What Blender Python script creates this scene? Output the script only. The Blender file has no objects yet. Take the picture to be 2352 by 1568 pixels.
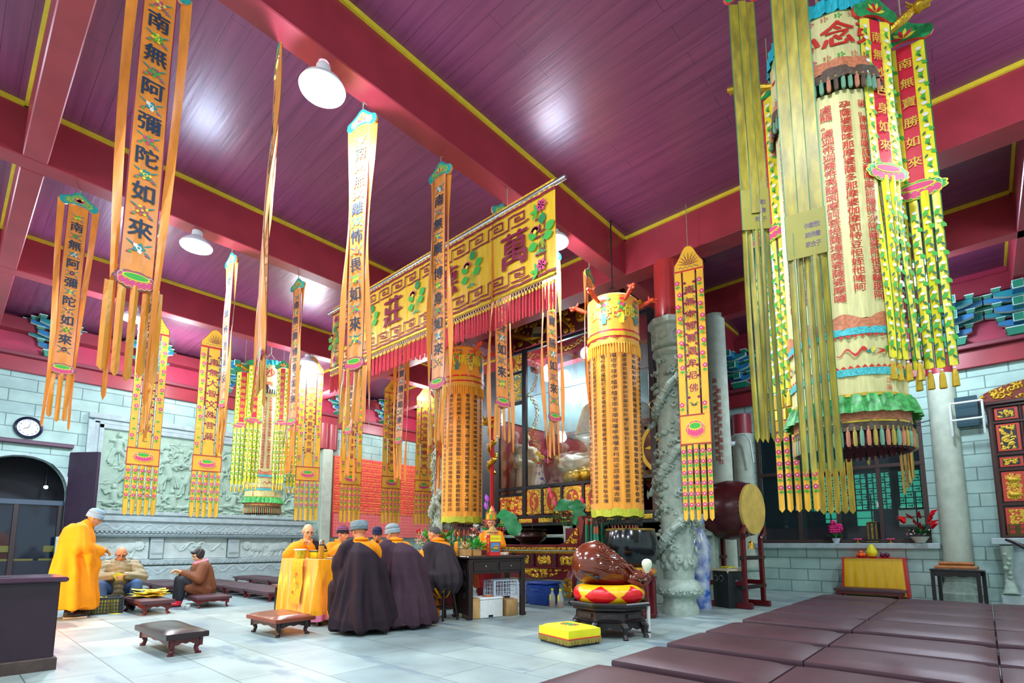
import bpy, math, random
from math import sin, cos, pi, radians, atan2, sqrt, floor, exp
from mathutils import Vector, Matrix, noise
S = bpy.context.scene
COL = S.collection
V = Vector
# ---------------------------------------------------------------- camera
CAM_H = 1.1
YAW = radians(42.15)
PIT = math.atan(143 / 1191.0)
FWD = V((cos(YAW) * cos(PIT), sin(YAW) * cos(PIT), sin(PIT)))
cd = bpy.data.cameras.new('camera')
cd.sensor_width = 36.0
cd.lens = 1191.0 / 2352 * 36
cd.shift_y = (1106 - 784) / 2352.0
cd.clip_start = 0.05
cam = bpy.data.objects.new('camera', cd)
cam.location = (0, 0, CAM_H)
cam.rotation_euler = FWD.to_track_quat('-Z', 'Y').to_euler()
COL.objects.link(cam)
S.camera = cam
# ---------------------------------------------------------------- colour management and light
S.view_settings.view_transform = 'Standard'
S.view_settings.look = 'None'
S.view_settings.gamma = 1.0
S.view_settings.use_curve_mapping = False
S.view_settings.exposure = 0.12
W = bpy.data.worlds.new('ambient_fill')  # pale ambient fill added to lift the hall's shade, no real sky
S.world = W
W.use_nodes = True
W.node_tree.nodes['Background'].inputs[0].default_value = (0.72, 0.92, 0.95, 1)
W.node_tree.nodes['Background'].inputs[1].default_value = 0.9
def light(name, kind, loc, power, color, size=0.3, rot=None, spread=None, spot=None, blend=0.6):
 d = bpy.data.lights.new(name, kind)
 d.energy = power
 d.color = color
 if kind == 'POINT':
  d.shadow_soft_size = size
 if kind == 'AREA':
  d.shape = 'DISK'
  d.size = size
 if kind == 'SPOT':
  d.spot_size = spot
  d.spot_blend = blend
  d.shadow_soft_size = size
 o = bpy.data.objects.new(name, d)
 o.location = loc
 if rot is not None:
  o.rotation_euler = rot
 COL.objects.link(o)
 return o
COOL = (0.80, 0.93, 1.0)
# the hall's high-bay lamps: six in view, the others in the bays beside and behind the viewer
LAMPS = [(2.2, 4.55, 5.62), (2.3, 8.65, 5.66), (2.3, 12.45, 5.64), (5.98, 12.45, 5.68), (6.0, 4.55, 5.72), (11.66, 0.53, 5.9)]
LAMPS_OUT = [(2.2, 0.4, 5.65), (6.2, -1.6, 5.65), (-1.6, 0.6, 5.65), (-1.6, 4.55, 5.65), (-1.6, 8.65, 5.65), (10.9, 8.0, 5.7), (-1.6, 12.4, 5.65)]
for (x, y, z) in LAMPS:
 k = 2.6 if y > 12 else 1.0
 light('lamp_light', 'SPOT', (x, y, z - 0.16), 350 * k, COOL, 0.2, (0, 0, 0), spot=radians(168), blend=0.5)
 light('spill_fill', 'POINT', (x, y, z - 0.22), 165 * k, (0.60, 0.75, 1.0), 0.22)
for (x, y, z) in LAMPS_OUT:
 light('lamp_light', 'SPOT', (x, y, z - 0.16), 330, COOL, 0.2, (0, 0, 0), spot=radians(168), blend=0.5)
 light('spill_fill', 'POINT', (x, y, z - 0.22), 140, (0.72, 0.84, 1.0), 0.22)
for (x, y, z) in ((9.7, 12.45, 5.6), (3.9, 15.3, 5.6), (7.9, 15.3, 5.6), (11.8, 15.0, 5.6)):  # added fill points without any lamp body, brightening the left wall
 light('spill_fill', 'POINT', (x, y, z), 210, (.86, .95, 1.0), .3)
# a warm electric lamp standing outside the frame on the left
light('warm_lamp', 'SPOT', (-0.9, 9.3, 0.75), 750, (1.0, 0.40, 0.07), 0.12,
  V((1, -0.12, -0.06)).to_track_quat('-Z', 'Y').to_euler(), spot=radians(95), blend=0.7)
# ---------------------------------------------------------------- colours and materials
def lin(h, a=1.0):
 h = h.lstrip('#')
 c = [int(h[i:i + 2], 16) / 255 for i in (0, 2, 4)]
 return tuple([(x / 12.92 if x <= 0.04045 else ((x + 0.055) / 1.055) ** 2.4) for x in c] + [a])
MATS = {}
def mat(name, col, rough=0.6, metal=0.0, var=0.0, scale=8.0, col2=None, bump=0.0, bscale=None, spec=0.5,
  emit=None, estr=0.0, stretch=None, trans=0.0, alpha=1.0, coat=0.0, sheen=0.0):
 if name in MATS:
  return MATS[name]
 m = bpy.data.materials.new(name)
 m.use_nodes = True
 nt = m.node_tree
 b = nt.nodes['Principled BSDF']
 b.inputs['Base Color'].default_value = lin(col)
 b.inputs['Roughness'].default_value = rough
 b.inputs['Metallic'].default_value = metal
 b.inputs['Specular IOR Level'].default_value = spec
 if trans:
  b.inputs['Transmission Weight'].default_value = trans
 if alpha < 1:
  b.inputs['Alpha'].default_value = alpha
 if coat:
  b.inputs['Coat Weight'].default_value = coat
  b.inputs['Coat Roughness'].default_value = 0.12
 if sheen:
  b.inputs['Sheen Weight'].default_value = sheen
 if emit:
  b.inputs['Emission Color'].default_value = lin(emit)
  b.inputs['Emission Strength'].default_value = estr
 src = None
 if var or col2 or bump:
  tc = nt.nodes.new('ShaderNodeTexCoord')
  mp = nt.nodes.new('ShaderNodeMapping')
  if stretch:
   mp.inputs['Scale'].default_value = stretch
  nt.links.new(tc.outputs['Object'], mp.inputs['Vector'])
  src = mp.outputs['Vector']
 if var or col2:
  nz = nt.nodes.new('ShaderNodeTexNoise')
  nz.inputs['Scale'].default_value = scale
  nz.inputs['Detail'].default_value = 5
  nt.links.new(src, nz.inputs['Vector'])
  rp = nt.nodes.new('ShaderNodeValToRGB')
  rp.color_ramp.elements[0].position = 0.35
  rp.color_ramp.elements[1].position = 0.68
  c = lin(col)
  if col2:
   c0, c1 = lin(col), lin(col2)
  else:
   c0 = tuple([x * (1 - var) for x in c[:3]] + [1])
   c1 = tuple([min(1, x * (1 + var)) for x in c[:3]] + [1])
  rp.color_ramp.elements[0].color = c0
  rp.color_ramp.elements[1].color = c1
  nt.links.new(nz.outputs['Fac'], rp.inputs['Fac'])
  nt.links.new(rp.outputs['Color'], b.inputs['Base Color'])
 if bump:
  n2 = nt.nodes.new('ShaderNodeTexNoise')
  n2.inputs['Scale'].default_value = bscale or scale * 3
  n2.inputs['Detail'].default_value = 4
  nt.links.new(src, n2.inputs['Vector'])
  bp = nt.nodes.new('ShaderNodeBump')
  bp.inputs['Strength'].default_value = bump
  bp.inputs['Distance'].default_value = 0.02
  nt.links.new(n2.outputs['Fac'], bp.inputs['Height'])
  nt.links.new(bp.outputs['Normal'], b.inputs['Normal'])
 MATS[name] = m
 return m
def brick_mat(name, c1, c2, mortar, bw, bh, msize=0.012, rough=0.7, axes='xz', offset=0.5, var=None, bump=0.3, patch=None):
 """blocks in world metres: axes names the two object axes the courses run along"""
 if name in MATS:
  return MATS[name]
 m = bpy.data.materials.new(name)
 m.use_nodes = True
 nt = m.node_tree
 b = nt.nodes['Principled BSDF']
 b.inputs['Roughness'].default_value = rough
 tc = nt.nodes.new('ShaderNodeTexCoord')
 sp = nt.nodes.new('ShaderNodeSeparateXYZ')
 cb = nt.nodes.new('ShaderNodeCombineXYZ')
 nt.links.new(tc.outputs['Object'], sp.inputs[0])
 nt.links.new(sp.outputs['XYZ'.index(axes[0].upper())], cb.inputs[0])
 nt.links.new(sp.outputs['XYZ'.index(axes[1].upper())], cb.inputs[1])
 br = nt.nodes.new('ShaderNodeTexBrick')
 br.offset = offset
 br.inputs['Scale'].default_value = 1.0
 br.inputs['Brick Width'].default_value = bw
 br.inputs['Row Height'].default_value = bh
 br.inputs['Mortar Size'].default_value = msize
 br.inputs['Mortar Smooth'].default_value = 0.2
 br.inputs['Bias'].default_value = 0.0
 br.inputs['Color1'].default_value = lin(c1)
 br.inputs['Color2'].default_value = lin(c2)
 br.inputs['Mortar'].default_value = lin(mortar)
 nt.links.new(cb.outputs[0], br.inputs['Vector'])
 nz = nt.nodes.new('ShaderNodeTexNoise')
 nz.inputs['Scale'].default_value = 2.2
 nz.inputs['Detail'].default_value = 6
 nt.links.new(cb.outputs[0], nz.inputs['Vector'])
 rp = nt.nodes.new('ShaderNodeValToRGB')
 rp.color_ramp.elements[0].position = 0.3
 rp.color_ramp.elements[1].position = 0.7
 lo, hi = var or (0.82, 1.1)
 rp.color_ramp.elements[0].color = (lo, lo, lo, 1)
 rp.color_ramp.elements[1].color = (hi, hi, hi * 0.97, 1)
 nt.links.new(nz.outputs['Fac'], rp.inputs['Fac'])
 mx = nt.nodes.new('ShaderNodeMix')
 mx.data_type = 'RGBA'
 mx.blend_type = 'MULTIPLY'
 mx.inputs['Factor'].default_value = 1.0
 nt.links.new(br.outputs['Color'], mx.inputs['A'])
 nt.links.new(rp.outputs['Color'], mx.inputs['B'])
 out = mx.outputs['Result']
 if patch:
  n3 = nt.nodes.new('ShaderNodeTexNoise')
  n3.inputs['Scale'].default_value = 1.0
  n3.inputs['Detail'].default_value = 5
  mp = nt.nodes.new('ShaderNodeMapping')
  mp.inputs['Scale'].default_value = patch[1]
  nt.links.new(cb.outputs[0], mp.inputs['Vector'])
  nt.links.new(mp.outputs[0], n3.inputs['Vector'])
  r3 = nt.nodes.new('ShaderNodeValToRGB')
  r3.color_ramp.elements[0].position = 0.58
  r3.color_ramp.elements[1].position = 0.66
  r3.color_ramp.elements[0].color = (0, 0, 0, 1)
  r3.color_ramp.elements[1].color = (patch[2],) * 3 + (1,)
  nt.links.new(n3.outputs['Fac'], r3.inputs['Fac'])
  m3 = nt.nodes.new('ShaderNodeMix')
  m3.data_type = 'RGBA'
  nt.links.new(r3.outputs['Color'], m3.inputs['Factor'])
  nt.links.new(out, m3.inputs['A'])
  m3.inputs['B'].default_value = lin(patch[0])
  out = m3.outputs['Result']
 nt.links.new(out, b.inputs['Base Color'])
 if bump:
  bp = nt.nodes.new('ShaderNodeBump')
  bp.inputs['Strength'].default_value = bump
  bp.inputs['Distance'].default_value = 0.02
  inv = nt.nodes.new('ShaderNodeMath')
  inv.operation = 'SUBTRACT'
  inv.inputs[0].default_value = 1.0
  nt.links.new(br.outputs['Fac'], inv.inputs[1])
  nt.links.new(inv.outputs[0], bp.inputs['Height'])
  nt.links.new(bp.outputs['Normal'], b.inputs['Normal'])
 MATS[name] = m
 return m
# ---------------------------------------------------------------- mesh builder
class MB:
 def __init__(self):
  self.v, self.f, self.m, self.mats = [], [], [], []
 def mi(self, m):
  if m not in self.mats:
   self.mats.append(m)
  return self.mats.index(m)
 def add(self, vs, fs, m):
  k = len(self.v)
  self.v += [tuple(x) for x in vs]
  self.f += [tuple(i + k for i in f) for f in fs]
  self.m += [self.mi(m)] * len(fs)
 def box(self, c, s, m, rz=0.0, taper=1.0, bev=0.0, M=None):
  hx, hy, hz = s[0] / 2, s[1] / 2, s[2] / 2
  if bev > 0:
   b = min(bev, hx * .9, hy * .9, hz * .9)
   rings = []
   for (z, ins) in ((-hz, b), (-hz + b, 0), (hz - b, 0), (hz, b)):
    t = taper if z > 0 else 1
    X, Y = hx * t - ins, hy * t - ins
    cb = b * 0.6
    rings.append([(X - cb, -Y, z), (X, -Y + cb, z), (X, Y - cb, z), (X - cb, Y, z), (-X + cb, Y, z), (-X, Y - cb, z), (-X, -Y + cb, z), (-X + cb, -Y, z)])
   vs = [p for r in rings for p in r]
   fs = [(i * 8 + j, i * 8 + (j + 1) % 8, i * 8 + 8 + (j + 1) % 8, i * 8 + 8 + j) for i in range(3) for j in range(8)]
   fs += [tuple(range(7, -1, -1)), tuple(range(24, 32))]
  else:
   vs = [(sx * hx * (taper if z > 0 else 1), sy * hy * (taper if z > 0 else 1), z) for z in (-hz, hz) for sx, sy in ((-1, -1), (1, -1), (1, 1), (-1, 1))]
   fs = [(0, 3, 2, 1), (4, 5, 6, 7), (0, 1, 5, 4), (1, 2, 6, 5), (2, 3, 7, 6), (3, 0, 4, 7)]
  R = Matrix.Translation(V(c)) @ Matrix.Rotation(rz, 4, 'Z')
  if M is not None:
   R = M @ R
  self.add([R @ V(p) for p in vs], fs, m)
 def lathe(self, prof, m, c=(0, 0, 0), n=24, rad=None, M=None, caps=True, a0=0.0, a1=2 * pi):
  """prof: list of (r, z); rad(angle, z) may scale the radius"""
  closed = abs(a1 - a0 - 2 * pi) < 1e-6
  nn = n if closed else n + 1
  vs, fs = [], []
  for (r, z) in prof:
   for j in range(nn):
    a = a0 + (a1 - a0) * j / n
    k = rad(a, z) if rad else 1.0
    vs.append(V((c[0] + r * k * cos(a), c[1] + r * k * sin(a), c[2] + z)))
  for i in range(len(prof) - 1):
   for j in range(n):
    j2 = (j + 1) % nn
    fs.append((i * nn + j, i * nn + j2, i * nn + nn + j2, i * nn + nn + j))
  if caps and closed:
   if prof[0][0] > 1e-5:
    fs.append(tuple(range(n - 1, -1, -1)))
   if prof[-1][0] > 1e-5:
    fs.append(tuple(range((len(prof) - 1) * n, len(prof) * n)))
  if M is not None:
   vs = [M @ p for p in vs]
  self.add(vs, fs, m)
 def tube(self, pts, r, m, n=8, caps=True, flat=1.0, up=None):
  pts = [V(p) for p in pts]
  k = len(pts)
  rs = r if isinstance(r, (list, tuple)) else [r] * k
  vs, fs = [], []
  nrm = None
  for i, p in enumerate(pts):
   t = (pts[min(i + 1, k - 1)] - pts[max(i - 1, 0)])
   if t.length < 1e-9:
    t = V((0, 0, 1))
   t.normalize()
   if nrm is None:
    a = V(up) if up else (V((0, 0, 1)) if abs(t.z) < 0.9 else V((1, 0, 0)))
    nrm = (a - t * a.dot(t)).normalized()
   else:
    nrm = (nrm - t * nrm.dot(t))
    if nrm.length < 1e-6:
     nrm = t.orthogonal()
    nrm.normalize()
   bn = t.cross(nrm)
   for j in range(n):
    a = 2 * pi * j / n
    vs.append(p + (nrm * cos(a) * flat + bn * sin(a)) * rs[i])
  for i in range(k - 1):
   for j in range(n):
    fs.append((i * n + j, i * n + (j + 1) % n, i * n + n + (j + 1) % n, i * n + n + j))
  if caps:
   fs.append(tuple(range(n - 1, -1, -1)))
   fs.append(tuple(range((k - 1) * n, k * n)))
  self.add(vs, fs, m)
 def ball(self, c, r, m, n=12, k=8, M=None):
  rr = r if isinstance(r, (tuple, list)) else (r, r, r)
  vs, fs = [(0, 0, -1)], []
  for i in range(1, k):
   z = -cos(pi * i / k)
   q = sin(pi * i / k)
   for j in range(n):
    vs.append((q * cos(2 * pi * j / n), q * sin(2 * pi * j / n), z))
  vs.append((0, 0, 1))
  for j in range(n):
   fs.append((0, 1 + (j + 1) % n, 1 + j))
  for i in range(k - 2):
   for j in range(n):
    a = 1 + i * n
    fs.append((a + j, a + (j + 1) % n, a + n + (j + 1) % n, a + n + j))
  a = 1 + (k - 2) * n
  for j in range(n):
   fs.append((a + j, a + (j + 1) % n, len(vs) - 1))
  T = Matrix.Translation(V(c)) @ (M or Matrix.Identity(4)) @ Matrix.Diagonal((rr[0], rr[1], rr[2], 1))
  self.add([T @ V(p) for p in vs], fs, m)
 def grid(self, fn, nu, nv, m, cu=False, cv=False):
  """fn(u, v) -> point, u and v in 0..1; m may be a function of (u, v)"""
  U, Vv = (nu if cu else nu + 1), (nv if cv else nv + 1)
  vs = [fn(i / nu, j / nv) for j in range(Vv) for i in range(U)]
  k = len(self.v)
  self.v += [tuple(p) for p in vs]
  for j in range(nv):
   for i in range(nu):
    i2, j2 = (i + 1) % U, (j + 1) % Vv
    self.f.append((k + j * U + i, k + j * U + i2, k + j2 * U + i2, k + j2 * U + i))
    self.m.append(self.mi(m((i + .5) / nu, (j + .5) / nv) if callable(m) else m))
 def prism(self, poly, o, u, w, d, m, side=None):
  """polygon in the (u, w) plane at o, extruded by vector d"""
  o, u, w, d = V(o), V(u), V(w), V(d)
  n = len(poly)
  a = [o + u * p[0] + w * p[1] for p in poly]
  vs = a + [p + d for p in a]
  self.add(vs, [tuple(range(n - 1, -1, -1)), tuple(range(n, 2 * n))], m)
  self.add(vs, [(i, (i + 1) % n, n + (i + 1) % n, n + i) for i in range(n)], side or m)
 def flat(self, poly, o, u, w, m):
  o, u, w = V(o), V(u), V(w)
  self.add([o + u * p[0] + w * p[1] for p in poly], [tuple(range(len(poly)))], m)
 def build(self, name, parent=None, smooth=True, angle=40):
  me = bpy.data.meshes.new(name)
  me.from_pydata(self.v, [], self.f)
  for mm in self.mats:
   me.materials.append(mm)
  me.polygons.foreach_set('material_index', self.m)
  me.update()
  me.validate()
  if smooth:
   me.polygons.foreach_set('use_smooth', [True] * len(me.polygons))
   me.set_sharp_from_angle(angle=radians(angle))
  o = bpy.data.objects.new(name, me)
  COL.objects.link(o)
  if parent is not None:
   o.parent = parent
  return o
def tag(o, label=None, cat=None, group=None, kind=None):
 if label:
  o['label'] = label
 if cat:
  o['category'] = cat
 if group:
  o['group'] = group
 if kind:
  o['kind'] = kind
 return o
def thing(name, label, cat, loc=(0, 0, 0), rz=0.0, group=None):
 o = bpy.data.objects.new(name, None)
 o.location = loc
 o.rotation_euler = (0, 0, rz)
 o.empty_display_size = 0.1
 COL.objects.link(o)
 return tag(o, label, cat, group)
def dup(root, loc, rz=None, label=None, group=None):
 r = root.copy()
 COL.objects.link(r)
 r.location = loc
 if rz is not None:
  r.rotation_euler = (0, 0, rz)
 if label:
  r['label'] = label
 if group:
  r['group'] = group
 for ch in list(root.children):
  c = ch.copy()
  COL.objects.link(c)
  c.parent = r
  for g in list(ch.children):
   d = g.copy()
   COL.objects.link(d)
   d.parent = c
 return r
def struct(name, mb, parent=None, smooth=True):
 o = mb.build(name, parent, smooth)
 if parent is None:
  o['kind'] = 'structure'
 return o
# ---------------------------------------------------------------- writing
GL = {}
def glyph(ch, res=2):
 if ch not in GL:
  c = bpy.data.curves.new('glyph', 'FONT')
  c.body = ch
  c.resolution_u = res
  o = bpy.data.objects.new('glyph', c)
  COL.objects.link(o)
  me = bpy.data.meshes.new_from_object(o.evaluated_get(bpy.context.evaluated_depsgraph_get()))
  GL[ch] = ([(v.co.x - 0.5, v.co.y - 0.38) for v in me.vertices], [tuple(p.vertices) for p in me.polygons])
  bpy.data.objects.remove(o)
  bpy.data.curves.remove(c)
  bpy.data.meshes.remove(me)
 return GL[ch]
def glyph_bold(mb, ch, fn, size, m, bold=0.0, aspect=1.0, slant=0.0):
 vs, fs = glyph(ch)
 offs = [(0, 0)] if bold == 0 else [(-bold, 0.0), (bold, 0.0), (0, bold * .6)]
 for k, (dx, dy) in enumerate(offs):
  mb.add([fn((a + dx + slant * b) * size * aspect, (b + dy) * size, k) for a, b in vs], fs, m)
def write_col(mb, text, fn, size, pitch, m, bold=0.0, aspect=1.0):
 """characters one under another; fn(a, b, k): a to the right, b upward from the first character's centre"""
 for i, ch in enumerate(text):
  if ch == ' ':
   continue
  glyph_bold(mb, ch, lambda a, b, k, i=i: fn(a, b - i * pitch, k), size, m, bold, aspect)
def hz(n):
 """cheap repeatable random in 0..1"""
 x = sin(n * 127.1 + 11.7) * 43758.5453
 return x - floor(x)
def frame(p, ang):
 """vertical plane at p whose face looks along angle ang: returns n, u (to the viewer's right)"""
 n = V((cos(ang), sin(ang), 0))
 return n, V((-n.y, n.x, 0))
# ================================================================= THE SETTING
M_floor = brick_mat('floor_slabs', '#a6b5b0', '#84989a', '#66746f', 1.15, 0.58, 0.006, 0.42, 'yx', 0.37,
     (0.78, 1.08), 0.12, ('#6b7f8a', (0.9, 2.6, 1), 0.9))
M_block = brick_mat('grey_blocks', '#a6c3bb', '#9ab8b4', '#6d8482', 0.62, 0.262, 0.011, 0.75, 'yz', 0.42, (0.80, 1.12), 0.5)
M_blockL = brick_mat('grey_blocks_long', '#a8c4bb', '#9ab7b3', '#6d8482', 0.86, 0.30, 0.011, 0.75, 'xz', 0.42, (0.80, 1.12), 0.5)
M_maroon = mat('maroon_paint', '#8a2735', 0.42, var=0.10, scale=3)
M_red = mat('red_paint', '#942c36', 0.38, var=0.10, scale=2.5)
M_pink = mat('rose_red_board', '#b02f4c', 0.45, var=0.08, scale=3)
M_gold_trim = mat('yellow_trim', '#d3ba2c', 0.45, var=0.08, scale=10)
M_stone = mat('carved_granite', '#9db0a2', 0.8, var=0.12, scale=14, bump=0.15, bscale=90)
M_plaster = mat('pale_stone_column', '#b5bfae', 0.75, var=0.10, scale=6)
M_relief = mat('green_grey_stone', '#9db6a4', 0.8, var=0.10, scale=5, bump=0.1, bscale=60)
M_frame = mat('grey_stone_frame', '#a3b3b4', 0.75, var=0.12, scale=7, bump=0.1, bscale=70)
M_dark = mat('dark_brown_wood', '#2c1d22', 0.45, var=0.15, scale=9)
M_black = mat('black_paint', '#17171c', 0.35)
M_gold = mat('gilding', '#c79a2a', 0.34, 0.75, var=0.15, scale=25, bump=0.25, bscale=60)
M_gold2 = mat('gold_leaf_bright', '#d8b23a', 0.40, 0.55, var=0.15, scale=25)
M_teal = mat('teal_paint', '#0e7f86', 0.5, var=0.1, scale=6)
M_green = mat('green_paint', '#0f7a5c', 0.5, var=0.1, scale=6)
M_blue = mat('blue_paint', '#2277ab', 0.5, var=0.1, scale=6)
M_outline = mat('pale_outline', '#bfdcd0', 0.6)
def ceiling_mat():
 m = bpy.data.materials.new('ceiling_boards')
 m.use_nodes = True
 nt = m.node_tree
 b = nt.nodes['Principled BSDF']
 b.inputs['Roughness'].default_value = 0.34
 tc = nt.nodes.new('ShaderNodeTexCoord')
 mp = nt.nodes.new('ShaderNodeMapping')
 mp.inputs['Scale'].default_value = (9.0, 0.5, 1)
 nt.links.new(tc.outputs['Object'], mp.inputs[0])
 nz = nt.nodes.new('ShaderNodeTexNoise')
 nz.inputs['Scale'].default_value = 1.5
 nz.inputs['Detail'].default_value = 6
 nt.links.new(mp.outputs[0], nz.inputs[0])
 rp = nt.nodes.new('ShaderNodeValToRGB')
 rp.color_ramp.elements[0].position = 0.3
 rp.color_ramp.elements[0].color = lin('#6a3250')
 rp.color_ramp.elements[1].position = 0.75
 rp.color_ramp.elements[1].color = lin('#80405e')
 nt.links.new(nz.outputs[0], rp.inputs[0])
 br = nt.nodes.new('ShaderNodeTexBrick')
 br.offset = 0.4
 sp = nt.nodes.new('ShaderNodeSeparateXYZ')
 cb = nt.nodes.new('ShaderNodeCombineXYZ')
 nt.links.new(tc.outputs['Object'], sp.inputs[0])
 nt.links.new(sp.outputs[1], cb.inputs[0])
 nt.links.new(sp.outputs[0], cb.inputs[1])
 nt.links.new(cb.outputs[0], br.inputs[0])
 for k, v in (('Scale', 1), ('Brick Width', 3.4), ('Row Height', 0.2), ('Mortar Size', 0.003), ('Mortar Smooth', 0.1)):
  br.inputs[k].default_value = v
 mx = nt.nodes.new('ShaderNodeMix')
 mx.data_type = 'RGBA'
 nt.links.new(br.outputs['Fac'], mx.inputs['Factor'])
 nt.links.new(rp.outputs[0], mx.inputs['A'])
 mx.inputs['B'].default_value = lin('#4a2236')
 nt.links.new(mx.outputs['Result'], b.inputs['Base Color'])
 bp = nt.nodes.new('ShaderNodeBump')
 bp.inputs['Strength'].default_value = 0.35
 bp.inputs['Distance'].default_value = 0.01
 nt.links.new(nz.outputs[0], bp.inputs['Height'])
 nt.links.new(bp.outputs[0], b.inputs['Normal'])
 return m
M_ceil = ceiling_mat()
YW, XW = 17.0, 13.8          # left (relief) wall, back (window) wall
X0, Y0 = -4.5, -5.2          # how far the hall is built behind the viewer
ZC, ZB = 6.6, 5.9            # ceiling boards, beam soffits
mb = MB()
mb.box(((X0 + XW) / 2 + .3, (Y0 + YW) / 2 + .3, -0.05), (XW - X0 + .8, YW - Y0 + .8, 0.1), M_floor)
struct('floor', mb, smooth=False)
mb = MB()
mb.box(((X0 + XW) / 2 + .3, (Y0 + YW) / 2 + .3, ZC + 0.05), (XW - X0 + .8, YW - Y0 + .8, 0.1), M_ceil)
struct('ceiling', mb, smooth=False)
# ceiling beams: along x at four y, across at three x, each with its yellow strips against the boards
tn = 1
def beam(axis, at, lo, hi, w=0.29, zb=ZB, strips=(1, 1), m=None):
 global tn
 mb = MB()
 mm = m or M_red
 L = hi - lo
 c = ((lo + hi) / 2, at, (zb + ZC) / 2) if axis == 'x' else (at, (lo + hi) / 2, (zb + ZC) / 2)
 s = (L, w, ZC - zb) if axis == 'x' else (w, L, ZC - zb)
 mb.box(c, s, mm, bev=0.012)
 o = struct('trim_%d' % tn, mb, smooth=False)
 tn += 1
 for sg, on in zip((-1, 1), strips):
  if not on:
   continue
  g = MB()
  off = sg * (w / 2 + 0.017)
  if axis == 'x':
   g.box(((lo + hi) / 2, at + off, ZC - 0.028), (L, 0.034, 0.056), M_gold_trim)
  else:
   g.box((at + off, (lo + hi) / 2, ZC - 0.028), (0.034, L, 0.056), M_gold_trim)
  g.build('yellow_trim', o, False)
 return o
for yb in (4.54, 8.64, 12.44):
 beam('x', yb, X0, 7.9)
 beam('x', yb, 8.3, 13.7)
beam('x', -3.0, X0, 13.7)
for yb in (-0.9,):
 beam('x', yb, 8.3, 13.7)
beam('y', 8.1, Y0, 16.2, w=0.42)
for xb in (-3.4, 0.42, 10.95):
 for (a, b_) in (((-5.2, 4.39) if xb > 9 else (-5.2, -3.2)), (4.69, 8.49), (8.79, 12.29), (12.59, 16.15)):
  beam('y', xb, a, b_, w=0.26 if xb != 0.42 else 0.24, strips=(1, 1))
# ---- left wall: blocks, doorway, cornice, frieze
DX0, DX1, DZ = 0.36, 2.12, 3.27      # arched doorway
mb = MB()
ZCO = 5.25
T = 0.4
yc = YW + T / 2
def wall_seg(x0, x1, z0, z1, m):
 mb.box(((x0 + x1) / 2, yc, (z0 + z1) / 2), (x1 - x0, T, z1 - z0), m)
wall_seg(X0, DX0, 0, ZCO, M_blockL)
wall_seg(DX1, XW + .3, 0, ZCO, M_blockL)
# masonry over the arch
ZS = 2.3
cx_, rx_, rz_ = (DX0 + DX1) / 2, (DX1 - DX0) / 2, DZ - ZS
arc = [(cx_ + rx_ * cos(pi * i / 18), ZS + rz_ * sin(pi * i / 18)) for i in range(19)]
poly = [(DX0, ZCO)] + [(x, z) for x, z in reversed(arc)] + [(DX1, ZCO)]
mb.prism(poly, (0, YW, 0), (1, 0, 0), (0, 0, 1), (0, T, 0), M_blockL)
struct('wall_left', mb, smooth=False)
mb = MB()
mb.box(((X0 + XW) / 2, YW - 0.03, ZCO + 0.16), (XW - X0, 0.16, 0.36), M_red, bev=0.01)
mb.box(((X0 + XW) / 2, YW - 0.10, ZCO + 0.385), (XW - X0, 0.3, 0.09), mat('dull_red_ledge', '#7c2f3c', 0.5), bev=0.01)
mb.box(((X0 + XW) / 2, YW + 0.1, (ZCO + .43 + ZC) / 2), (XW - X0, 0.2, ZC - ZCO - .43), M_pink)
mb.box(((X0 + XW) / 2, YW - 0.16, ZC - 0.26), (XW - X0, 0.34, 0.3), M_maroon, bev=0.01)
struct('trim_20', mb, smooth=False)
# door surround and darkness beyond
mb = MB()
stone_arc = []
for i in range(19):
 a = pi * i / 18
 stone_arc.append((cx_ + rx_ * cos(a), ZS + rz_ * sin(a), cx_ + (rx_ + .2) * cos(a), 2.05 + (rz_ + .2) * sin(a)))
for i in range(18):
 a, b_ = stone_arc[i], stone_arc[i + 1]
 mb.prism([(a[0], a[1]), (a[2], a[3]), (b_[2], b_[3]), (b_[0], b_[1])], (0, YW - 0.07, 0), (1, 0, 0), (0, 0, 1), (0, 0.34, 0), M_frame)
for x in (DX0 - .1, DX1 + .1):
 mb.box((x, YW + .1, ZS / 2), (.2, .34, ZS), M_frame)
mb.box((cx_ - .7, YW - 0.05, DZ + .27), (3.2, 0.2, 0.10), mat('plum_lintel', '#4b2b3f', 0.5), bev=0.015)
struct('trim_21', mb, smooth=False)
M_night = mat('night_blue_wood', '#0b1424', 0.5)
M_glassd = mat('dark_door_glass', '#0a1a2c', 0.08, spec=0.8)
mb = MB()
mb.box((cx_, YW + 1.6, 1.7), (5, 0.1, 3.6), M_night)
for x in (DX0 - .3, DX1 + .35):
 mb.box((x, YW + 1.0, 1.7), (.1, 1.2, 3.6), M_night)
mb.box((cx_, YW + 1.0, 3.45), (5, 1.3, .1), M_night)
struct('wall_porch', mb, smooth=False)
mb = MB()
mb.box((cx_, YW + .30, 2.12), (rx_ * 2, .1, .13), mat('blue_grey_steel', '#3a4a5a', 0.4), bev=.01)
for x in (DX0 + .06, cx_, DX1 - .06):
 mb.box((x, YW + .3, 1.05), (.1, .08, 2.1), M_dark, bev=.01)
for k in range(3):
 for q in (0, 1):
  mb.box((DX0 + .45 + q * 1.4 + (k - 1) * .3, YW + .33, .98), (.2, .03, .16), mat('dull_gilt', '#5c5a1c', 0.5), bev=.01)
 mb.box((cx_ + (k - 1) * .9, YW + .33, .72), (.8, .02, .05), MATS['dull_gilt'])
d1 = struct('door_1', mb, smooth=False)
g = MB()
g.box((cx_, YW + .34, 1.4), (rx_ * 2, .015, 1.4), M_glassd)
g.box((cx_, YW + .34, .35), (rx_ * 2, .03, .7), M_night)
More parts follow.
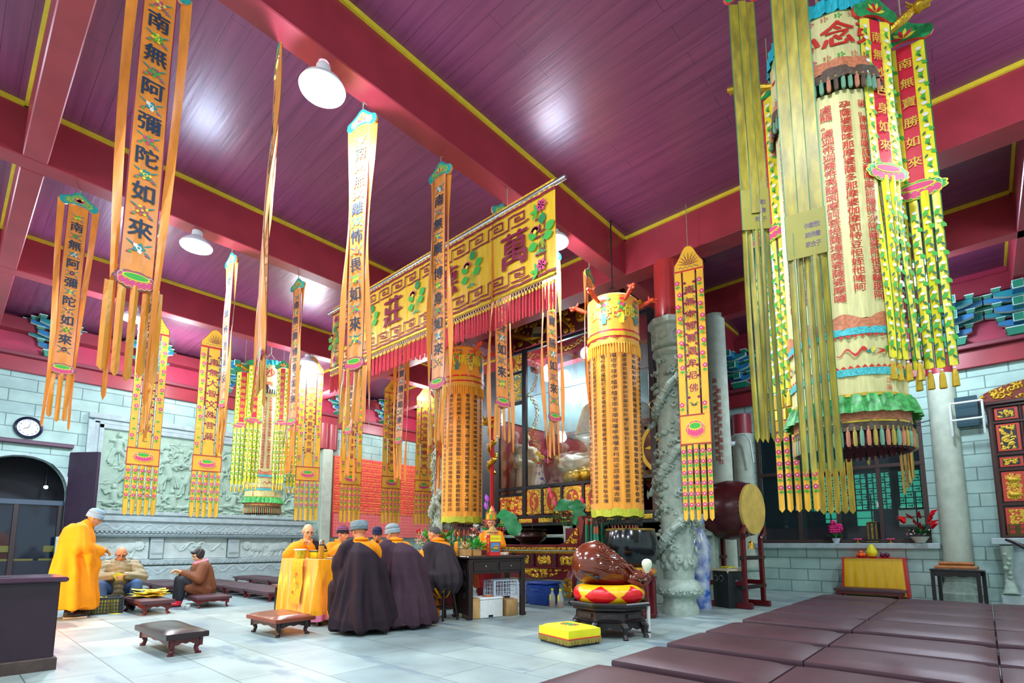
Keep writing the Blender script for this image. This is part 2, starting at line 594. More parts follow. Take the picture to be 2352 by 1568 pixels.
g.build('door_glass', d1, False)
# open leaf folded back on the wall side, seen nearly edge on
mb = MB()
mb.box((2.35, YW - .36, 1.72), (.075, .80, 3.36), mat('plum_door_leaf', '#2d1a30', 0.45, var=.15, scale=6), rz=radians(36), bev=.008)
struct('door_2', mb, smooth=False)
# small lamp glimpsed through the porch
t = thing('porch_lamp', 'small bright white lamp glowing inside the dark arched doorway', 'lamp', (1.78, YW + .75, 2.55))
mb = MB()
mb.ball((0, 0, 0), .045, mat('porch_bulb', '#ffffff', emit='#cfeaff', estr=18))
mb.build('bulb', t)
mb = MB()
mb.lathe([(.03, .04), (.04, .1), (.02, .16), (.006, .3), (.006, 1.1)], M_black, n=10)
mb.build('holder', t)
# ---- brackets (dougong) on the frieze
M_brk = [M_teal, M_blue, M_green]
def bracket_mesh():
 mb = MB()
 def block(c, s, m, taper=1.25):
  mb.box(c, s, m, taper=taper)
  mb.box((c[0], c[1] - .0, c[2] + s[2] / 2 - .008), (s[0] * taper + .012, s[1] * taper + .012, .016), M_outline)
 def arm(z, half, m, y):
  # bow shaped arm along x with cups on both ends
  n = 8
  top = [(-half, .07), (half, .07)]
  low = [(half * cos(pi * i / n), -.07 * sin(pi * i / n)) for i in range(n + 1)]
  poly = [(-half, .06)] + [(-half * cos(pi * i / (2 * n)) if False else -half + 2 * half * i / n, -.06 * sin(pi * i / n) - .0) for i in range(n + 1)] + [(half, .06)]
  mb.prism(poly, (0, y - .05, z), (1, 0, 0), (0, 0, 1), (0, .1, 0), m, M_outline)
  mb.prism([(p[0] * .94, p[1] * .8 - .002) for p in poly], (0, y - .056, z), (1, 0, 0), (0, 0, 1), (0, .02, 0), m)
  for sx in (-1, 0, 1):
   block((sx * half * .86, y, z + .1), (.09, .11, .07), M_green)
 block((0, -.12, .06), (.26, .24, .13), M_green)
 arm(.22, .24, M_blue, -.12)
 arm(.40, .40, M_teal, -.12)
 arm(.40, .28, M_blue, -.36)
 arm(.58, .52, M_green, -.12)
 arm(.58, .40, M_blue, -.36)
 arm(.58, .28, M_teal, -.58)
 for k in range(3):
  mb.box((0, -.16 - k * .16, .24 + k * .18), (.12, .4 + k * .22, .12), M_teal if k % 2 else M_blue)
  mb.box((0, -.37 - k * .27, .24 + k * .18), (.135, .03, .135), M_outline)
  mb.box((0, -.385 - k * .27, .24 + k * .18), (.115, .02, .115), M_green)
 return mb
b0 = bracket_mesh().build('roof_bracket', None, False)
places = [(-.35, 'above the doorway at the left edge'), (1.55, 'above the wall clock'), (3.55, None), (5.5, None), (7.45, None), (9.4, None), (11.3, None)]
names = ['beside the lowest orange banner', 'left of the hanging cream cylinder', 'behind the row of flowered banners', 'right of the tall grey pilaster', 'above the red name wall']
for i, (x, w) in enumerate(places):
 o = b0 if i == 0 else b0.copy()
 if i:
  COL.objects.link(o)
 o.location = (x, YW - .02, ZCO + .43)
 o.scale = (1.2, 1.2, 1.2)
 lab = 'blue green painted bracket ' + (w or names[i - 2]) + ', left wall'
 tag(o, lab, 'bracket', 'painted brackets on the left wall')
ZCR = 4.64
for i, (y, w) in enumerate(((4.35, 'beside the plain stone column'), (2.3, 'behind the big cream cylinder'), (.12, 'right of the big cream cylinder'), (-.82, 'at the right edge above the carved cabinet'))):
 o = b0.copy()
 COL.objects.link(o)
 o.rotation_euler = (0, 0, -pi / 2)
 o.location = (XW - .02, y, ZCR + .45)
 o.scale = (1.15, 1.15, 1.15)
 tag(o, 'blue green painted bracket ' + w + ', window wall', 'bracket', 'painted brackets on the window wall')
# ---- back (window) wall
WY0, WY1, WZ0, WZ1 = .80, 4.12, 1.12, 3.86
mb = MB()
def wall_b(y0, y1, z0, z1, m=None):
 mb.box((XW + T / 2, (y0 + y1) / 2, (z0 + z1) / 2), (T, y1 - y0, z1 - z0), m or M_block)
wall_b(Y0, WY0, 0, ZCR)
wall_b(WY1, YW + .3, 0, ZCR)
wall_b(WY0, WY1, 0, WZ0)
wall_b(WY0, WY1, WZ1, ZCR)
struct('wall_back', mb, smooth=False)
mb = MB()
mb.box((XW - .03, (Y0 + YW) / 2, ZCR + .17), (.16, YW - Y0, .36), M_red, bev=.01)
mb.box((XW - .1, (Y0 + YW) / 2, ZCR + .40), (.3, YW - Y0, .09), MATS['dull_red_ledge'], bev=.01)
mb.box((XW + .1, (Y0 + YW) / 2, (ZCR + .45 + ZC) / 2), (.2, YW - Y0, ZC - ZCR - .45), M_pink)
mb.box((XW - .2, (Y0 + YW) / 2, ZC - .45), (.4, YW - Y0, .35), M_maroon, bev=.01)
struct('trim_22', mb, smooth=False)
# sill course in front of the window
mb = MB()
mb.box((XW - .06, (WY0 + WY1) / 2 + .05, WZ0 / 2 - .06), (.14, WY1 - WY0 + .3, WZ0 - .12), M_block)
mb.box((XW - .10, (WY0 + WY1) / 2 + .05, WZ0 - .06), (.28, WY1 - WY0 + .36, .12), M_frame, bev=.012)
struct('trim_23', mb, smooth=False)
# pilasters (half columns) on the back wall with stone drum bases
def pilaster(name, x, y, z1, r, writing=None):
 mb = MB()
 mb.lathe([(r, .52), (r * .99, 2), (r * .97, z1)], M_plaster, (x, y, 0), 28)
 mb.lathe([(r * 1.45, 0), (r * 1.45, .13), (r * 1.3, .17), (r * 1.28, .22), (r * 1.05, .36), (r * 1.02, .42), (r * 1.2, .47), (r * 1.2, .52), (r, .54)], M_stone, (x, y, 0), 28)
 o = struct(name, mb)
 mb = MB()
 mb.lathe([(r * 1.0, z1), (r * 1.0, z1 + .5)], M_red, (x, y, 0), 24)
 mb.build('red_collar', o)
 if writing:
  mb = MB()
  a0 = atan2(-y, -x) + writing[3]
  for ci, tx in enumerate(writing[0]):
   def fn(a, b, k, ci=ci):
    an = a0 - ((ci * -1.0) * writing[4] - a) / (r * 1.02) * -1
    rr = r * (1.006 + k * .001)
    return V((x + rr * cos(an), y + rr * sin(an), writing[1] + b - ci * writing[5]))
   write_col(mb, tx, fn, writing[2], writing[2] * 1.22, mat('red_script', '#a5352c', 0.6), 0.012)
  mb.build('inscription', o, False)
 return o
pilaster('trim_24', 13.72, 4.42, 3.9, .24, (['常德鄧丽娟合家捐'], 2.55, .115, 0.0, 0, 0))
pilaster('trim_25', 13.78, .42, 4.6, .24)
# plain free standing column behind the dragon pillar with donors' names in red
M_txt = mat('red_script', '#a5352c', 0.6)
# ---- the window: frame, mullions, glass, lattice of the building beyond
M_bronze = mat('brown_window_frame', '#3d2b28', 0.45)
mb = MB()
fx = XW + .02
for y in (WY0 + .04, 1.62, 2.42, 3.22, WY1 - .04):
 mb.box((fx, y, (WZ0 + WZ1) / 2), (.1, .085, WZ1 - WZ0), M_bronze, bev=.01)
for z in (WZ0 + .04, 2.80, WZ1 - .04):
 mb.box((fx, (WY0 + WY1) / 2, z), (.11, WY1 - WY0, .085), M_bronze, bev=.01)
w1 = struct('window_1', mb, smooth=False)
M_pane = mat('window_pane', '#22343a', 0.06, spec=0.6, alpha=0.30)
mb = MB()
mb.box((fx, (WY0 + WY1) / 2, (WZ0 + WZ1) / 2), (.012, WY1 - WY0, WZ1 - WZ0), M_pane)
mb.build('window_pane', w1, False)
mb = MB()
for y in (3.27, 1.67):
 mb.box((fx - .06, y, 1.95), (.03, .035, .12), mat('pale_latch', '#c9d0cc', 0.4, 0.3), bev=.008)
mb.build('window_latch', w1, False)
# courtyard wing seen through the glass: dark wall with lit, latticed windows
mb = MB()
bx = XW + 2.0
mb.box((bx + .1, 2.5, 2.2), (.1, 8, 4.6), mat('courtyard_wall', '#1d2a2c', 0.8))
mb.box((bx, 2.5, 1.15), (.1, 8, .75), mat('plum_dado', '#3a1622', 0.5))
struct('wall_courtyard', mb, smooth=False)
mb = MB()
M_lit = mat('lit_teal_window', '#2f9c84', 0.5, emit='#3fd3b0', estr=0.75)
M_litp = mat('lit_pale_window', '#9fc4b4', 0.5, emit='#a6d6c6', estr=0.35)
mb.box((bx + .03, 2.55, 2.42), (.03, 1.9, .95), M_lit)
mb.box((bx + .03, 1.0, 2.42), (.03, .9, .95), M_lit)
mb.box((bx + .03, 2.9, 1.86), (.03, .35, .42), M_lit)
mb.box((bx + .03, 2.2, 1.8), (.03, .34, .5), M_lit)
mb.box((bx + .03, 1.2, 1.75), (.03, .62, .55), M_litp)
w2 = struct('window_2', mb, smooth=False)
mb = MB()
rnd = random.Random(5)
ML = mat('lattice_wood', '#22282a', 0.6)
def lattice(y0, y1, z0, z1, nx, nz):
 for i in range(nx + 1):
  mb.box((bx - .02, y0 + (y1 - y0) * i / nx, (z0 + z1) / 2), (.03, .022 if i not in (0, nx) else .05, z1 - z0), ML)
 for j in range(nz + 1):
  mb.box((bx - .02, (y0 + y1) / 2, z0 + (z1 - z0) * j / nz), (.03, y1 - y0, .022 if j not in (0, nz) else .05), ML)
 for i in range(nx):
  for j in range(nz):
   if (i + j) % 2 == 0:
    cy_, cz_ = y0 + (y1 - y0) * (i + .5) / nx, z0 + (z1 - z0) * (j + .5) / nz
    mb.box((bx - .02, cy_, cz_), (.03, (y1 - y0) / nx * .5, .018), ML)
    mb.box((bx - .02, cy_ - (y1 - y0) / nx * .25, cz_), (.03, .018, (z1 - z0) / nz * .5), ML)
lattice(1.6, 2.1, 1.95, 2.9, 4, 7)
lattice(2.1, 2.9, 1.95, 2.9, 6, 7)
lattice(2.9, 3.5, 1.95, 2.9, 4, 7)
lattice(.55, 1.5, 1.95, 2.9, 6, 7)
for y in (.7, 1.15, 1.6, 2.05, 2.5, 2.95, 3.4):
 mb.box((bx - .02, y, 1.85), (.03, .03, 1.0), ML)
for z in (1.55, 1.75):
 mb.box((bx - .02, 2.1, z), (.03, 3.2, .02), ML)
mb.build('window_lattice', w2, False)
# projecting lintel over the window and the dark porch roof between the two walls
mb = MB()
mb.box((XW + 1.2, 2.5, 4.2), (2.0, 8, .1), mat('courtyard_wall', '#1d2a2c'))
struct('ceiling_courtyard', mb, smooth=False)
# ---- left wall: pilaster next to the red name wall
mb = MB()
mb.box((8.95, YW - .1, 2.2), (.36, .3, 4.4), M_plaster, bev=.03)
o = struct('trim_26', mb, smooth=False)
mb = MB()
mb.lathe([(.22, 4.4), (.22, 5.3)], M_red, (8.8, YW - .05, 0), 20)
mb.lathe([(.2, 4.4), (.2, 5.3)], M_red, (9.15, YW - .05, 0), 20)
mb.build('red_post', o)
# ================================================================= RELIEF CARVING
import numpy as np
class Relief:
 """height field on a plane: o origin (lower left), u right, n outward; w x h metres"""
 def __init__(self, w, h, nx, nz):
  self.w, self.h, self.nx, self.nz = w, h, nx, nz
  self.X, self.Z = np.meshgrid(np.linspace(0, w, nx + 1), np.linspace(0, h, nz + 1))
  self.H = np.zeros_like(self.X)
 def cap(self, a, b, r0, r1=None, h=1.0, base=0.0):
  r1 = r0 if r1 is None else r1
  ax, az = a
  dx, dz = b[0] - ax, b[1] - az
  L = dx * dx + dz * dz + 1e-9
  m = max(r0, r1)
  i0, i1 = int(max(0, (min(ax, b[0]) - m) / self.w * self.nx)), int(min(self.nx, (max(ax, b[0]) + m) / self.w * self.nx + 1)) + 1
  j0, j1 = int(max(0, (min(az, b[1]) - m) / self.h * self.nz)), int(min(self.nz, (max(az, b[1]) + m) / self.h * self.nz + 1)) + 1
  if i1 <= i0 or j1 <= j0:
   return
  X, Z = self.X[j0:j1, i0:i1], self.Z[j0:j1, i0:i1]
  t = np.clip(((X - ax) * dx + (Z - az) * dz) / L, 0, 1)
  d = np.sqrt((X - ax - t * dx) ** 2 + (Z - az - t * dz) ** 2)
  r = r0 + (r1 - r0) * t
  q = np.clip(1 - (d / r) ** 2, 0, 1)
  v = np.where(q > 0, base + h * r * np.sqrt(q), 0)
  self.H[j0:j1, i0:i1] = np.maximum(self.H[j0:j1, i0:i1], v)
 def path(self, pts, r, h=1.0, base=0.0, r_end=None):
  n = len(pts) - 1
  for i in range(n):
   ra = r if r_end is None else r + (r_end - r) * i / n
   rb = r if r_end is None else r + (r_end - r) * (i + 1) / n
   self.cap(pts[i], pts[i + 1], ra, rb, h, base)
 def swirl(self, c, R, turns, r, h=1.0, flip=1, a0=0.0, base=0.0):
  n = int(14 * turns)
  self.path([(c[0] + flip * R * (1 - .85 * i / n) * cos(a0 + 2 * pi * turns * i / n), c[1] + R * (1 - .85 * i / n) * sin(a0 + 2 * pi * turns * i / n)) for i in range(n + 1)], r, h, base)
 def figure(self, x, z, s, rnd, seated=False):
  """a person of height about s, feet at z"""
  g = rnd.uniform
  lean = g(-.12, .12) * s
  hip = (x, z + s * (.24 if seated else .46))
  sh = (x + lean, hip[1] + s * .30)
  hd = (sh[0] + lean * .4, sh[1] + s * .15)
  self.cap(hd, (hd[0], hd[1] + s * .03), s * .075, s * .07, 1.0, .012)
  self.cap((hd[0], hd[1] + s * .085), (hd[0], hd[1] + s * .1), s * .035, None, 1.0, .01)
  self.cap(hip, sh, s * .12, s * .10, .75)
  self.cap((sh[0] - s * .12, sh[1] - .01 * s), (sh[0] + s * .12, sh[1] - .01 * s), s * .06, None, .8)
  for q in (-1, 1):
   e = (sh[0] + q * s * g(.17, .24), sh[1] - s * g(-.02, .17))
   w_ = (e[0] + q * s * g(-.2, .08), e[1] + s * g(-.14, .16))
   self.cap((sh[0] + q * s * .12, sh[1]), e, s * .042, s * .036, 1.0, .01)
   self.cap(e, w_, s * .036, s * .028, 1.0, .012)
   self.cap(w_, (w_[0] + .02 * s, w_[1]), s * .034, None, 1.0, .012)
   if seated:
    k = (x + q * s * g(.2, .28), z + s * g(.12, .2))
    self.cap((x + q * s * .06, hip[1] - s * .05), k, s * .075, s * .06, 1.0, .01)
    self.cap(k, (x - q * s * .02, z + s * .05), s * .055, s * .04, 1.0, .01)
   else:
    k = (x + q * s * g(.08, .2), z + s * g(.22, .28))
    self.cap((x + q * s * .06, hip[1]), k, s * .075, s * .055, 1.0)
    self.cap(k, (k[0] - q * s * g(-.02, .1), z), s * .052, s * .035, 1.0)
  # sash and drapery folds
  for i in range(4):
   a = g(-.14, .14)
   self.cap((x + a * s, hip[1] + .05 * s), (x + a * 1.8 * s, z + s * g(.02, .2)), s * .02, s * .03, .9, .02 * s)
 def dragon(self, x0, x1, zc, amp, r, rnd, waves=1.6, flip=1):
  n = 46
  pts = []
  for i in range(n + 1):
   t = i / n
   pts.append((x0 + (x1 - x0) * t, zc + amp * sin(2 * pi * waves * t) * (1 - .25 * t)))
  if flip < 0:
   pts = [(x0 + x1 - p[0], p[1]) for p in pts]
  self.path(pts[:-5], r, 1.1, .0, r * .45)
  hx, hz_ = pts[0]
  d = -1 if flip > 0 else 1
  self.cap((hx, hz_), (hx + d * r * 2.2, hz_ + r * .6), r * 1.25, r * .75, 1.1, r * .2)
  for k in range(5):
   a = (.5 + k * .35)
   self.cap((hx, hz_ + r * .4), (hx - d * r * 2.6 * cos(a), hz_ + r * 2.6 * sin(a) * (1 if k % 2 else -.6)), r * .28, r * .12, 1.0, r * .4)
  for k in (8, 18, 28, 38):
   p = pts[k]
   q = 1 if k % 4 else -1
   k2 = (p[0] + r * 2.2, p[1] - q * r * 2.6)
   self.cap(p, k2, r * .5, r * .34, 1.0, r * .2)
   for f in (-1, 0, 1):
    self.cap(k2, (k2[0] + r * (.5 + .9 * (f == 0)), k2[1] + f * r * .9 - q * r * .5), r * .2, r * .12, 1.0, r * .3)
  for i in range(2, n - 6, 3):
   p, p2 = pts[i], pts[i + 1]
   nx_, nz_ = -(p2[1] - p[1]), p2[0] - p[0]
   L = sqrt(nx_ ** 2 + nz_ ** 2) + 1e-6
   self.cap(p, (p[0] + nx_ / L * r * 1.5, p[1] + nz_ / L * r * 1.5), r * .22, r * .1, 1.0, r * .2)
 def build(self, mb, o, u, n, m, ground=None, thr=0.004, clip=None, up=V((0, 0, 1))):
  o, u, n = V(o), V(u), V(n)
  k = len(mb.v)
  H = self.H if clip is None else np.minimum(self.H, clip)
  for j in range(self.nz + 1):
   for i in range(self.nx + 1):
    p = o + u * float(self.X[j, i]) + up * float(self.Z[j, i]) + n * float(H[j, i])
    mb.v.append(tuple(p))
  a, b = mb.mi(m), mb.mi(ground or m)
  W_ = self.nx + 1
  for j in range(self.nz):
   for i in range(self.nx):
    q = max(H[j, i], H[j, i + 1], H[j + 1, i], H[j + 1, i + 1])
    mb.f.append((k + j * W_ + i, k + j * W_ + i + 1, k + (j + 1) * W_ + i + 1, k + (j + 1) * W_ + i))
    mb.m.append(a if q > thr else b)
def floral(w, h, nx, nz, seed, dens=1.0, r=.02, amp=.8):
 """scrolling leaves and curls filling a panel"""
 rnd = random.Random(seed)
 R = Relief(w, h, nx, nz)
 step = r * 4.2 / dens
 y = step * .6
 while y < h:
  x = step * .6
  while x < w:
   c = (x + rnd.uniform(-.3, .3) * step, y + rnd.uniform(-.3, .3) * step)
   if rnd.random() < .6:
    R.swirl(c, step * .55, 1.2, r * .55, amp, rnd.choice((-1, 1)), rnd.uniform(0, 6.28))
   else:
    for q in range(4):
     a = rnd.uniform(0, 6.28)
     R.cap(c, (c[0] + step * .5 * cos(a), c[1] + step * .5 * sin(a)), r * .65, r * .3, amp)
   x += step
  y += step
 return R
# ================================================================= LEFT WALL FURNISHINGS
rnd = random.Random(11)
NY = V((0, -1, 0))
UX = V((1, 0, 0))
RX0, RX1, RZ0, RZ1 = 2.72, 7.95, 1.98, 4.12
t = thing('stone_relief', 'huge grey green stone relief of crowded carved figures on the wall behind the hanging banners', 'relief', (0, 0, 0))
R = Relief(RX1 - RX0, RZ1 - RZ0, 420, 190)
for row, (zz, s0) in enumerate(((1.12, .86), (.52, .92), (.04, .86))):
 n = 11
 for i in range(n):
  x = .35 + i * (RX1 - RX0 - .5) / (n - 1) + (row % 2) * .2 + rnd.uniform(-.1, .1)
  s = s0 * rnd.uniform(.86, 1.1)
  R.figure(x, zz + rnd.uniform(-.08, .1), s, rnd, seated=(row == 2 or rnd.random() < .3))
for k in range(26):
 c = (rnd.uniform(.05, RX1 - RX0 - .05), rnd.choice((rnd.uniform(1.7, 2.08), rnd.uniform(0, 2.1))))
 R.swirl(c, rnd.uniform(.06, .13), 1.3, .018, .9, rnd.choice((-1, 1)), rnd.uniform(0, 6))
 R.cap((c[0] - .3, c[1] - .03), (c[0] + .25, c[1] + rnd.uniform(-.03, .05)), .02, .012, .9)
for k in range(60):
 x = k * .09
 R.cap((x, .03 + .02 * sin(k * 1.7)), (x + .07, .05 + .03 * sin(k * 2.3)), .05, .03, .8)
R.H *= 1.45
mb = MB()
R.build(mb, (RX0, YW - .035, RZ0), UX, NY, M_relief)
mb.build('carved_field', t, True, 60)
mb = MB()
for (a, b_, c, d_, pr_) in ((2.38, 8.28, 4.36, 4.5, .12), (2.50, 8.16, 4.24, 4.36, .075), (2.62, 8.05, 4.12, 4.24, .10)):
 mb.box(((a + b_) / 2, YW - pr_ / 2, (c + d_) / 2), (b_ - a, pr_, d_ - c), M_frame, bev=.015)
for (x, w_, pr_) in ((2.45, .14, .12), (2.57, .11, .075), (2.67, .1, .10), (8.21, .14, .12), (8.10, .1, .075), (8.0, .1, .10)):
 mb.box((x, YW - pr_ / 2, 3.12), (w_, pr_, 2.38), M_frame, bev=.015)
for (z, h_, pr_) in ((1.93, .1, .13), (1.86, .05, .09), (1.77, .13, .15), (1.69, .05, .11)):
 mb.box((5.33, YW - pr_ / 2, z), (5.9, pr_, h_), M_frame, bev=.015)
mb.build('moulded_frame', t, False)
def scroll_band(x0, x1, z0, h, dep_, seed):
 R = Relief(x1 - x0, h, int((x1 - x0) * 46), 14)
 n = int((x1 - x0) / (h * 2.2))
 for i in range(n):
  c = ((i + .5) * (x1 - x0) / n, h * .5)
  L = (x1 - x0) / n
  R.path([(c[0] - L / 2 + L * j / 12, h * .5 + h * .34 * sin(2 * pi * j / 12)) for j in range(13)], h * .07, 1.0)
  R.swirl((c[0] - L * .2, h * .34), h * .22, 1.2, h * .05, 1.0)
  R.swirl((c[0] + L * .25, h * .64), h * .22, 1.2, h * .05, 1.0, -1)
 mb = MB()
 R.build(mb, (x0, YW - dep_, z0), UX, NY, M_frame)
 return mb
scroll_band(2.3, 8.7, 1.44, .22, .10, 1).build('scroll_frieze', t, True, 60)
scroll_band(2.1, 8.7, .26, .24, .13, 2).build('lower_scroll_frieze', t, True, 60)
mb = MB()
mb.box((5.45, YW - .09, 1.36), (6.5, .18, .05), M_frame, bev=.01)
mb.box((5.45, YW - .11, 1.31), (6.5, .22, .055), mat('dark_stone_ledge', '#6d7d80', .8, var=.15, scale=9), bev=.01)
for k in range(64):
 mb.box((2.25 + k * .1015, YW - .12, 1.405), (.07, .2, .05), M_frame, bev=.02)
mb.box((5.45, YW - .06, .61), (6.6, .12, .16), M_frame, bev=.015)
for k in range(54):
 mb.box((2.25 + k * .12, YW - .125, .61), (.06, .02, .1), M_frame, bev=.012)
mb.box((5.45, YW - .06, .13), (6.6, .14, .26), M_frame, bev=.01)
mb.build('stone_ledge', t, False)
M_white = mat('white_stone_panel', '#c3d0cb', .8, var=.08, scale=5, bump=.1, bscale=60)
M_post = mat('grey_panel_post', '#aebcbc', .75, var=.1, scale=6)
for i, x0 in enumerate((2.3, 4.28, 6.26)):
 R = Relief(1.62, .58, 170, 62)
 rr = random.Random(40 + i)
 if i == 1:
  R.dragon(.12, .82, .33, .13, .04, rr, 1.3, -1)
  R.dragon(.82, 1.52, .33, .13, .04, rr, 1.3, 1)
  R.cap((.81, .22), (.81, .24), .07, .05, 1)
 else:
  for (cx0, fl) in ((.42, 1), (1.2, -1)):
   R.cap((cx0, .3), (cx0 + .2 * fl, .26), .13, .11, .5)
   R.cap((cx0 - .2 * fl, .36), (cx0 - .1 * fl, .34), .11, .1, .6)
   for q in range(12):
    a = q * .52
    R.swirl((cx0 - .2 * fl + .1 * cos(a), .36 + .1 * sin(a)), .03, 1, .012, 1, 1, a, .04)
   for q in (-.1, .02, .16, .28):
    R.cap((cx0 + q * fl, .22), (cx0 + (q + rr.uniform(-.06, .06)) * fl, .06), .04, .03, .7)
   R.path([(cx0 + fl * (.3 + .02 * j), .3 + .012 * j + .05 * sin(j)) for j in range(7)], .02, 1)
  R.path([(.05 + j * .051, .08 + .05 * sin(j * .8)) for j in range(30)], .012, 1)
  R.path([(.05 + j * .051, .48 + .05 * sin(j * .8 + 2)) for j in range(30)], .012, 1)
 mb = MB()
 R.build(mb, (x0, YW - .06, .70), UX, NY, M_white)
 mb.build('carved_panel', t, True, 60)
for x in (2.13, 4.1, 6.08, 8.05):
 mb = MB()
 mb.box((x, YW - .07, .99), (.3, .14, .58), M_post, bev=.008)
 for z in (.83, .86, 1.16, 1.19):
  mb.box((x, YW - .145, z), (.26, .012, .012), M_frame)
 mb.build('panel_post', t, False)
# clock over the door
t = thing('wall_clock', 'round wall clock with dark rim and white dial above the arched doorway', 'clock', (1.27, YW - .01, 3.90))
Mx = Matrix.Rotation(pi / 2, 4, 'X')
mb = MB()
mb.lathe([(.255, 0), (.27, .02), (.265, .06), (.235, .075), (.205, .05), (.205, .03)], mat('navy_rim', '#131a33', .25), n=40, M=Mx, caps=False)
mb.build('rim', t)
mb = MB()
mb.lathe([(0.0001, .03), (.21, .03)], mat('clock_dial', '#dfe6ee', .5), n=36, M=Mx, caps=False)
mb.build('dial', t)
M_ink = mat('ink', '#15161c', .6)
mb = MB()
for i, s in enumerate(('12', '1', '2', '3', '4', '5', '6', '7', '8', '9', '10', '11')):
 a = pi / 2 - i * pi / 6
 for q, ch in enumerate(s):
  cx0 = .165 * cos(a) + (q - (len(s) - 1) / 2) * .03
  cz0 = .165 * sin(a)
  glyph_bold(mb, ch, lambda p, b, k: V((cx0 + p * 1.0 + .012, -.034 - k * .0004, cz0 + b)), .05, M_ink, .02)
mb.build('numerals', t, False)
mb = MB()
for (a, L, w_) in ((radians(200), .10, .014), (radians(75), .15, .01)):
 mb.prism([(0, -w_ / 2), (L, -w_ / 4), (L, w_ / 4), (0, w_ / 2)], (0, -.04, 0), (cos(a), 0, sin(a)), (-sin(a), 0, cos(a)), (0, -.003, 0), M_ink)
mb.build('hands', t, False)
# red wall of name slips to the right of the pilaster
M_slip = mat('red_lamp_wall', '#ff6f55', .5, var=.08, scale=4)
M_slip2 = mat('crimson_name_board', '#f04c56', .5, var=.08, scale=5)
M_line = mat('gold_rib', '#ff9a50', .45)
M_ring = mat('pale_red_outline', '#ffd8cc', .5)
t = thing('name_board', 'large red board of rows of prayer name slips on the wall behind the monks', 'board', (0, 0, 0))
mb = MB()
mb.box((11.43, YW - .05, 3.21), (4.3, .1, 2.06), M_slip, bev=.01)
mb.build('upper_board', t, False)
mb = MB()
for k in range(22):
 z = 2.24 + k * .092
 mb.tube([(9.3 + i * .1075, YW - .11 - .006 * sin(i * 2.1 + k), z + .004 * sin(i * 1.3 + k)) for i in range(41)], .018, M_line if k % 2 == 0 else M_slip, n=5)
for k in range(22):
 for i in range(60):
  if hz(k * 71 + i) < .7:
   mb.box((9.33 + i * .0714, YW - .112, 2.275 + k * .092), (.045, .02, .05), M_slip2 if hz(k * 13 + i * 7) < .4 else M_slip)
mb.build('slip_rows', t, False)
mb = MB()
mb.box((11.43, YW - .05, 1.76), (4.3, .1, .84), M_slip2, bev=.01)
mb.build('lower_board', t, False)
mb = MB()
ring = [(cos(2 * pi * i / 10), sin(2 * pi * i / 10)) for i in range(10)]
for r_ in range(9):
 for i in range(52):
  if r_ > 6 and hz(r_ * 31 + i) < .35:
   continue
  c = V((9.36 + i * .082, YW - .104, 1.40 + r_ * .118))
  vs = [c + V((x * .03, 0, z * .05)) for x, z in ring] + [c + V((x * .021, 0, z * .04)) for x, z in ring]
  mb.add(vs, [(q, (q + 1) % 10, 10 + (q + 1) % 10, 10 + q) for q in range(10)], M_ring)
mb.build('name_slip_outline', t, False)['kind'] = 'stuff'
# ================================================================= BENCHES AND STOOLS
M_leath = mat('brown_leatherette', '#4a2e36', .42, var=.07, scale=5, bump=.10, bscale=160)
M_mahog = mat('mahogany_lacquer', '#6d1a22', .32, var=.15, scale=8, stretch=(1, 6, 1))
def cushion_mb(lx, ly, z0, z1, m, puff=.03, sag=None):
 mb = MB()
 nu, nv = 10, 14
 def top(u, v):
  x, y = (u - .5) * 2, (v - .5) * 2
  e = (1 - abs(x) ** 6) * (1 - abs(y) ** 8)
  z = z1 - puff + puff * e ** .7 if e > 0 else z1 - puff
  if sag:
   z += sag(u, v) * e
  return V((x * lx / 2, y * ly / 2, z))
 mb.grid(top, nu, nv, m)
 def side(u, v):
  per = [(-1, -1), (1, -1), (1, 1), (-1, 1)]
  q = u * 4
  i = int(q) % 4
  f = q - int(q)
  a, b_ = per[i], per[(i + 1) % 4]
  x, y = a[0] + (b_[0] - a[0]) * f, a[1] + (b_[1] - a[1]) * f
  bulge = 1 + .012 * sin(pi * v)
  return V((x * lx / 2 * bulge, y * ly / 2 * (1 + .008 * sin(pi * v)), z0 + (z1 - puff - z0) * v))
 mb.grid(side, 48, 3, m, cu=True)
 mb.flat([(-lx / 2, -ly / 2), (-lx / 2, ly / 2), (lx / 2, ly / 2), (lx / 2, -ly / 2)], (0, 0, z0), (1, 0, 0), (0, 1, 0), m)
 return mb
def cab_leg(sx, sy, lx, ly, h, m, r=.03, out=.02):
 mb = MB()
 cx0, cy0 = sx * (lx / 2 - r * 1.2), sy * (ly / 2 - r * 1.2)
 prof = [(0, 1.0, 1.25), (.35, .82, 1.3), (.5, .62, 1.0), (-.2, .34, .72), (.3, .13, .72), (.75, .06, 1.05), (.7, .0, .95)]
 pts = [(cx0 + sx * out * p[0], cy0 + sy * out * p[0], h * p[1]) for p in prof]
 mb.tube(pts, [r * p[2] for p in prof], m, n=8, up=(1, 0, 0))
 return mb
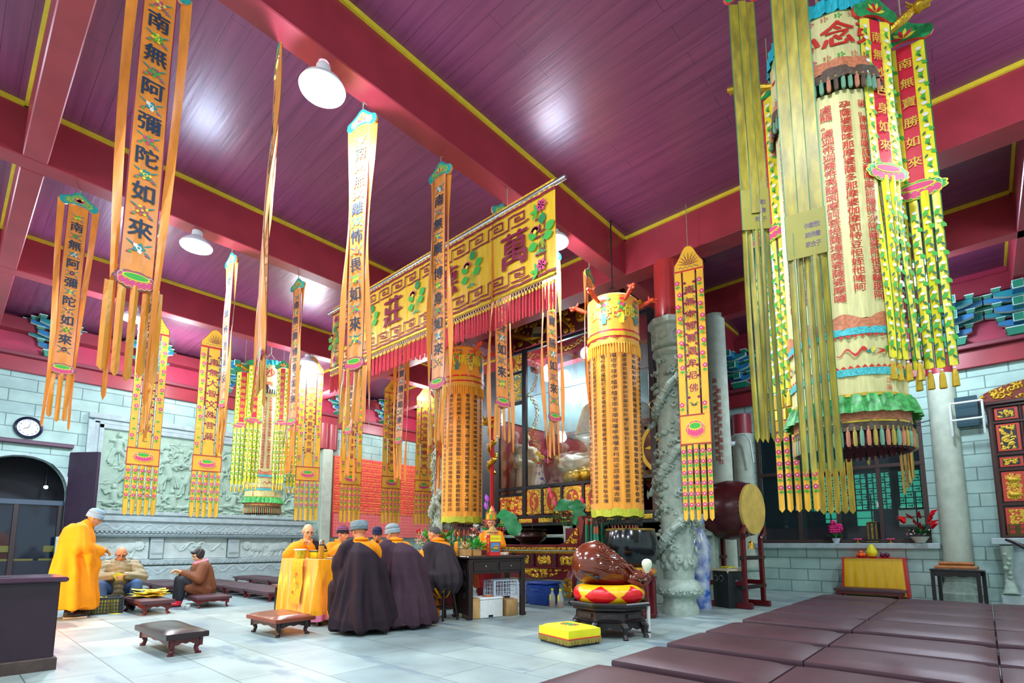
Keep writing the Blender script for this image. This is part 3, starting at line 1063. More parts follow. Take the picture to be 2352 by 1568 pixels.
def apron_mb(lx, ly, z0, z1, m):
 mb = MB()
 def wavy(L):
  n = 16
  pts = [(-L / 2, z1), (-L / 2, z0 - .035)]
  for i in range(n + 1):
   t_ = i / n
   x = -L / 2 + .05 + (L - .1) * t_
   z = z0 - .03 * (abs(2 * t_ - 1) ** 4) + .006 * cos(t_ * 6 * pi)
   pts.append((x, z))
  return pts + [(L / 2, z0 - .035), (L / 2, z1)]
 for sx in (-1, 1):
  mb.prism(wavy(ly), (sx * (lx / 2 - .022) - .011, 0, 0), (0, 1, 0), (0, 0, 1), (.022, 0, 0), m)
 for sy in (-1, 1):
  mb.prism(wavy(lx), (0, sy * (ly / 2 - .022) - .011, 0), (1, 0, 0), (0, 0, 1), (0, .022, 0), m)
 mb.box((0, 0, z1 - .008), (lx - .02, ly - .02, .016), m)
 return mb
def make_bench(name, label, cat, lx, ly, h, cush, mc, mw, puff=.018, sag=None, group=None, loc=(0, 0, 0), rz=0):
 t = thing(name, label, cat, loc, rz, group)
 cushion_mb(lx, ly, h - cush, h, mc, puff, sag).build('cushion', t, True, 50)
 apron_mb(lx - .07, ly - .07, h - cush - .05, h - cush, mw).build('frame', t, False)
 for sx in (-1, 1):
  for sy in (-1, 1):
   cab_leg(sx, sy, lx - .09, ly - .09, h - cush - .005, mw).build('leg', t)
 return t
BX = [(2.62, .74), (3.55, .72), (4.49, .72), (5.37, .76), (6.46, .88), (7.50, .88), (8.52, .92), (9.60, .86)]
BY = [1.64, .54, -.56]
words = ['nearest row', 'second row from front', 'third row from front', 'fourth row from front', 'fifth row from front', 'sixth row from front', 'seventh row from front', 'last row by window wall']
cols = ['left end of the ', 'middle of the ', 'right end of the ']
proto = None
for i, (x0, d) in enumerate(BX):
 for j, y in enumerate(BY):
  if i == 0 and j > 0:
   continue
  if i == 1 and j == 2:
   continue
  lab = 'brown kneeling bench, ' + cols[j] + words[i] + ', right side'
  if i == 0:
   lab = 'brown padded low kneeling bench cut by the bottom edge of the photo, nearest of all'
  if proto is None:
   proto = make_bench('kneeling_bench', lab, 'bench', .8, 1.085, .25, .08, M_leath, M_mahog, .03, group='kneeling benches in rows on the right', loc=(x0 + d / 2, y, 0))
   o = proto
  else:
   o = dup(proto, (x0 + d / 2, y, 0), 0, lab)
  o.scale = (d / .8, 1, 1)
left = [(3.37, 10.62, .55, 'dark red low bench on which the woman in the brown coat sits'),
  (2.12, 11.62, .62, 'brown low bench on which the bald man in the jacket sits'),
  (2.12, 12.85, .62, 'brown low bench behind the seated bald man'),
  (3.82, 15.2, .74, 'brown low bench against the wall between the seated man and woman'),
  (3.82, 14.0, .74, 'brown low bench directly behind the seated woman'),
  (4.72, 10.78, .74, 'brown bench at the near end of the long row by the wall'),
  (4.72, 11.97, .74, 'second brown bench from the near end of the long row by the wall'),
  (4.72, 13.16, .74, 'third brown bench from the near end of the long row by the wall'),
  (4.72, 14.34, .74, 'far end brown bench of the long row by the wall'),
  (6.15, 15.4, .74, 'brown bench at the far left end of the row nearest the relief wall'),
  (6.15, 14.2, .74, 'second brown bench from the left of the row nearest the relief wall'),
  (6.15, 13.0, .74, 'brown bench of the wall row partly hidden by the yellow table cloth'),
  (7.6, 14.9, .74, 'small sliver of a brown bench just left of the bald monk eating')]
for (x, y, d, lab) in left:
 o = dup(proto, (x, y, 0), 0, lab, 'kneeling benches along the left wall')
 o.scale = (d / .8, 1.12 / 1.075, .21 / .25)
o = dup(proto, (12.88, 1.82, 0), 0, 'dark brown padded bench in front of the yellow clothed offering table', 'single benches')
o.scale = (.42 / .8, 1.1, .85)
# three older upholstered footstools on the left
M_blackl = mat('black_brown_leather', '#2a1a1e', .26, var=.1, scale=5, bump=.08, bscale=80)
M_tan = mat('russet_leather', '#7c3a26', .26, var=.15, scale=4, bump=.08, bscale=80)
M_oldwood = mat('worn_red_wood', '#5e1d20', .35, var=.2, scale=9)
def pleat(u, v):
 return -.012 * abs(sin(v * 9 * pi)) * max(0, 1 - u * 1.6) + .006 * sin(7 * v + 3 * u)
make_bench('footstool', 'black leather footstool with pleated worn seat, alone in the left foreground', 'footstool', .38, 1.02, .25, .085, M_blackl, M_oldwood, .03, pleat, loc=(1.76, 6.48, 0), rz=radians(2))
make_bench('footstool', 'russet brown leather footstool in front of the yellow covered table', 'footstool', .50, .78, .25, .08, M_tan, mat('dark_walnut', '#2f1a1a', .35, var=.2, scale=9), .035, pleat, loc=(2.99, 6.62, 0), rz=radians(2))
make_bench('footstool', 'brown leather footstool heaped with yellow papers', 'footstool', .46, 1.1, .24, .075, M_leath, M_oldwood, .02, pleat, loc=(2.42, 10.25, 0), rz=radians(2))
# donation box cut off by the left edge
t = thing('donation_box', 'dark plum wooden donation box with coin slot at the left edge of the photo', 'box', (.28, 6.5, 0), radians(0))
M_plum = mat('plum_lacquer', '#2b1524', .38, var=.12, scale=6)
mb = MB()
mb.box((0, 0, .42), (1.02, .62, .70), M_plum, bev=.012)
mb.build('body', t, False)
mb = MB()
mb.box((0, 0, .785), (1.12, .72, .045), mat('plum_top', '#4a2c40', .22, var=.15, scale=5), bev=.012)
mb.box((.12, -.05, .8085), (.18, .045, .004), M_black)
mb.build('top', t, False)
mb = MB()
mb.box((0, 0, .05), (1.07, .66, .12), mat('scuffed_plinth', '#4a3a34', .6, var=.25, scale=14), bev=.01)
mb.build('plinth', t, False)
# ================================================================= HANGING BANNERS
M_or = mat('orange_satin', '#e88a24', .42, var=.10, scale=5, stretch=(3, 3, 1), sheen=.3)
M_or2 = mat('ochre_satin', '#c98a1e', .40, var=.14, scale=5, stretch=(4, 4, 1.2), sheen=.3)
M_orback = mat('red_satin_lining', '#d8431f', .5)
M_edge = mat('magenta_binding', '#8c2a50', .6)
M_crown = mat('turquoise_embroidery', '#1b9a92', .55, var=.2, scale=30)
M_pinkE = mat('pink_embroidery', '#d9447a', .6)
M_rosy = mat('rose_petal', '#b8506c', .6, var=.15, scale=20)
M_gr = mat('leaf_green_thread', '#3fae3a', .6)
M_yl = mat('yellow_thread', '#ead73a', .6)
M_nav = mat('navy_thread', '#1d3550', .6)
M_tealT = mat('teal_thread', '#2a8a86', .6)
M_whT = mat('white_thread', '#e8e2d8', .6)
M_redT = mat('red_thread', '#d0202c', .6)
M_pur = mat('purple_red_thread', '#8a1f4a', .6)
M_yban = mat('golden_yellow_cloth', '#efb428', .45, var=.08, scale=5, sheen=.3)
M_lemon = mat('lemon_satin', '#f0dd1c', .42, var=.10, scale=5, sheen=.3)
M_olive = mat('olive_gold_satin', '#8f7d0e', .5, var=.32, scale=5, stretch=(4, 4, 1), sheen=.2)
M_grnB = mat('green_binding', '#1d6b45', .5)
M_cord = mat('hemp_cord', '#8d8468', .8)
M_scar = mat('scarlet_cloth', '#d41c34', .5, var=.1, scale=4)
def strip(mb, x0, x1, z0, z1, yf, cols, nv=None, tip=None, back=None, th=.005):
 """hanging cloth strip, local coords, front faces -y. cols: [(fraction, material)...] across the width"""
 L = z0 - z1
 nv = nv or max(3, int(L / .14))
 w = x1 - x0
 us, ms = [0.0], []
 for fr, m in cols:
  us.append(us[-1] + fr)
  ms.append(m)
 us = [u / us[-1] for u in us]
 n = len(us)
 for layer, sg in ((0, -1), (1, 1)):
  k = len(mb.v)
  for j in range(nv + 1):
   z = z0 - L * j / nv
   for u in us:
    zz = z
    if j == nv and tip:
     zz = z - tip * (1 - abs(2 * u - 1))
    mb.v.append((x0 + w * u, yf(z, u) + sg * th / 2, zz))
  for j in range(nv):
   for i in range(n - 1):
    q = (k + j * n + i, k + j * n + i + 1, k + (j + 1) * n + i + 1, k + (j + 1) * n + i)
    mb.f.append(q if layer else q[::-1])
    mb.m.append(mb.mi((back or ms[i]) if layer else ms[i]))
def disc(mb, c, rx, rz_, m, y, n=8, a0=0):
 mb.flat([(c[0] + rx * cos(a0 + 2 * pi * i / n), c[1] + rz_ * sin(a0 + 2 * pi * i / n)) for i in range(n)], (0, y, 0), (1, 0, 0), (0, 0, 1), m)
def petal(mb, c, a, L, w, m, y):
 u = (cos(a), sin(a))
 v = (-u[1], u[0])
 pts = [(0, 0), (.35, .5), (.7, .42), (1, 0), (.7, -.42), (.35, -.5)]
 mb.flat([(c[0] + u[0] * p[0] * L + v[0] * p[1] * w, c[1] + u[1] * p[0] * L + v[1] * p[1] * w) for p in pts], (0, y, 0), (1, 0, 0), (0, 0, 1), m)
def emblem(mb, c, s, yf, seed):
 """one of the eight auspicious emblems with ribbons"""
 y = yf(c[1], .5) - .009
 pal = [(M_tealT, M_yl), (M_yl, M_rosy), (M_gr, M_yl), (M_rosy, M_gr), (M_tealT, M_whT), (M_gr, M_pinkE)][seed % 6]
 for k, sx in enumerate((-1, 1)):
  petal(mb, (c[0] + sx * s * .25, c[1] - s * .15), -pi / 2 + sx * .9, s * .5, s * .16, M_tealT if k else M_rosy, y)
  petal(mb, (c[0] + sx * s * .2, c[1] + s * .15), pi / 2 - sx * 1.1, s * .55, s * .10, M_tealT, y)
  disc(mb, (c[0] + sx * s * .42, c[1] - s * .34), s * .1, s * .08, M_rosy if k else M_gr, y - .0005)
 n = 5 + seed % 4
 for i in range(n):
  petal(mb, c, 2 * pi * i / n + .3 * seed, s * .38, s * .26, pal[i % 2], y - .001)
 disc(mb, c, s * .16, s * .13, pal[1], y - .0015)
 disc(mb, c, s * .08, s * .07, pal[0], y - .002)
def lotus(mb, c, w, h, y, m1=None, ctr=None, rim=None):
 m1 = m1 or M_rosy
 n = 44
 def sc(k, s):
  a = 2 * pi * k / n
  b = 1 + .10 * abs(sin(a * 5.5))
  return (c[0] + w * .5 * s * b * cos(a), c[1] + h * .46 * s * b * sin(a))
 mb.flat([sc(k, 1.0) for k in range(n)], (0, y, 0), (1, 0, 0), (0, 0, 1), rim or M_yl)
 mb.flat([sc(k, .93) for k in range(n)], (0, y - .0012, 0), (1, 0, 0), (0, 0, 1), m1)
 for r_, (nn, zo, L, mm) in enumerate(((7, .10, .52, M_whT), (7, .10, .46, m1), (6, -.06, .42, M_yl), (6, -.06, .36, M_pinkE))):
  for i in range(nn):
   q = (i - (nn - 1) / 2) / (nn / 2)
   disc(mb, (c[0] + q * w * .40, c[1] + h * (zo - .16 + .16 * q * q)), w * .085 * (1 - .12 * (r_ % 2)), h * L * .55, mm, y - .002 - .0006 * r_, 10)
 disc(mb, (c[0], c[1] + h * .17), w * .33, h * .20, M_yl, y - .0056, 16)
 disc(mb, (c[0], c[1] + h * .18), w * .29, h * .155, ctr or M_gr, y - .0062, 16)
def flower_sprig(mb, c, s, y, m=None, flip=1):
 for i in range(5):
  petal(mb, c, 2 * pi * i / 5 + .3, s * .5, s * .42, m or M_pinkE, y)
 disc(mb, c, s * .14, s * .14, M_whT, y - .0006, 6)
 for k, a in enumerate((-1.9, -1.0, -2.5)):
  petal(mb, (c[0], c[1] - s * .55), a if flip > 0 else pi - a, s * .62, s * .24, M_gr, y)
 petal(mb, (c[0], c[1] - s * .4), -pi / 2, s * 1.1, s * .07, M_gr, y + .0004)
def crown_poly(w, h):
 """lotus-leaf canopy outline, base at z = 0"""
 half = [(0, 1.0), (.10, .93), (.17, .80), (.27, .66), (.36, .55), (.45, .50), (.5, .40), (.52, .18), (.46, .02), (.36, -.03), (.22, .10), (.10, .16), (0, .18)]
 pts = [(x * w, z * h) for x, z in half]
 return pts + [(-x, z) for x, z in reversed(pts[1:-1])]
def orange_banner(loc, rz, text, label, lens, tails=3, seed=0, dark=False, sway=.02, twist=0.0):
 """lens: (crown top z, strip bottom z, tail bottom z, ribbon bottom z) in the hall's heights"""
 ct, sb, tb, rb = lens
 t = thing('prayer_banner', label, 'banner', (loc[0], loc[1], 0), rz, 'orange banners with black characters')
 w = .225
 H = ct - .2
 def yf(z, u):
  d = max(0, H - z)
  return sway * sin(d * 1.7 + seed) * min(1, d) + twist * (u - .5) * d + .004 * sin(9 * u + 5 * z)
 mb = MB()
 mb.prism(crown_poly(.40, .22), (0, -.012, ct - .215), (1, 0, 0), (0, 0, 1), (0, .024, 0), M_crown, M_or)
 inn = [(x * .72, z * .72 + .03) for x, z in crown_poly(.40, .22)]
 mb.flat(inn, (0, -.0135, ct - .215), (1, 0, 0), (0, 0, 1), mat('gold_green_embroidery', '#7fae55', .6, var=.4, scale=60))
 for i in range(5):
  petal(mb, (0, ct - .14), pi * (.15 + .175 * i), .07, .035, M_yl if i % 2 else M_pinkE, -.015)
 mb.build('canopy', t, False)
 mb = MB()
 strip(mb, -w / 2, w / 2, H + .01, sb, yf, [(.04, M_edge), (.31, M_or), (.3, M_or), (.31, M_or), (.04, M_edge)], back=M_or2)
 n = len(text)
 top, bot = H - .16, sb + .28
 pitch = (top - bot) / (n - .0)
 for i, ch in enumerate(text):
  z = top - pitch * (i + .5)
  glyph_bold(mb, ch, lambda a, b, k: V((a, yf(z + b, .5) - .010 - .0006 * k, z + b)), min(.165, pitch * .55), M_nav, .022)
  emblem(mb, (0, top - pitch * i), min(.15, pitch * .40), yf, i + seed)
 emblem(mb, (0, bot - pitch * .02), min(.15, pitch * .42), yf, seed + 3)
 mb.build('lettered_strip', t, False)
 for sx in (-1, 1):
  mb = MB()
  top = H + .05
  xw = .075
  def yr(z, u, sx=sx):
   d = top - z
   return .01 + .05 * sin(d * .9 + seed * 1.3 + sx) * min(1, d * .5) + .02 * cos(3 * d + u * 2.4 + seed)
  k = len(mb.v)
  nv = 26
  us = (0, .5, 1)
  for layer in (0, 1):
   k = len(mb.v)
   for j in range(nv + 1):
    q = j / nv
    z = top - (top - rb) * q
    ww = xw * (1 - .62 * q ** 1.4)
    x = sx * (.165 + .03 * sin(q * 4 + seed) - .012)
    for u in us:
     mb.v.append((x + (u - .5) * ww, yr(z, u) + layer * .006, z - (.04 * (1 - abs(2 * u - 1)) if j == nv else 0)))
   for j in range(nv):
    for i in range(2):
     q = (k + j * 3 + i, k + j * 3 + i + 1, k + j * 3 + i + 4, k + j * 3 + i + 3)
     mb.f.append(q if layer else q[::-1])
     mb.m.append(mb.mi(M_or2 if layer else M_or))
  mb.build('side_ribbon', t, True)
 mb = MB()
 y = yf(sb, .5)
 lotus(mb, (0, sb + .01), .27, .15, y - .014, M_rosy, M_gr, mat('dark_petal_edge', '#5c4a4a', .6))
 mb.prism([(.13 * cos(pi + pi * i / 10), .085 * sin(pi + pi * i / 10) + .03) for i in range(11)] + [(.1, .05), (-.1, .05)], (0, y - .012, sb - .01), (1, 0, 0), (0, 0, 1), (0, .018, 0), M_rosy)
 mb.build('lotus_emblem', t, False)
 for i in range(tails):
  x = (i - (tails - 1) / 2) * .078
  mb = MB()
  def yt(z, u, i=i):
   d = sb - z
   return y + .015 * sin(d * 2.5 + i * 2 + seed) + .012 * sin(5 * u + i + d * 4)
  L = tb + .03 * sin(i * 2.3 + seed)
  strip(mb, x - .026, x + .026, sb - .03, L, yt, [(.5, M_or2 if dark else M_or), (.5, M_or2)], tip=.035, nv=9, back=M_or2)
  mb.build('tail', t, False)
 mb = MB()
 mb.tube([(0, 0, ct - .02), (.004, 0, ct + .08), (-.004, 0, max(ZB, ct + .1))], .006, M_cord, n=5)
 mb.tube([(0, 0, ct + .05), (.03, -.01, ct + .08), (.05, 0, ct + .05)], .004, M_cord, n=4)
 mb.build('cord', t)
 return t
R90 = radians(90)
AM = '南無阿彌陀如來'
Y1, Y2 = 4.66, 8.78
B1 = [(.85, -92, AM, 'largest orange banner, leaving the top of the photo on the left, broad satin side ribbons', (5.84, 3.08, 2.36, 2.18), 5, 1, 0),
  (1.80, -196, '南無甘露王如來', 'orange banner seen almost edge on just left of the brightest ceiling lamp', (5.85, 2.75, 2.45, 2.3), 3, 2, .02),
  (2.72, -164, '南無離怖畏如來', 'bright orange banner to the right of the biggest ceiling lamp, facing the viewer', (5.80, 2.93, 2.35, 2.3), 5, 3, 0),
  (3.82, -177, '南無廣博身如來', 'narrow orange banner crossing the left half of the wide yellow valance', (5.83, 2.98, 2.3, 2.2), 4, 4, 0),
  (4.95, -95, '南無妙色身如來', 'orange banner hanging behind the red tassels of the wide yellow valance', (5.85, 2.98, 2.5, 2.35), 4, 5, 0),
  (6.08, -96, '南無寶勝如來', 'orange banner at the right end of the yellow valance before the glass shrine', (5.78, 2.98, 2.4, 2.3), 3, 6, 0),
  (7.12, -77, '南無多寶如來', 'slim orange banner turned edge on touching the near orange sutra cylinder', (5.80, 2.8, 2.0, 1.9), 3, 7, 0)]
for (x, a, tx, lab, ln, nt, sd, tw) in B1:
 orange_banner((x, Y1), radians(a) + R90, tx, lab, ln, nt, sd, twist=tw)
B2 = [(.91, -90, AM, 'orange banner farthest left, above the wall clock, its turquoise canopy in full view', (5.85, 3.36, 2.72, 2.62), 3, 8, 0),
  (1.83, -184, '南無甘露王如來', 'orange banner turned away half hidden behind the largest one on the left', (5.84, 3.28, 2.7, 2.6), 3, 9, .01),
  (2.85, -176, '南無離怖畏如來', 'slim glowing orange banner right of the second ceiling lamp', (5.84, 3.3, 2.55, 2.5), 3, 10, 0),
  (3.97, -171, '南無廣博身如來', 'orange banner in front of the far cream sutra cylinder, right of the edge-on one', (5.84, 3.2, 2.35, 2.3), 4, 11, 0),
  (5.08, -176, '南無妙色身如來', 'orange banner showing under the tails of the brightly lit banner', (5.84, 3.22, 2.4, 2.3), 3, 12, 0),
  (6.24, -175, '南無寶勝如來', 'orange banner under the left half of the valance before the red name wall', (5.84, 3.2, 2.45, 2.4), 3, 13, 0),
  (7.40, -120, '南無多寶如來', 'orange banner seen edge on against the left side of the far orange sutra cylinder', (5.84, 3.1, 2.3, 2.2), 3, 14, .03)]
for (x, a, tx, lab, ln, nt, sd, tw) in B2:
 orange_banner((x, Y2), radians(a) + R90, tx, lab, ln, nt, sd, twist=tw)
def flower_banner(loc, rz, text, label, zs, w=.54, seed=0):
 """zs: crown top, crown base, panel bottom / square top, square bottom, tail end"""
 z0, z1, z2, z3, z4 = zs
 t = thing('flower_banner', label, 'banner', (loc[0], loc[1], 0), rz, 'flowered yellow banners with five tails')
 yf = lambda z, u: .012 * sin(z * 2 + seed) + .006 * sin(7 * u + 3 * z)
 mb = MB()
 hh = z0 - z1
 crown = [(0, 1), (.10, .97), (.19, .84), (.30, .58), (.42, .36), (.49, .26), (.5, 0)]
 poly = [(x * w, z * hh) for x, z in crown]
 poly = poly + [(-x, z) for x, z in reversed(poly[1:])]
 mb.prism(poly, (0, -.004, z1), (1, 0, 0), (0, 0, 1), (0, .008, 0), mat('brown_binding', '#8a4a3a', .6))
 mb.flat([(x * .95, z * .94 + hh * .025) for x, z in poly], (0, -.0055, z1), (1, 0, 0), (0, 0, 1), M_yban)
 for i in range(9):
  a = pi * (.08 + .84 * i / 8)
  petal(mb, (0, z1 + hh * .2), a, hh * (.38 + .15 * sin(a)), .016, MATS['brown_binding'], -.007)
 for i in range(12):
  disc(mb, ((i - 5.5) * w * .055, z1 + hh * (.12 + .03 * sin(i * 2.2))), .012, .008, M_nav, -.007, 5)
 mb.box((0, -.003, z1 - .012), (w, .012, .03), M_redT)
 mb.build('peaked_top', t, False)
 for sx, ww, nm in ((-1, .24, 'side_panel'), (0, .42, 'lettered_panel'), (1, .24, 'side_panel')):
  mb = MB()
  c = sx * w * .365
  hw = w * ww / 2
  strip(mb, c - hw, c + hw, z1 - .02, z2, yf, [(.05, mat('brown_binding', '#8a4a3a')), (.9, M_yban), (.05, MATS['brown_binding'])], back=M_or2)
  L = z1 - z2
  if sx:
   k = 0
   z = z1 - .2
   while z > z2 + .15:
    flower_sprig(mb, (c + (k % 2 - .5) * .03, z), .085, yf(z, .5) - .013, None, 1 if k % 2 else -1)
    z -= .2
    k += 1
  else:
   n = len(text)
   top = z1 - .34
   pitch = (top - (z2 + .42)) / max(1, n - 1)
   for i, ch in enumerate(text):
    z = top - pitch * i
    glyph_bold(mb, ch, lambda a, b, k: V((a, yf(z + b, .5) - .014 - .0005 * k, z + b)), min(.17, pitch * .72), M_pur, .02)
   q = 0
   z = z1 - .22
   while z > z2 + .2:
    for s2 in (-1, 1):
     xx = s2 * hw * .74
     yy = yf(z, .5) - .014
     if q % 2 == 0:
      for i in range(5):
       petal(mb, (xx, z), 2 * pi * i / 5, .026, .022, M_pur, yy)
     else:
      petal(mb, (xx, z), pi / 2 + .5 * s2, .04, .018, M_gr, yy)
      petal(mb, (xx, z), -pi / 2 + .5 * s2, .04, .018, M_gr, yy)
    z -= .085
    q += 1
   for a in range(-3, 4):
    for i in range(5):
     petal(mb, (a * hw * .24, z2 + .14 + .012 * a * a), 2 * pi * i / 5, .024, .02, M_pur if a % 2 else M_gr, yf(z2, .5) - .0062)
  mb.build(nm, t, False)
 mb = MB()
 strip(mb, -w / 2, w / 2, z2, z3, yf, [(.03, M_redT), (.94, M_yban), (.03, M_redT)], nv=4, back=M_or2)
 for z in (z2 - .01, z3 + .01):
  mb.box((0, yf(z, .5), z), (w, .011, .026), mat('red_brown_band', '#a83c2c', .6))
 lotus(mb, (0, (z2 + z3) / 2), w * .62, (z2 - z3) * .62, yf(z2, .5) - .012, mat('coral_petal', '#ea5a66', .6), M_gr)
 mb.build('lotus_panel', t, False)
 for i in range(5):
  c = (i - 2) * w * .205
  hw = w * .078
  mb = MB()
  def yt(z, u, i=i):
   d = z3 - z
   return yf(z3, .5) + .012 * sin(d * 2.1 + i * 1.9 + seed) + .006 * sin(6 * u + i)
  strip(mb, c - hw, c + hw, z3, z4 + .03, yt, [(.07, mat('green_edge_thread', '#5f7a2c', .6)), (.43, M_yban), (.43, M_yban), (.07, MATS['green_edge_thread'])], tip=.05, nv=10, back=M_or2)
  z = z3 - .1
  k = 0
  while z > z4 + .22:
   flower_sprig(mb, (c, z), .075, yt(z, .5) - .012, None, 1 if (k + i) % 2 else -1)
   z -= .165
   k += 1
  mb.build('tail', t, False)
 mb = MB()
 mb.tube([(0, 0, z0 - .01), (0, 0, ZC if loc[1] < 4 else z0 + .06)], .006, M_cord, n=5)
 mb.build('cord', t)
 return t
YF = 12.42
FB = [(2.66, -92, '南無大行普賢菩薩', 'flowered yellow banner farthest left, half covered by the small orange banner', 5.88, 2),
  (3.82, -100, '南無大智文殊菩薩', 'flowered yellow banner behind the slim glowing orange banner', 5.88, 3),
  (6.10, -112, '南無大慈大悲觀世音菩薩', 'flowered yellow banner beside the grey pilaster, right of the far cream cylinder', 5.88, 4),
  (7.30, -106, '南無大願地藏王菩薩', 'flowered yellow banner at the left edge of the red name wall', 5.88, 5),
  (8.58, -106, '南無接引導師阿彌陀佛', 'flowered yellow banner in the middle of the red name wall', 5.88, 6),
  (9.75, -112, '南無消災延壽藥師佛', 'flowered yellow banner partly hidden by the far dragon pillar', 5.88, 7)]
for (x, a, tx, lab, zt, sd) in FB:
 flower_banner((x, YF), radians(a) + R90, tx, lab, (zt, zt - .42, 3.02, 2.66, 1.68), .56, sd)
flower_banner((7.72, 3.17), radians(-165) + R90, '南無本師釋迦牟尼佛', 'large bright flowered yellow banner in front of the near dragon pillar', (5.88, 5.46, 3.1, 2.62, 1.46), .46, 1)
flower_banner((7.72, 1.80), radians(-166) + R90, '南無當來彌勒尊佛', 'flowered yellow banner whose five tails show left of the near cream cylinder, before the window', (5.88, 5.46, 3.1, 2.62, 1.54), .50, 8)
# plain yellow banner further back whose five tails show beneath the near cylinder
t = thing('plain_banner', 'plain dull yellow banner with five tails in front of the middle of the window', 'banner', (7.4, 1.30, 0), radians(-166) + R90)
mb = MB()
strip(mb, -.2, .2, 5.85, 3.2, lambda z, u: .01 * sin(z), [(1, M_olive)])
mb.build('panel', t, False)
mb = MB()
mb.tube([(0, 0, 5.84), (0, 0, ZC)], .006, M_cord, n=5)
mb.build('cord', t)
for i in range(5):
 mb = MB()
 c = (i - 2) * .076
 strip(mb, c - .03, c + .03, 3.2, 1.5, lambda z, u, i=i: .01 * sin(z * 2 + i), [(.08, M_or2), (.42, M_olive), (.42, M_olive), (.08, M_or2)], tip=.04, nv=9)
 mb.build('tail', t, False)
for (x, y, zb_, lab, sp_) in ((6.75, .80, 1.98, 'bunch of thin yellow ribbons dangling below the middle of the near cream cylinder', .02), (6.55, .52, 1.62, 'longest thin yellow ribbons dangling below the right side of the near cream cylinder', .012)):
 t = thing('ribbon_bunch', lab, 'ribbon', (x, y, 0), radians(-165) + R90)
 mb = MB()
 for i in range(4):
  strip(mb, (i - 1.5) * sp_ * 2 - .014, (i - 1.5) * sp_ * 2 + .014, 3.0, zb_ + .05 * i, lambda z, u, i=i: .05 * sin((3 - z) * 2 + i) + .02 * (u - .5), [(.5, M_or2), (.5, M_olive)], tip=.03, nv=12)
  mb.build('ribbon', t, False)
  mb = MB()
 mb.tube([(0, 0, 2.98), (0, 0, ZC)], .006, M_cord, n=5)
 mb.build('cord', t)
# ================================================================= THE WIDE VALANCE
M_val = mat('yellow_valance_silk', '#eebc1a', .38, var=.10, scale=7, stretch=(9, 9, .6), sheen=.3)
M_wine = mat('wine_thread', '#8a1238', .55)
M_fr = mat('red_tassel', '#c3142a', .6, var=.15, scale=30)
t = thing('lettered_valance', 'wide yellow silk valance with big wine coloured characters and red tassels hung across the hall', 'valance', (4.80, 6.33, 0), -R90)
VW, VT, VB = 5.42, 5.52, 4.40
def yv(x, z):
 return .009 * sin(x * 21) * (.5 + .5 * (VT - z)) + .004 * sin(x * 47 + z * 3)
mb = MB()
for layer in (0, 1):
 mb.grid(lambda u, v: V(((u - .5) * VW, yv((u - .5) * VW, VT - v * (VT - VB)) + .006 * layer, VT - v * (VT - VB))), 150, 8, M_val)
mb.grid(lambda u, v: V(((u - .5) * VW, -.012 + .02 * sin(u * 400) * (1 - abs(2 * v - 1)), VT + .12 - .12 * v)), 300, 2, M_val)
def band(pts, r, m, dy=-.020):
 for i in range(len(pts) - 1):
  a, b = V((pts[i][0], 0, pts[i][1])), V((pts[i + 1][0], 0, pts[i + 1][1]))
  d = (b - a)
  L = d.length
  n = max(1, int(L / .08))
  d.normalize()
  nn = V((-d.z, 0, d.x)) * r
  for k in range(n):
   p, q = a + d * (L * k / n) - d * (r if k == 0 else 0), a + d * (L * (k + 1) / n) + d * (r if k == n - 1 else 0)
   P = [p - nn, q - nn, q + nn, p + nn]
   for s_ in P:
    s_.y = yv(s_.x, s_.z) + dy
   mb.add(P, [(0, 1, 2, 3)], m)
for z in (VT - .01,):
 band([(-VW / 2, z), (VW / 2, z)], .018, M_wine)
band([(-VW / 2, VB + .04), (VW / 2, VB + .04)], .014, M_wine)
def meander(x0, x1, zt, zb_, n):
 u = (x1 - x0) / n
 for i in range(n):
  x = x0 + i * u
  h = zt - zb_
  band([(x, zb_), (x + u * .08, zb_), (x + u * .08, zt), (x + u * .78, zt), (x + u * .78, zb_ + h * .38), (x + u * .40, zb_ + h * .38), (x + u * .40, zb_ + h * .66), (x + u * .58, zb_ + h * .66)], .011, M_wine)
  band([(x + u * .24, zb_ + h * .0), (x + u * 1.0, zb_)], .011, M_wine)
meander(-VW / 2 + .42, VW / 2 - .42, VT - .09, VT - .25, 12)
meander(-VW / 2 + .42, VW / 2 - .42, VB + .25, VB + .10, 12)
for sx in (-1, 1):
 x = sx * (VW / 2 - .22)
 for q in range(3):
  z0_ = VT - .32 - q * .24
  band([(x - .08 * sx, z0_), (x + .06 * sx, z0_), (x + .06 * sx, z0_ - .18), (x - .02 * sx, z0_ - .18), (x - .02 * sx, z0_ - .09)], .011, M_wine)
mb.mi(M_wine)
CH = '萬德莊嚴'
for i, ch in enumerate(CH):
 xx = (1.5 - i) * 1.36
 glyph_bold(mb, ch, lambda a, b, k: V((xx + a, yv(xx + a, 4.96 + b) - .026 - .0008 * k, 4.96 + b)), .52, M_wine, .03)
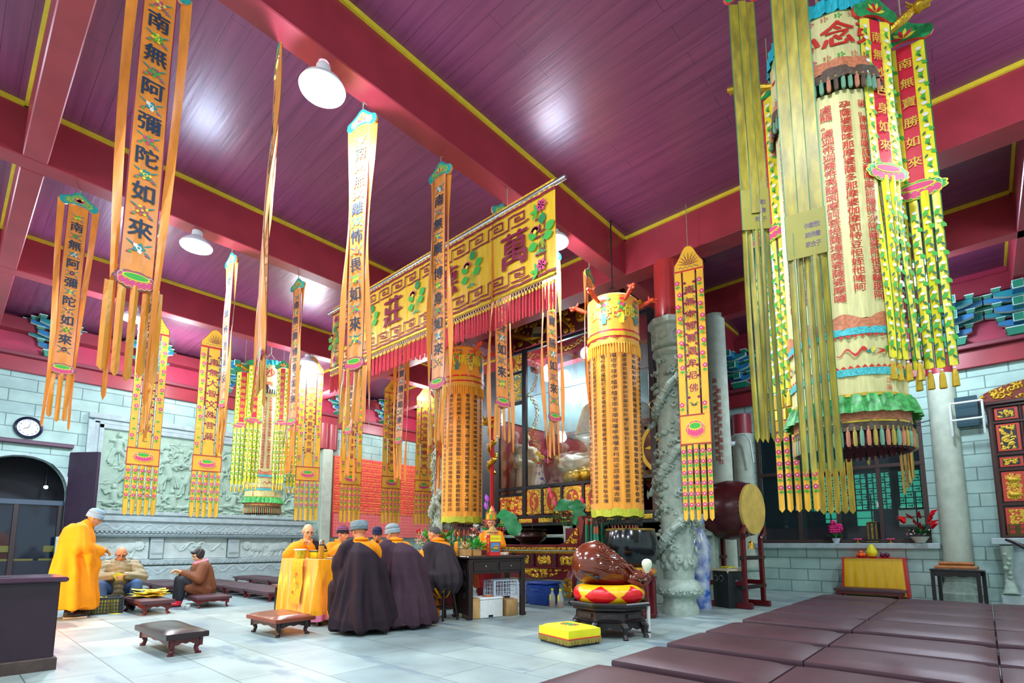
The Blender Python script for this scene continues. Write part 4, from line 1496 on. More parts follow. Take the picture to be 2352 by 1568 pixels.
def lotus_plant(x, z, s):
 y = -.026
 disc(mb, (x - .14 * s, z + .1 * s), .03, .03, M_yl, y - .004)
 for (dx, dz, a) in ((-.1, -.02, 2.6), (.12, .05, .4), (.06, -.12, .2), (-.08, -.18, 3.3), (.02, .2, 1.4)):
  petal(mb, (x + dx * s, z + dz * s), a, .26 * s, .2 * s, M_gr if dz < .1 else mat('deep_leaf_thread', '#1f8a4a', .6), y)
 for i in range(7):
  petal(mb, (x - .14 * s, z + .1 * s), .3 + i * .42, .14 * s, .08 * s, M_pinkE if i % 2 else M_rosy, y - .003)
 for i in range(5):
  petal(mb, (x + .03 * s, z - .02 * s), -pi / 2 + (i - 2) * .16, .42 * s, .012 * s, M_gr, y + .001)
  petal(mb, (x + (i - 2) * .07 * s, z - .42 * s), pi / 2 + (i - 2) * .5, .1 * s, .04 * s, M_gr if i % 2 else M_tealT, y - .002)
for i in range(5):
 lotus_plant((2 - i) * 1.27 - .05, 4.98, .62)
for sx in (-1, 1):
 for z in (VT - .16, VB + .16):
  for i in range(6):
   petal(mb, (sx * (VW / 2 - .2), z), i * 1.05, .09, .06, M_pinkE, -.037)
  for i in range(3):
   petal(mb, (sx * (VW / 2 - .2) - .06 * sx, z - .06), 2 + i, .13, .05, M_gr, -.036)
mb.build('embroidered_cloth', t, False)
mb = MB()
mb.tube([(-VW / 2 - .16, 0, VT + .06), (VW / 2 + .17, 0, VT + .06)], .032, mat('steel_pole', '#b8bcc0', .25, .9), n=14)
mb.build('pole', t)
mb = MB()
M_net = mat('cream_netting', '#d9d0b4', .7)
mb.box((0, 0, VB - .01), (VW, .05, .04), M_gold2, bev=.01)
n = 108
for i in range(n):
 x = -VW / 2 + (i + .5) * VW / n
 for s_ in (-1, 1):
  mb.tube([(x, 0, VB - .02), (x + s_ * VW / n / 2, -.006, VB - .06), (x, 0, VB - .1)], .0035, M_net, n=4)
mb.build('knotted_net', t, False)
tas = MB()
tas.lathe([(.003, 0), (.008, -.005), (.010, -.03), (.012, -.05), (.015, -.10), (.015, -.24), (.013, -.34), (.0, -.345)], M_fr, n=8)
tas.lathe([(.0, .015), (.014, .01), (.016, -.012), (.012, -.03)], M_gold2, n=8)
nt_ = 96
first = None
for i in range(nt_):
 x = -VW / 2 + (i + .5) * VW / nt_
 if first is None:
  first = tas.build('tassel', t)
  o = first
 else:
  o = first.copy()
  COL.objects.link(o)
  o.parent = t
 o.location = (x, .006 * sin(i * 3.1), VB - .10)
 o.scale = (1, 1, .92 + .14 * hz(i))
mb = MB()
for sx in (-1, 1):
 mb.tube([(sx * 1.9, 0, VT + .06), (sx * 1.9, .0, ZC)], .007, M_cord, n=5)
mb.build('cord', t)
# ================================================================= CEILING LAMPS
M_shade = mat('white_enamel_shade', '#dfe6ea', .35)
M_bulb = mat('lamp_glow', '#ffffff', emit='#f0f8ff', estr=14)
LL = ['largest glaring round ceiling lamp on the beam in the upper left', 'second brightest ceiling lamp, left of the slim glowing banner', 'ceiling lamp glaring behind the tails of the largest orange banner',
  'ceiling lamp behind the flowered banner beside the grey pilaster', 'ceiling lamp peeping out at the right edge of the yellow valance', 'ceiling lamp hidden among the yellow ribbons in front of the window wall']
for (x, y, z), lab in zip(LAMPS, LL):
 t = thing('ceiling_lamp', lab, 'lamp', (x, y, z), 0, 'high bay ceiling lamps')
 mb = MB()
 mb.lathe([(.215, -.02), (.225, -.0), (.2, .05), (.12, .12), (.075, .16), (.07, .24), (.05, .27)], M_shade, n=32, caps=False)
 mb.build('shade', t)
 mb = MB()
 mb.lathe([(.0001, -.045), (.1, -.04), (.18, -.022), (.21, -.005)], M_bulb, n=32, caps=False)
 mb.build('glowing_lens', t)
 mb = MB()
 mb.tube([(0, 0, .25), (0, 0, ZB - z + (.0 if y > 1 else .7))], .02, M_black, n=8)
 mb.build('stem', t)
# ================================================================= SUTRA CYLINDERS
M_cream = mat('cream_brocade', '#d9cf8e', .5, var=.10, scale=9, stretch=(6, 6, .7), bump=.12, bscale=60)
M_cyan = mat('cyan_valance_cloth', '#1fa9b4', .45, var=.25, scale=22, stretch=(4, 4, .6))
M_brick = mat('salmon_brocade', '#cc7a52', .55, var=.25, scale=40)
M_braid = mat('turquoise_braid', '#49b8bb', .5, var=.35, scale=70)
M_brfr = mat('brown_fringe', '#5d4a3c', .7, var=.25, scale=40)
M_grsat = mat('green_brocade', '#3f9a4a', .4, var=.45, scale=26)
M_tgreen = mat('sage_tassel', '#6f9c80', .7)
M_tpink = mat('salmon_tassel', '#c07a5c', .7)
M_tgold = mat('gold_tassel', '#a8923e', .6)
M_ored = mat('vermilion_thread', '#cc2f24', .55)
M_silk = mat('tangerine_silk', '#f09a1e', .45, var=.09, scale=6, stretch=(5, 5, .5), sheen=.3)
M_teald = mat('dark_green_tassel_cord', '#0f6e50', .6)
def drum(mb, r, z0, z1, m, fold=.0, n=64, nv=4, ph=0.0, flare=0.0, wavy=0.0, k=14):
 def fn(u, v):
  a = 2 * pi * u
  z = z0 + (z1 - z0) * v
  rr = r + fold * sin(a * k + ph + v * 1.5) + fold * .6 * sin(a * (k * 2 + 3) + ph * 2) + flare * (1 - v)
  if wavy and v in (0.0, 1.0):
   z += wavy * sin(a * 9) * (1 if wavy > 0 else (v == 1.0))
  return V((rr * cos(a), rr * sin(a), z))
 mb.grid(fn, n, nv, m, cu=True)
def on_drum(r, a0, z):
 """writing on a drum seen from outside, centred on azimuth a0"""
 return lambda a, b, k: V(((r + .004 + .0008 * k) * cos(a0 + a / r), (r + .004 + .0008 * k) * sin(a0 + a / r), z + b))
def tassel_ring(mb, r, z, n, L, rad, ms):
 for i in range(n):
  a = 2 * pi * i / n
  c = (r * cos(a), r * sin(a), z)
  mb.lathe([(rad * .35, 0), (rad * .4, -L * .12), (rad * .9, -L * .22), (rad, -L * .8), (rad * .7, -L), (0, -L)], ms[i % len(ms)], c, 6)
  mb.ball((c[0], c[1], z + rad * .2), rad * .55, M_tgold, 6, 4)
def dragon_arm(mb, a, r, z, m, s=1.0):
 d = V((cos(a), sin(a), 0))
 pts = [d * (r * .5) + V((0, 0, z)), d * (r * .95) + V((0, 0, z - .01)), d * (r * 1.12) + V((0, 0, z + .02 * s)), d * (r + .16 * s) + V((0, 0, z + .07 * s)), d * (r + .22 * s) + V((0, 0, z + .11 * s))]
 mb.tube(pts, [.026 * s, .028 * s, .034 * s, .042 * s, .03 * s], m, n=8)
 h = pts[-1]
 mb.ball(h + d * .03, (.06 * s, .05 * s, .045 * s), m, 8, 6)
 mb.tube([h + d * .04 * s, h + d * .12 * s + V((0, 0, .012))], [.04 * s, .022 * s], m, n=7)
 mb.tube([h + d * .03 * s + V((0, 0, -.02)), h + d * .1 * s + V((0, 0, -.04))], [.028 * s, .016 * s], m, n=6)
 for i in range(6):
  q = V((-d.y, d.x, 0)) * (.03 * (i - 2.5) * s * .7)
  mb.tube([h + q * .5, h - d * .05 * s + q + V((0, 0, .05 + .03 * (i % 2)))], [.012 * s, .003], m, n=5)
HEART = ['罣礙故無有恐怖遠離顛倒夢想究竟涅槃三世諸佛依般若波羅', '蜜多故得阿耨多羅三藐三菩提故知般若波羅蜜多是大神咒是', '大明咒是無上咒是無等等咒能除一切苦真實不虛故說般若波', '羅蜜多咒即說咒曰揭諦揭諦波羅揭諦波羅僧揭諦菩提薩婆訶',
   '色即是空空即是色受想行識亦復如是舍利子是諸法空相不生', '不滅不垢不淨不增不減是故空中無色無受想行識無眼耳鼻舌身意']
DABEI = ['怛那怛寫南無悉吉栗埵伊蒙阿唎耶婆盧吉帝室佛囉楞', '娑。南無那囉謹墀醯唎摩訶皤哆沙咩薩婆阿他豆輸朋阿', '孕薩婆薩哆那摩婆薩多那摩婆伽摩罰特豆怛姪他唵阿', '盧醯。盧迦帝迦羅帝夷醯唎摩訶菩提薩埵薩婆薩婆摩囉',
   '摩囉摩醯摩醯唎馱孕俱盧俱盧羯蒙度盧度盧罰闍耶帝', '囉呼盧呼盧摩囉呼盧呼盧醯利娑囉娑囉悉唎悉唎蘇嚧', '囉穆帝隸伊醯伊醯室那室那阿囉嘇佛囉舍利罰娑罰嘇佛囉舍耶', '盧度盧罰闍耶帝摩訶罰闍耶帝陀囉陀囉地利尼室佛囉耶遮囉遮囉麼麼罰摩']
def cream_cylinder(c, label, cols, big, hdir):
 t = thing('sutra_cylinder', label, 'banner', (c[0], c[1], .065), 0, 'cream sutra cylinders')
 t.scale = (1, 1, .931)
 r = .40
 mb = MB()
 drum(mb, r, 2.98, 5.08, M_cream, .007, 90, 10)
 av = hdir
 for i in range(len(cols)):
  a0 = av + (i - (len(cols) - 1) / 2) * -.335
  for q, ch in enumerate(cols[i]):
   z = 4.93 - q * .0765
   if z < 3.06:
    break
   glyph_bold(mb, ch, on_drum(r + .006, a0, z), .076, M_ored, .012, 1.2)
 mb.build('lettered_body', t, True, 60)
 mb = MB()
 drum(mb, r + .012, 5.36, 5.86, M_cream, .004)
 for i, ch in enumerate(big):
  a0 = av + (len(big) / 2 - .5 - i) * .62 * -1
  glyph_bold(mb, ch, on_drum(r + .018, a0, 5.62), .26, M_ored, .03)
 for i in range(26):
  for z in (5.41, 5.8):
   a0 = 2 * pi * i / 26
   f = on_drum(r + .018, a0, z)
   for k in range(5):
    aa = 1.26 * k
    P = [f(.03 * cos(aa + q) * w_, .024 * sin(aa + q) * w_, 0) for q, w_ in ((0, .2), (-.35, .8), (0, 1.1), (.35, .8))]
    mb.add(P, [(0, 1, 2, 3)], (M_pinkE if i % 3 else M_gr) if i % 2 else M_brick)
 mb.build('top_drum', t, True, 60)
 mb = MB()
 drum(mb, r + .03, 5.84, 5.98, M_cyan, .012, 120, 2, k=30)
 mb.lathe([(0.001, 5.99), (r * .7, 5.985), (r + .03, 5.975)], M_cyan, n=48, caps=False)
 mb.build('cyan_ruffle', t)
 mb = MB()
 drum(mb, r + .022, 5.27, 5.38, M_brick, .006)
 mb.build('brocade_band', t)
 mb = MB()
 drum(mb, r + .03, 5.17, 5.29, M_brfr, .012, 72, 3, flare=.015, k=9)
 tassel_ring(mb, r + .042, 5.19, 54, .13, .018, [M_tgreen, M_tpink, M_brfr, M_tgreen])
 mb.build('upper_fringe', t)
 mb = MB()
 drum(mb, r + .01, 2.89, 3.0, M_brick, .006, 90, 2, wavy=-.03)
 mb.build('cloud_band', t)
 mb = MB()
 for z in (2.84, 2.49):
  drum(mb, r + .016, z, z + .06, M_braid, .004, 60, 1)
  for i in range(56):
   a0 = 2 * pi * i / 56
   f = on_drum(r + .014, a0, z - .004 if z > 2.7 else z + .062)
   s_ = -1 if z > 2.7 else 1
   mb.add([f(-.022, 0, 0), f(.022, 0, 0), f(0, s_ * .026, 0)], [(0, 1, 2)], M_ored)
 mb.build('braid', t)
 mb = MB()
 drum(mb, r, 2.5, 2.88, M_cream, .008, 90, 4)
 drum(mb, r + .004, 2.31, 2.51, M_cream, .006, 90, 3)
 for i in range(8):
  a0 = av + i * pi / 4 + .12
  f = on_drum(r + .012, a0, 2.69)
  fl = 1 if i % 2 else -1
  mm = M_gr if i % 2 else M_ored
  prev = None
  for q in range(13):
   x = fl * (q * .017 - .1)
   y = .028 * sin(q * 1.0)
   w_ = .018 * (1 - q / 15)
   cur = (f(x, y - w_, 0), f(x, y + w_, 0))
   if prev:
    mb.add([prev[0], cur[0], cur[1], prev[1]], [(0, 1, 2, 3)], mm)
   prev = cur
  for q in range(5):
   P = [f(fl * -.1 + .012 * cos(q), .012 * sin(q), 1), f(fl * -.15 + .03 * cos(q * 2), .03 * sin(q * 2.3), 1), f(fl * -.1, -.012, 1)]
   mb.add(P, [(0, 1, 2)], M_ored if i % 2 else M_tealT)
  mb.add([f(.13, -.02, 0), f(.16, .01, 0), f(.14, .035, 0), f(.12, .01, 0)], [(0, 1, 2, 3)], M_yl)
 for i in range(5):
  glyph_bold(mb, '江', on_drum(r + .01, av + .7 + i * 1.25, 2.44), .05, M_ored)
  glyph_bold(mb, '海', on_drum(r + .01, av + .7 + i * 1.25, 2.38), .05, M_ored)
 mb.build('lower_body', t, True, 60)
 mb = MB()
 drum(mb, r + .02, 2.17, 2.33, M_grsat, .014, 150, 3, flare=.055, k=24)
 drum(mb, r + .02, 2.315, 2.34, M_gold2, .002, 48, 1)
 mb.build('green_ruffle', t)
 mb = MB()
 drum(mb, r + .01, 2.11, 2.22, M_brick, .004)
 drum(mb, r + .014, 2.10, 2.115, M_gold2, .0, 48, 1)
 mb.build('lower_brocade_band', t)
 mb = MB()
 drum(mb, r + .01, 2.03, 2.12, M_brfr, .004, flare=.006)
 drum(mb, r - .02, 1.92, 2.12, mat('maroon_lining', '#4b0f1c', .7), .0)
 tassel_ring(mb, r + .02, 2.05, 60, .15, .016, [M_tgreen, M_tpink, M_tgold])
 tassel_ring(mb, r - .01, 1.99, 54, .10, .014, [mat('maroon_tassel', '#571421', .7), M_black])
 mb.build('lower_fringe', t)
 for q in (-1.45, 1.45, -2.4, 2.4):
  mb = MB()
  dragon_arm(mb, av + q, r + .05, 5.72, M_gold, 1.0)
  mb.build('dragon_arm', t)
 mb = MB()
 for i in range(4):
  a = i * pi / 2 + .4
  mb.tube([(r * .8 * cos(a), r * .8 * sin(a), 5.97), (0, 0, 6.3)], .006, M_cord, n=4)
 mb.tube([(0, 0, 6.28), (0, 0, 7.02)], .012, M_cord, n=6)
 mb.build('hanger', t)
 return t
CN = (5.02, .75)
CFr = (5.34, 13.14)
cream_cylinder(CN, 'huge near cream sutra cylinder with red characters in the upper right', [DABEI[0], DABEI[1], DABEI[2], DABEI[3], DABEI[4], DABEI[5], DABEI[0]], '一心念弗', radians(188.6))
cream_cylinder(CFr, 'small far cream sutra cylinder with red characters in front of the stone relief', HEART, '一沙婆', radians(248))
def orange_cylinder(c, label, cols, big, hdir, seed):
 t = thing('sutra_cylinder', label, 'banner', (c[0], c[1], .016), 0, 'orange sutra cylinders')
 t.scale = (1, 1, .97)
 r = .40
 mb = MB()
 drum(mb, r, 1.66, 4.45, M_silk, .010, 110, 14, seed, k=11)
 for i, tx in enumerate(cols):
  a0 = hdir + (i - (len(cols) - 1) / 2) * -.42
  n = len(tx)
  p = 2.44 / max(26, n)
  for q, ch in enumerate(tx):
   glyph_bold(mb, ch, on_drum(r + .014, a0, 4.16 - q * p), p * .86, M_ink, .014, 1.25)
 mb.build('lettered_body', t, True, 60)
 mb = MB()
 drum(mb, r + .02, 4.58, 5.2, M_silk, .004, 64, 6, seed)
 mb.lathe([(0.001, 5.3), (r * .6, 5.285), (r * .92, 5.25), (r + .02, 5.2)], M_silk, n=48, caps=False)
 for i, ch in enumerate(big):
  a0 = hdir + (len(big) / 2 - .5 - i) * .66 * -1
  glyph_bold(mb, ch, on_drum(r + .03, a0, 4.92), .23, M_yl, .03)
  f = on_drum(r + .03, a0 + .33, 4.9)
  for k in range(26):
   x, y = (hz(k + seed) - .5) * .16, (hz(k * 3 + seed) - .4) * .36
   mm = (M_gr, M_pinkE, M_gr, M_tealT, M_ored)[k % 5]
   s_ = .02 + .015 * hz(k * 7)
   mb.add([f(x - s_, y, 0), f(x, y - s_ * .7, 0), f(x + s_, y + s_ * .5, 0), f(x, y + s_, 0)], [(0, 1, 2, 3)], mm)
  mb.add([f(-.035, -.2, 0), f(.035, -.2, 0), f(.05, -.08, 0), f(.025, -.02, 0), f(-.025, -.02, 0), f(-.05, -.08, 0)], [(0, 1, 2, 3, 4, 5)], M_yl if i % 2 else M_tealT)
 mb.build('top_drum', t, True, 60)
 mb = MB()
 drum(mb, r + .026, 4.46, 4.6, M_redT, .006)
 drum(mb, r + .032, 4.49, 4.565, mat('yellow_red_brocade', '#e0a820', .5, var=.4, scale=60), .004)
 mb.build('brocade_band', t)
 mb = MB()
 drum(mb, r + .02, 4.36, 4.47, mat('amber_net', '#e2a63c', .6), .006)
 for i in range(60):
  a = 2 * pi * i / 60
  mb.tube([((r + .022) * cos(a), (r + .022) * sin(a), 4.38), ((r + .028) * cos(a), (r + .028) * sin(a), 4.2)], .009, M_yban, n=5)
 mb.build('upper_fringe', t)
 mb = MB()
 drum(mb, r + .01, 1.55, 1.67, mat('yellow_green_trim', '#b9bb2a', .5, var=.25, scale=50), .008, wavy=.012)
 mb.build('hem_band', t)
 mb = MB()
 for i in range(48):
  a = 2 * pi * i / 48
  for s_ in (-1, 1):
   mb.tube([((r - .02) * cos(a), (r - .02) * sin(a), 1.55), ((r - .02) * cos(a + s_ * .13), (r - .02) * sin(a + s_ * .13), 1.40)], .0035, mat('dark_net', '#26302c', .7), n=4)
 mb.build('net', t)
 mb = MB()
 for i in range(26):
  a = 2 * pi * i / 26
  x, y = (r - .03) * cos(a), (r - .03) * sin(a)
  b_ = .84 + .06 * hz(i + seed)
  if seed == 2.0 and y < .13:
   x, y, b_ = x * .62 + .05, y * .62 - .06, 1.12
  mb.lathe([(.006, 1.42), (.014, 1.38), (.017, 1.32), (.012, 1.27)], mat('terracotta_bead', '#a4502c', .5), (x, y, 0), 6)
  mb.lathe([(.018, 1.28), (.021, 1.2), (.022, b_), (0, b_)], M_teald, (x, y, 0), 7)
 mb.build('green_tassels', t)
 for i in range(6):
  mb = MB()
  dragon_arm(mb, hdir + .5 + i * pi / 3, r + .02, 5.12, M_orback, .9)
  mb.build('dragon_arm', t)
 mb = MB()
 for i in range(4):
  a = i * pi / 2 + .4
  mb.tube([(r * .7 * cos(a), r * .7 * sin(a), 5.26), (0, 0, 5.55)], .008, M_black, n=4)
 mb.tube([(0, 0, 5.53), (0, 0, 6.78)], .012, M_black, n=6)
 mb.build('hanger', t)
 return t
orange_cylinder((7.26, 4.30), 'near orange sutra cylinder with black characters, hanging beside the near dragon pillar', [DABEI[7], '帝夷醯唎摩訶菩提薩埵薩婆薩婆摩囉摩囉摩醯摩醯唎馱孕俱盧', DABEI[7], DABEI[6], '囉呼盧呼盧醯利娑囉娑囉悉唎悉唎蘇嚧蘇嚧菩提夜菩提夜菩馱夜菩馱夜彌', '帝利夜那囉謹墀地利瑟尼那婆夜摩那娑婆訶悉陀夜娑婆訶摩訶悉陀夜娑婆', '訶那囉謹墀娑婆訶摩囉那囉娑婆訶悉囉僧阿穆佉耶娑婆訶那囉僧'], '彌陀佛', radians(210), 2.0)
orange_cylinder((7.10, 7.80), 'far orange sutra cylinder with black characters, left of the glass shrine', [HEART[5], HEART[0], HEART[1], HEART[2], HEART[3], HEART[4]], '叭呢嘛', radians(229), 5.0)
# ---- red and lemon side banners hung from the dragon arms of the cream cylinders
def side_banner(loc, rz, text, label, zs, tails, seed, w=.26, back=False):
 z0, z1, z2, z3 = zs
 t = thing('side_banner', label, 'banner', (loc[0], loc[1], 0), rz, 'red and lemon banners around the cream cylinders')
 yf = lambda z, u: .02 * sin(z * 1.3 + seed) + .005 * sin(8 * u + 4 * z)
 my = M_olive if back else M_lemon
 mb = MB()
 mb.prism(crown_poly(w * 1.35, .22), (0, -.012, z0 - .2), (1, 0, 0), (0, 0, 1), (0, .024, 0), mat('green_crown', '#1e8f4c', .5, var=.3, scale=30), M_ored)
 for i in range(6):
  petal(mb, (0, z0 - .14), pi * (.1 + .16 * i), .1, .03, M_redT if i % 2 else M_yl, -.0135)
 mb.build('canopy', t, False)
 mb = MB()
 bd = mat('green_binding', '#1d6b45')
 strip(mb, -w / 2, w / 2, z1, z2, yf, [(.03, bd), (.29, my), (.36, M_olive if back else M_scar), (.29, my), (.03, bd)], back=M_olive)
 if not back:
  n = len(text)
  p = (z1 - z2 - .25) / n
  for i, ch in enumerate(text):
   z = z1 - .12 - p * (i + .3)
   glyph_bold(mb, ch, lambda a, b, k: V((a, yf(z + b, .5) - .014 - .0005 * k, z + b)), w * .34, mat('gold_script', '#e0b33a', .5), .02)
  z = z1 - .08
  k = 0
  while z > z2 + .1:
   for sx in (-1, 1):
    y = yf(z, .5) - .013
    disc(mb, (sx * w * .33, z), .022, .017, M_whT, y, 8)
    petal(mb, (sx * w * .33 + .012, z - .02), -.8 if k % 2 else -2.3, .05, .03, M_gr, y)
    petal(mb, (sx * w * .33 - .01, z - .05), -2.2 if k % 2 else -.9, .04, .016, bd, y - .0004)
   z -= .105
   k += 1
 else:
  strip(mb, -w * .16, w * .16, z1, z2 - .1, lambda z, u: yf(z, u) - .02, [(.06, bd), (.88, M_olive), (.06, bd)], back=M_olive)
 mb.build('lettered_strip', t, False)
 mb = MB()
 if back:
  strip(mb, -w * .52, w * .52, z2 + .12, z2 - .24, lambda z, u: -.03, [(.02, bd), (.96, mat('olive_card', '#8f8428', .6, var=.1, scale=4)), (.02, bd)], nv=3)
  for i in range(9):
   glyph_bold(mb, '敬獻供養佛弟子合家'[i], lambda a, b, k, i=i: V((w * (.3 - .13 * (i % 3)) + a * .8, -.034, z2 - .0 - .075 * (i // 3) + b)), .05, mat('purple_script', '#57406a', .6))
 else:
  lotus(mb, (0, z2), w * 1.25, .17, yf(z2, .5) - .014, mat('lime_petal', '#38a64a', .55, var=.3, scale=30), M_pinkE, M_yl)
  mb.prism([(w * .5 * cos(pi + pi * i / 10), .1 * sin(pi + pi * i / 10) + .03) for i in range(11)], (0, yf(z2, .5) - .012, z2 - .01), (1, 0, 0), (0, 0, 1), (0, .02, 0), MATS['lime_petal'])
 mb.build('lotus_emblem' if not back else 'card', t, False)
 for i in range(tails):
  ww = w * 1.02 / tails
  c = (i - (tails - 1) / 2) * ww
  mb = MB()
  yt = lambda z, u, i=i: yf(z2, .5) + .02 * sin((z2 - z) * 2.2 + i * 1.7 + seed) + .01 * sin(5 * u + i)
  strip(mb, c - ww * .44, c + ww * .44, z2 - .03, z3, yt, [(.1, bd), (.4, my), (.4, my), (.1, bd)], nv=12, tip=.05 if back else .012, back=M_olive)
  if not back:
   z = z2 - .2
   k = 0
   while z > z3 + .08:
    y = yt(z, .5) - .014
    disc(mb, (c, z), ww * .24, ww * .18, M_whT, y, 7)
    petal(mb, (c + ww * .1, z - .015), -.9 if k % 2 else -2.2, .06, .034, M_gr, y)
    petal(mb, (c - ww * .06, z - .06), -2.2 if k % 2 else -.9, .05, .018, bd, y - .0004)
    z -= .12
    k += 1
  mb.build('tail', t, False)
  if not back:
   mb = MB()
   y = yt(z3, .5)
   mb.ball((c, y, z3 - .03), .012, M_whT, 8, 6)
   mb.lathe([(.008, -.04), (.017, -.06), (.021, -.08), (.026, -.18), (0, -.185)], M_gold2, (c, y, z3), 8)
   mb.build('tassel', t)
 mb = MB()
 mb.tube([(0, 0, z0 - .02), (0, 0, ZC)], .006, M_cord, n=5)
 mb.build('cord', t)
 return t
zn = (5.62, 5.43, 4.06, 2.52)
side_banner((5.30, .18), radians(-172) + R90, '南無寶勝如來', 'red and lemon side banner farthest right of the near cream cylinder', zn, 4, 1, .30)
side_banner((4.86, .33), radians(-128) + R90, '南無妙色身如來', 'red and lemon side banner overlapping the right edge of the near cream cylinder', zn, 4, 2, .30)
side_banner((5.12, 1.32), radians(-195) + R90, '南無離怖畏如來', 'red and lemon side banner just left of the near cream cylinder', zn, 4, 3, .30)
side_banner((5.62, 1.34), radians(-168) + R90, '南無廣博身如來', 'lemon side banner behind the left edge of the near cream cylinder', zn, 4, 4, .30)
side_banner((4.23, .82), radians(-168) + R90, '', 'olive banner seen from behind with a written card, in front of the near cream cylinder', (6.15, 5.95, 3.48, 1.64), 5, 5, .26, True)
side_banner((4.40, 1.22), radians(-146) + R90, '', 'olive banner seen from behind farthest left of the near cream cylinder', (6.1, 5.9, 3.95, 1.95), 5, 6, .22, True)
zf = (5.56, 5.38, 4.02, 2.55)
side_banner((4.85, 12.72), radians(-96) + R90, '南無寶勝如來', 'red and lemon side banner left of the far cream cylinder', zf, 4, 7, .34)
side_banner((4.83, 13.42), radians(-110) + R90, '南無離怖畏如來', 'red and lemon side banner farthest left behind the far cream cylinder', zf, 4, 8, .34)
side_banner((5.36, 12.42), radians(-140) + R90, '南無妙色身如來', 'red and lemon side banner hanging in front of the far cream cylinder', zf, 4, 9, .3)
side_banner((5.92, 12.82), radians(-120) + R90, '南無多寶如來', 'red and lemon side banner right of the far cream cylinder', zf, 4, 10, .34)
# ================================================================= SOLID BODIES (statues, people)
def limb(mb, a, b, ra, rb, m, n=10, k=3):
 a, b = V(a), V(b)
 d = b - a
 if d.length < 1e-6:
  d = V((0, 0, 1e-4))
 d.normalize()
 pts, rs = [], []
 for i in range(k, 0, -1):
  t_ = pi / 2 * i / k
  pts.append(a - d * ra * sin(t_))
  rs.append(max(ra * cos(t_), ra * .02))
 pts.append(a)
 rs.append(ra)
 pts.append(b)
 rs.append(rb)
 for i in range(1, k + 1):
  t_ = pi / 2 * i / k
  pts.append(b + d * rb * sin(t_))
  rs.append(max(rb * cos(t_), rb * .02))
 mb.tube(pts, rs, m, n=n)
def chain(mb, pts, rs, m, n=10):
 for i in range(len(pts) - 1):
  limb(mb, pts[i], pts[i + 1], rs[i], rs[i + 1], m, n)
def fuse(mb, name, parent, m, vox=.012, smooth=4, disp=None, keep=None, thick=0):
 """melt overlapping solids into one continuous skin"""
 o = mb.build('tmp', None, False)
 r = o.modifiers.new('r', 'REMESH')
 r.mode = 'VOXEL'
 r.voxel_size = vox
 if smooth:
  s = o.modifiers.new('s', 'SMOOTH')
  s.factor = .5
  s.iterations = smooth
 me = bpy.data.meshes.new_from_object(o.evaluated_get(bpy.context.evaluated_depsgraph_get()))
 bpy.data.objects.remove(o)
 if disp:
  nr = [v.normal.copy() for v in me.vertices]
  for v, q in zip(me.vertices, nr):
   v.co += q * disp(v.co, q)
 vs = [tuple(v.co) for v in me.vertices]
 fs = [tuple(p.vertices) for p in me.polygons]
 bpy.data.meshes.remove(me)
 if keep:
  g = [float(keep(V(v))) for v in vs]
  fs = [f for f in fs if sum(g[i] for i in f) > 0]
  cnt = {}
  for f in fs:
   for i in range(len(f)):
    e = (min(f[i], f[i - 1]), max(f[i], f[i - 1]))
    cnt[e] = cnt.get(e, 0) + 1
  for i in {i for e, c in cnt.items() if c == 1 for i in e}:
   p = V(vs[i])
   gr = V([(keep(p + d) - keep(p - d)) / .004 for d in (V((.002, 0, 0)), V((0, .002, 0)), V((0, 0, .002)))])
   if gr.length > .05:
    st = -gr * (g[i] / gr.length_squared)
    if st.length > vox * 1.5:
     st *= vox * 1.5 / st.length
    vs[i] = tuple(p + st)
  used = sorted({i for f in fs for i in f})
  mp = {i: k for k, i in enumerate(used)}
  vs = [vs[i] for i in used]
  fs = [tuple(mp[i] for i in f) for f in fs]
 me = bpy.data.meshes.new(name)
 me.from_pydata(vs, [], fs)
 me.materials.append(m)
 me.polygons.foreach_set('use_smooth', [True] * len(me.polygons))
 me.update()
 ob = bpy.data.objects.new(name, me)
 COL.objects.link(ob)
 ob.parent = parent
 if thick:
  q = ob.modifiers.new('thickness', 'SOLIDIFY')
  q.thickness = thick
 return ob
def head_solid(mb, T, m, s=1.0, nose=1.0, ears=1.0):
 """T: matrix of the head centre, +X the way the face looks, Z up; head about .23 m tall"""
 def P(x, y, z):
  return T @ V((x * s, y * s, z * s))
 R3 = T.to_3x3().to_4x4()
 mb.ball(P(-.012, 0, .028), (.098 * s, .078 * s, .092 * s), m, 16, 10, R3)
 mb.ball(P(.02, 0, -.03), (.072 * s, .064 * s, .085 * s), m, 14, 10, R3)
 mb.ball(P(.052, 0, -.092), (.034 * s, .036 * s, .03 * s), m, 10, 8, R3)
 for q in (-1, 1):
  mb.ball(P(.045, q * .038, -.028), (.034 * s, .028 * s, .03 * s), m, 10, 8, R3)
  mb.ball(P(.068, q * .034, .03), (.022 * s, .028 * s, .010 * s), m, 10, 6, R3)
  mb.ball(P(-.008, q * .081, -.005), (.022 * s, .012 * s * ears, .036 * s), m, 8, 8, R3)
 limb(mb, P(.083, 0, .022), P(.098 * nose, 0, -.022), .010 * s, .015 * s, m, 8)
 for q in (-1, 1):
  mb.ball(P(.088, q * .013, -.026), (.012 * s, .010 * s, .009 * s), m, 8, 6, R3)
 mb.ball(P(.081, 0, -.056), (.013 * s, .026 * s, .009 * s), m, 10, 6, R3)
 mb.ball(P(.079, 0, -.068), (.013 * s, .022 * s, .008 * s), m, 10, 6, R3)
M_lid = mat('eye_line', '#2a1612', .5)
M_lip = mat('lip', '#9c4a40', .5)
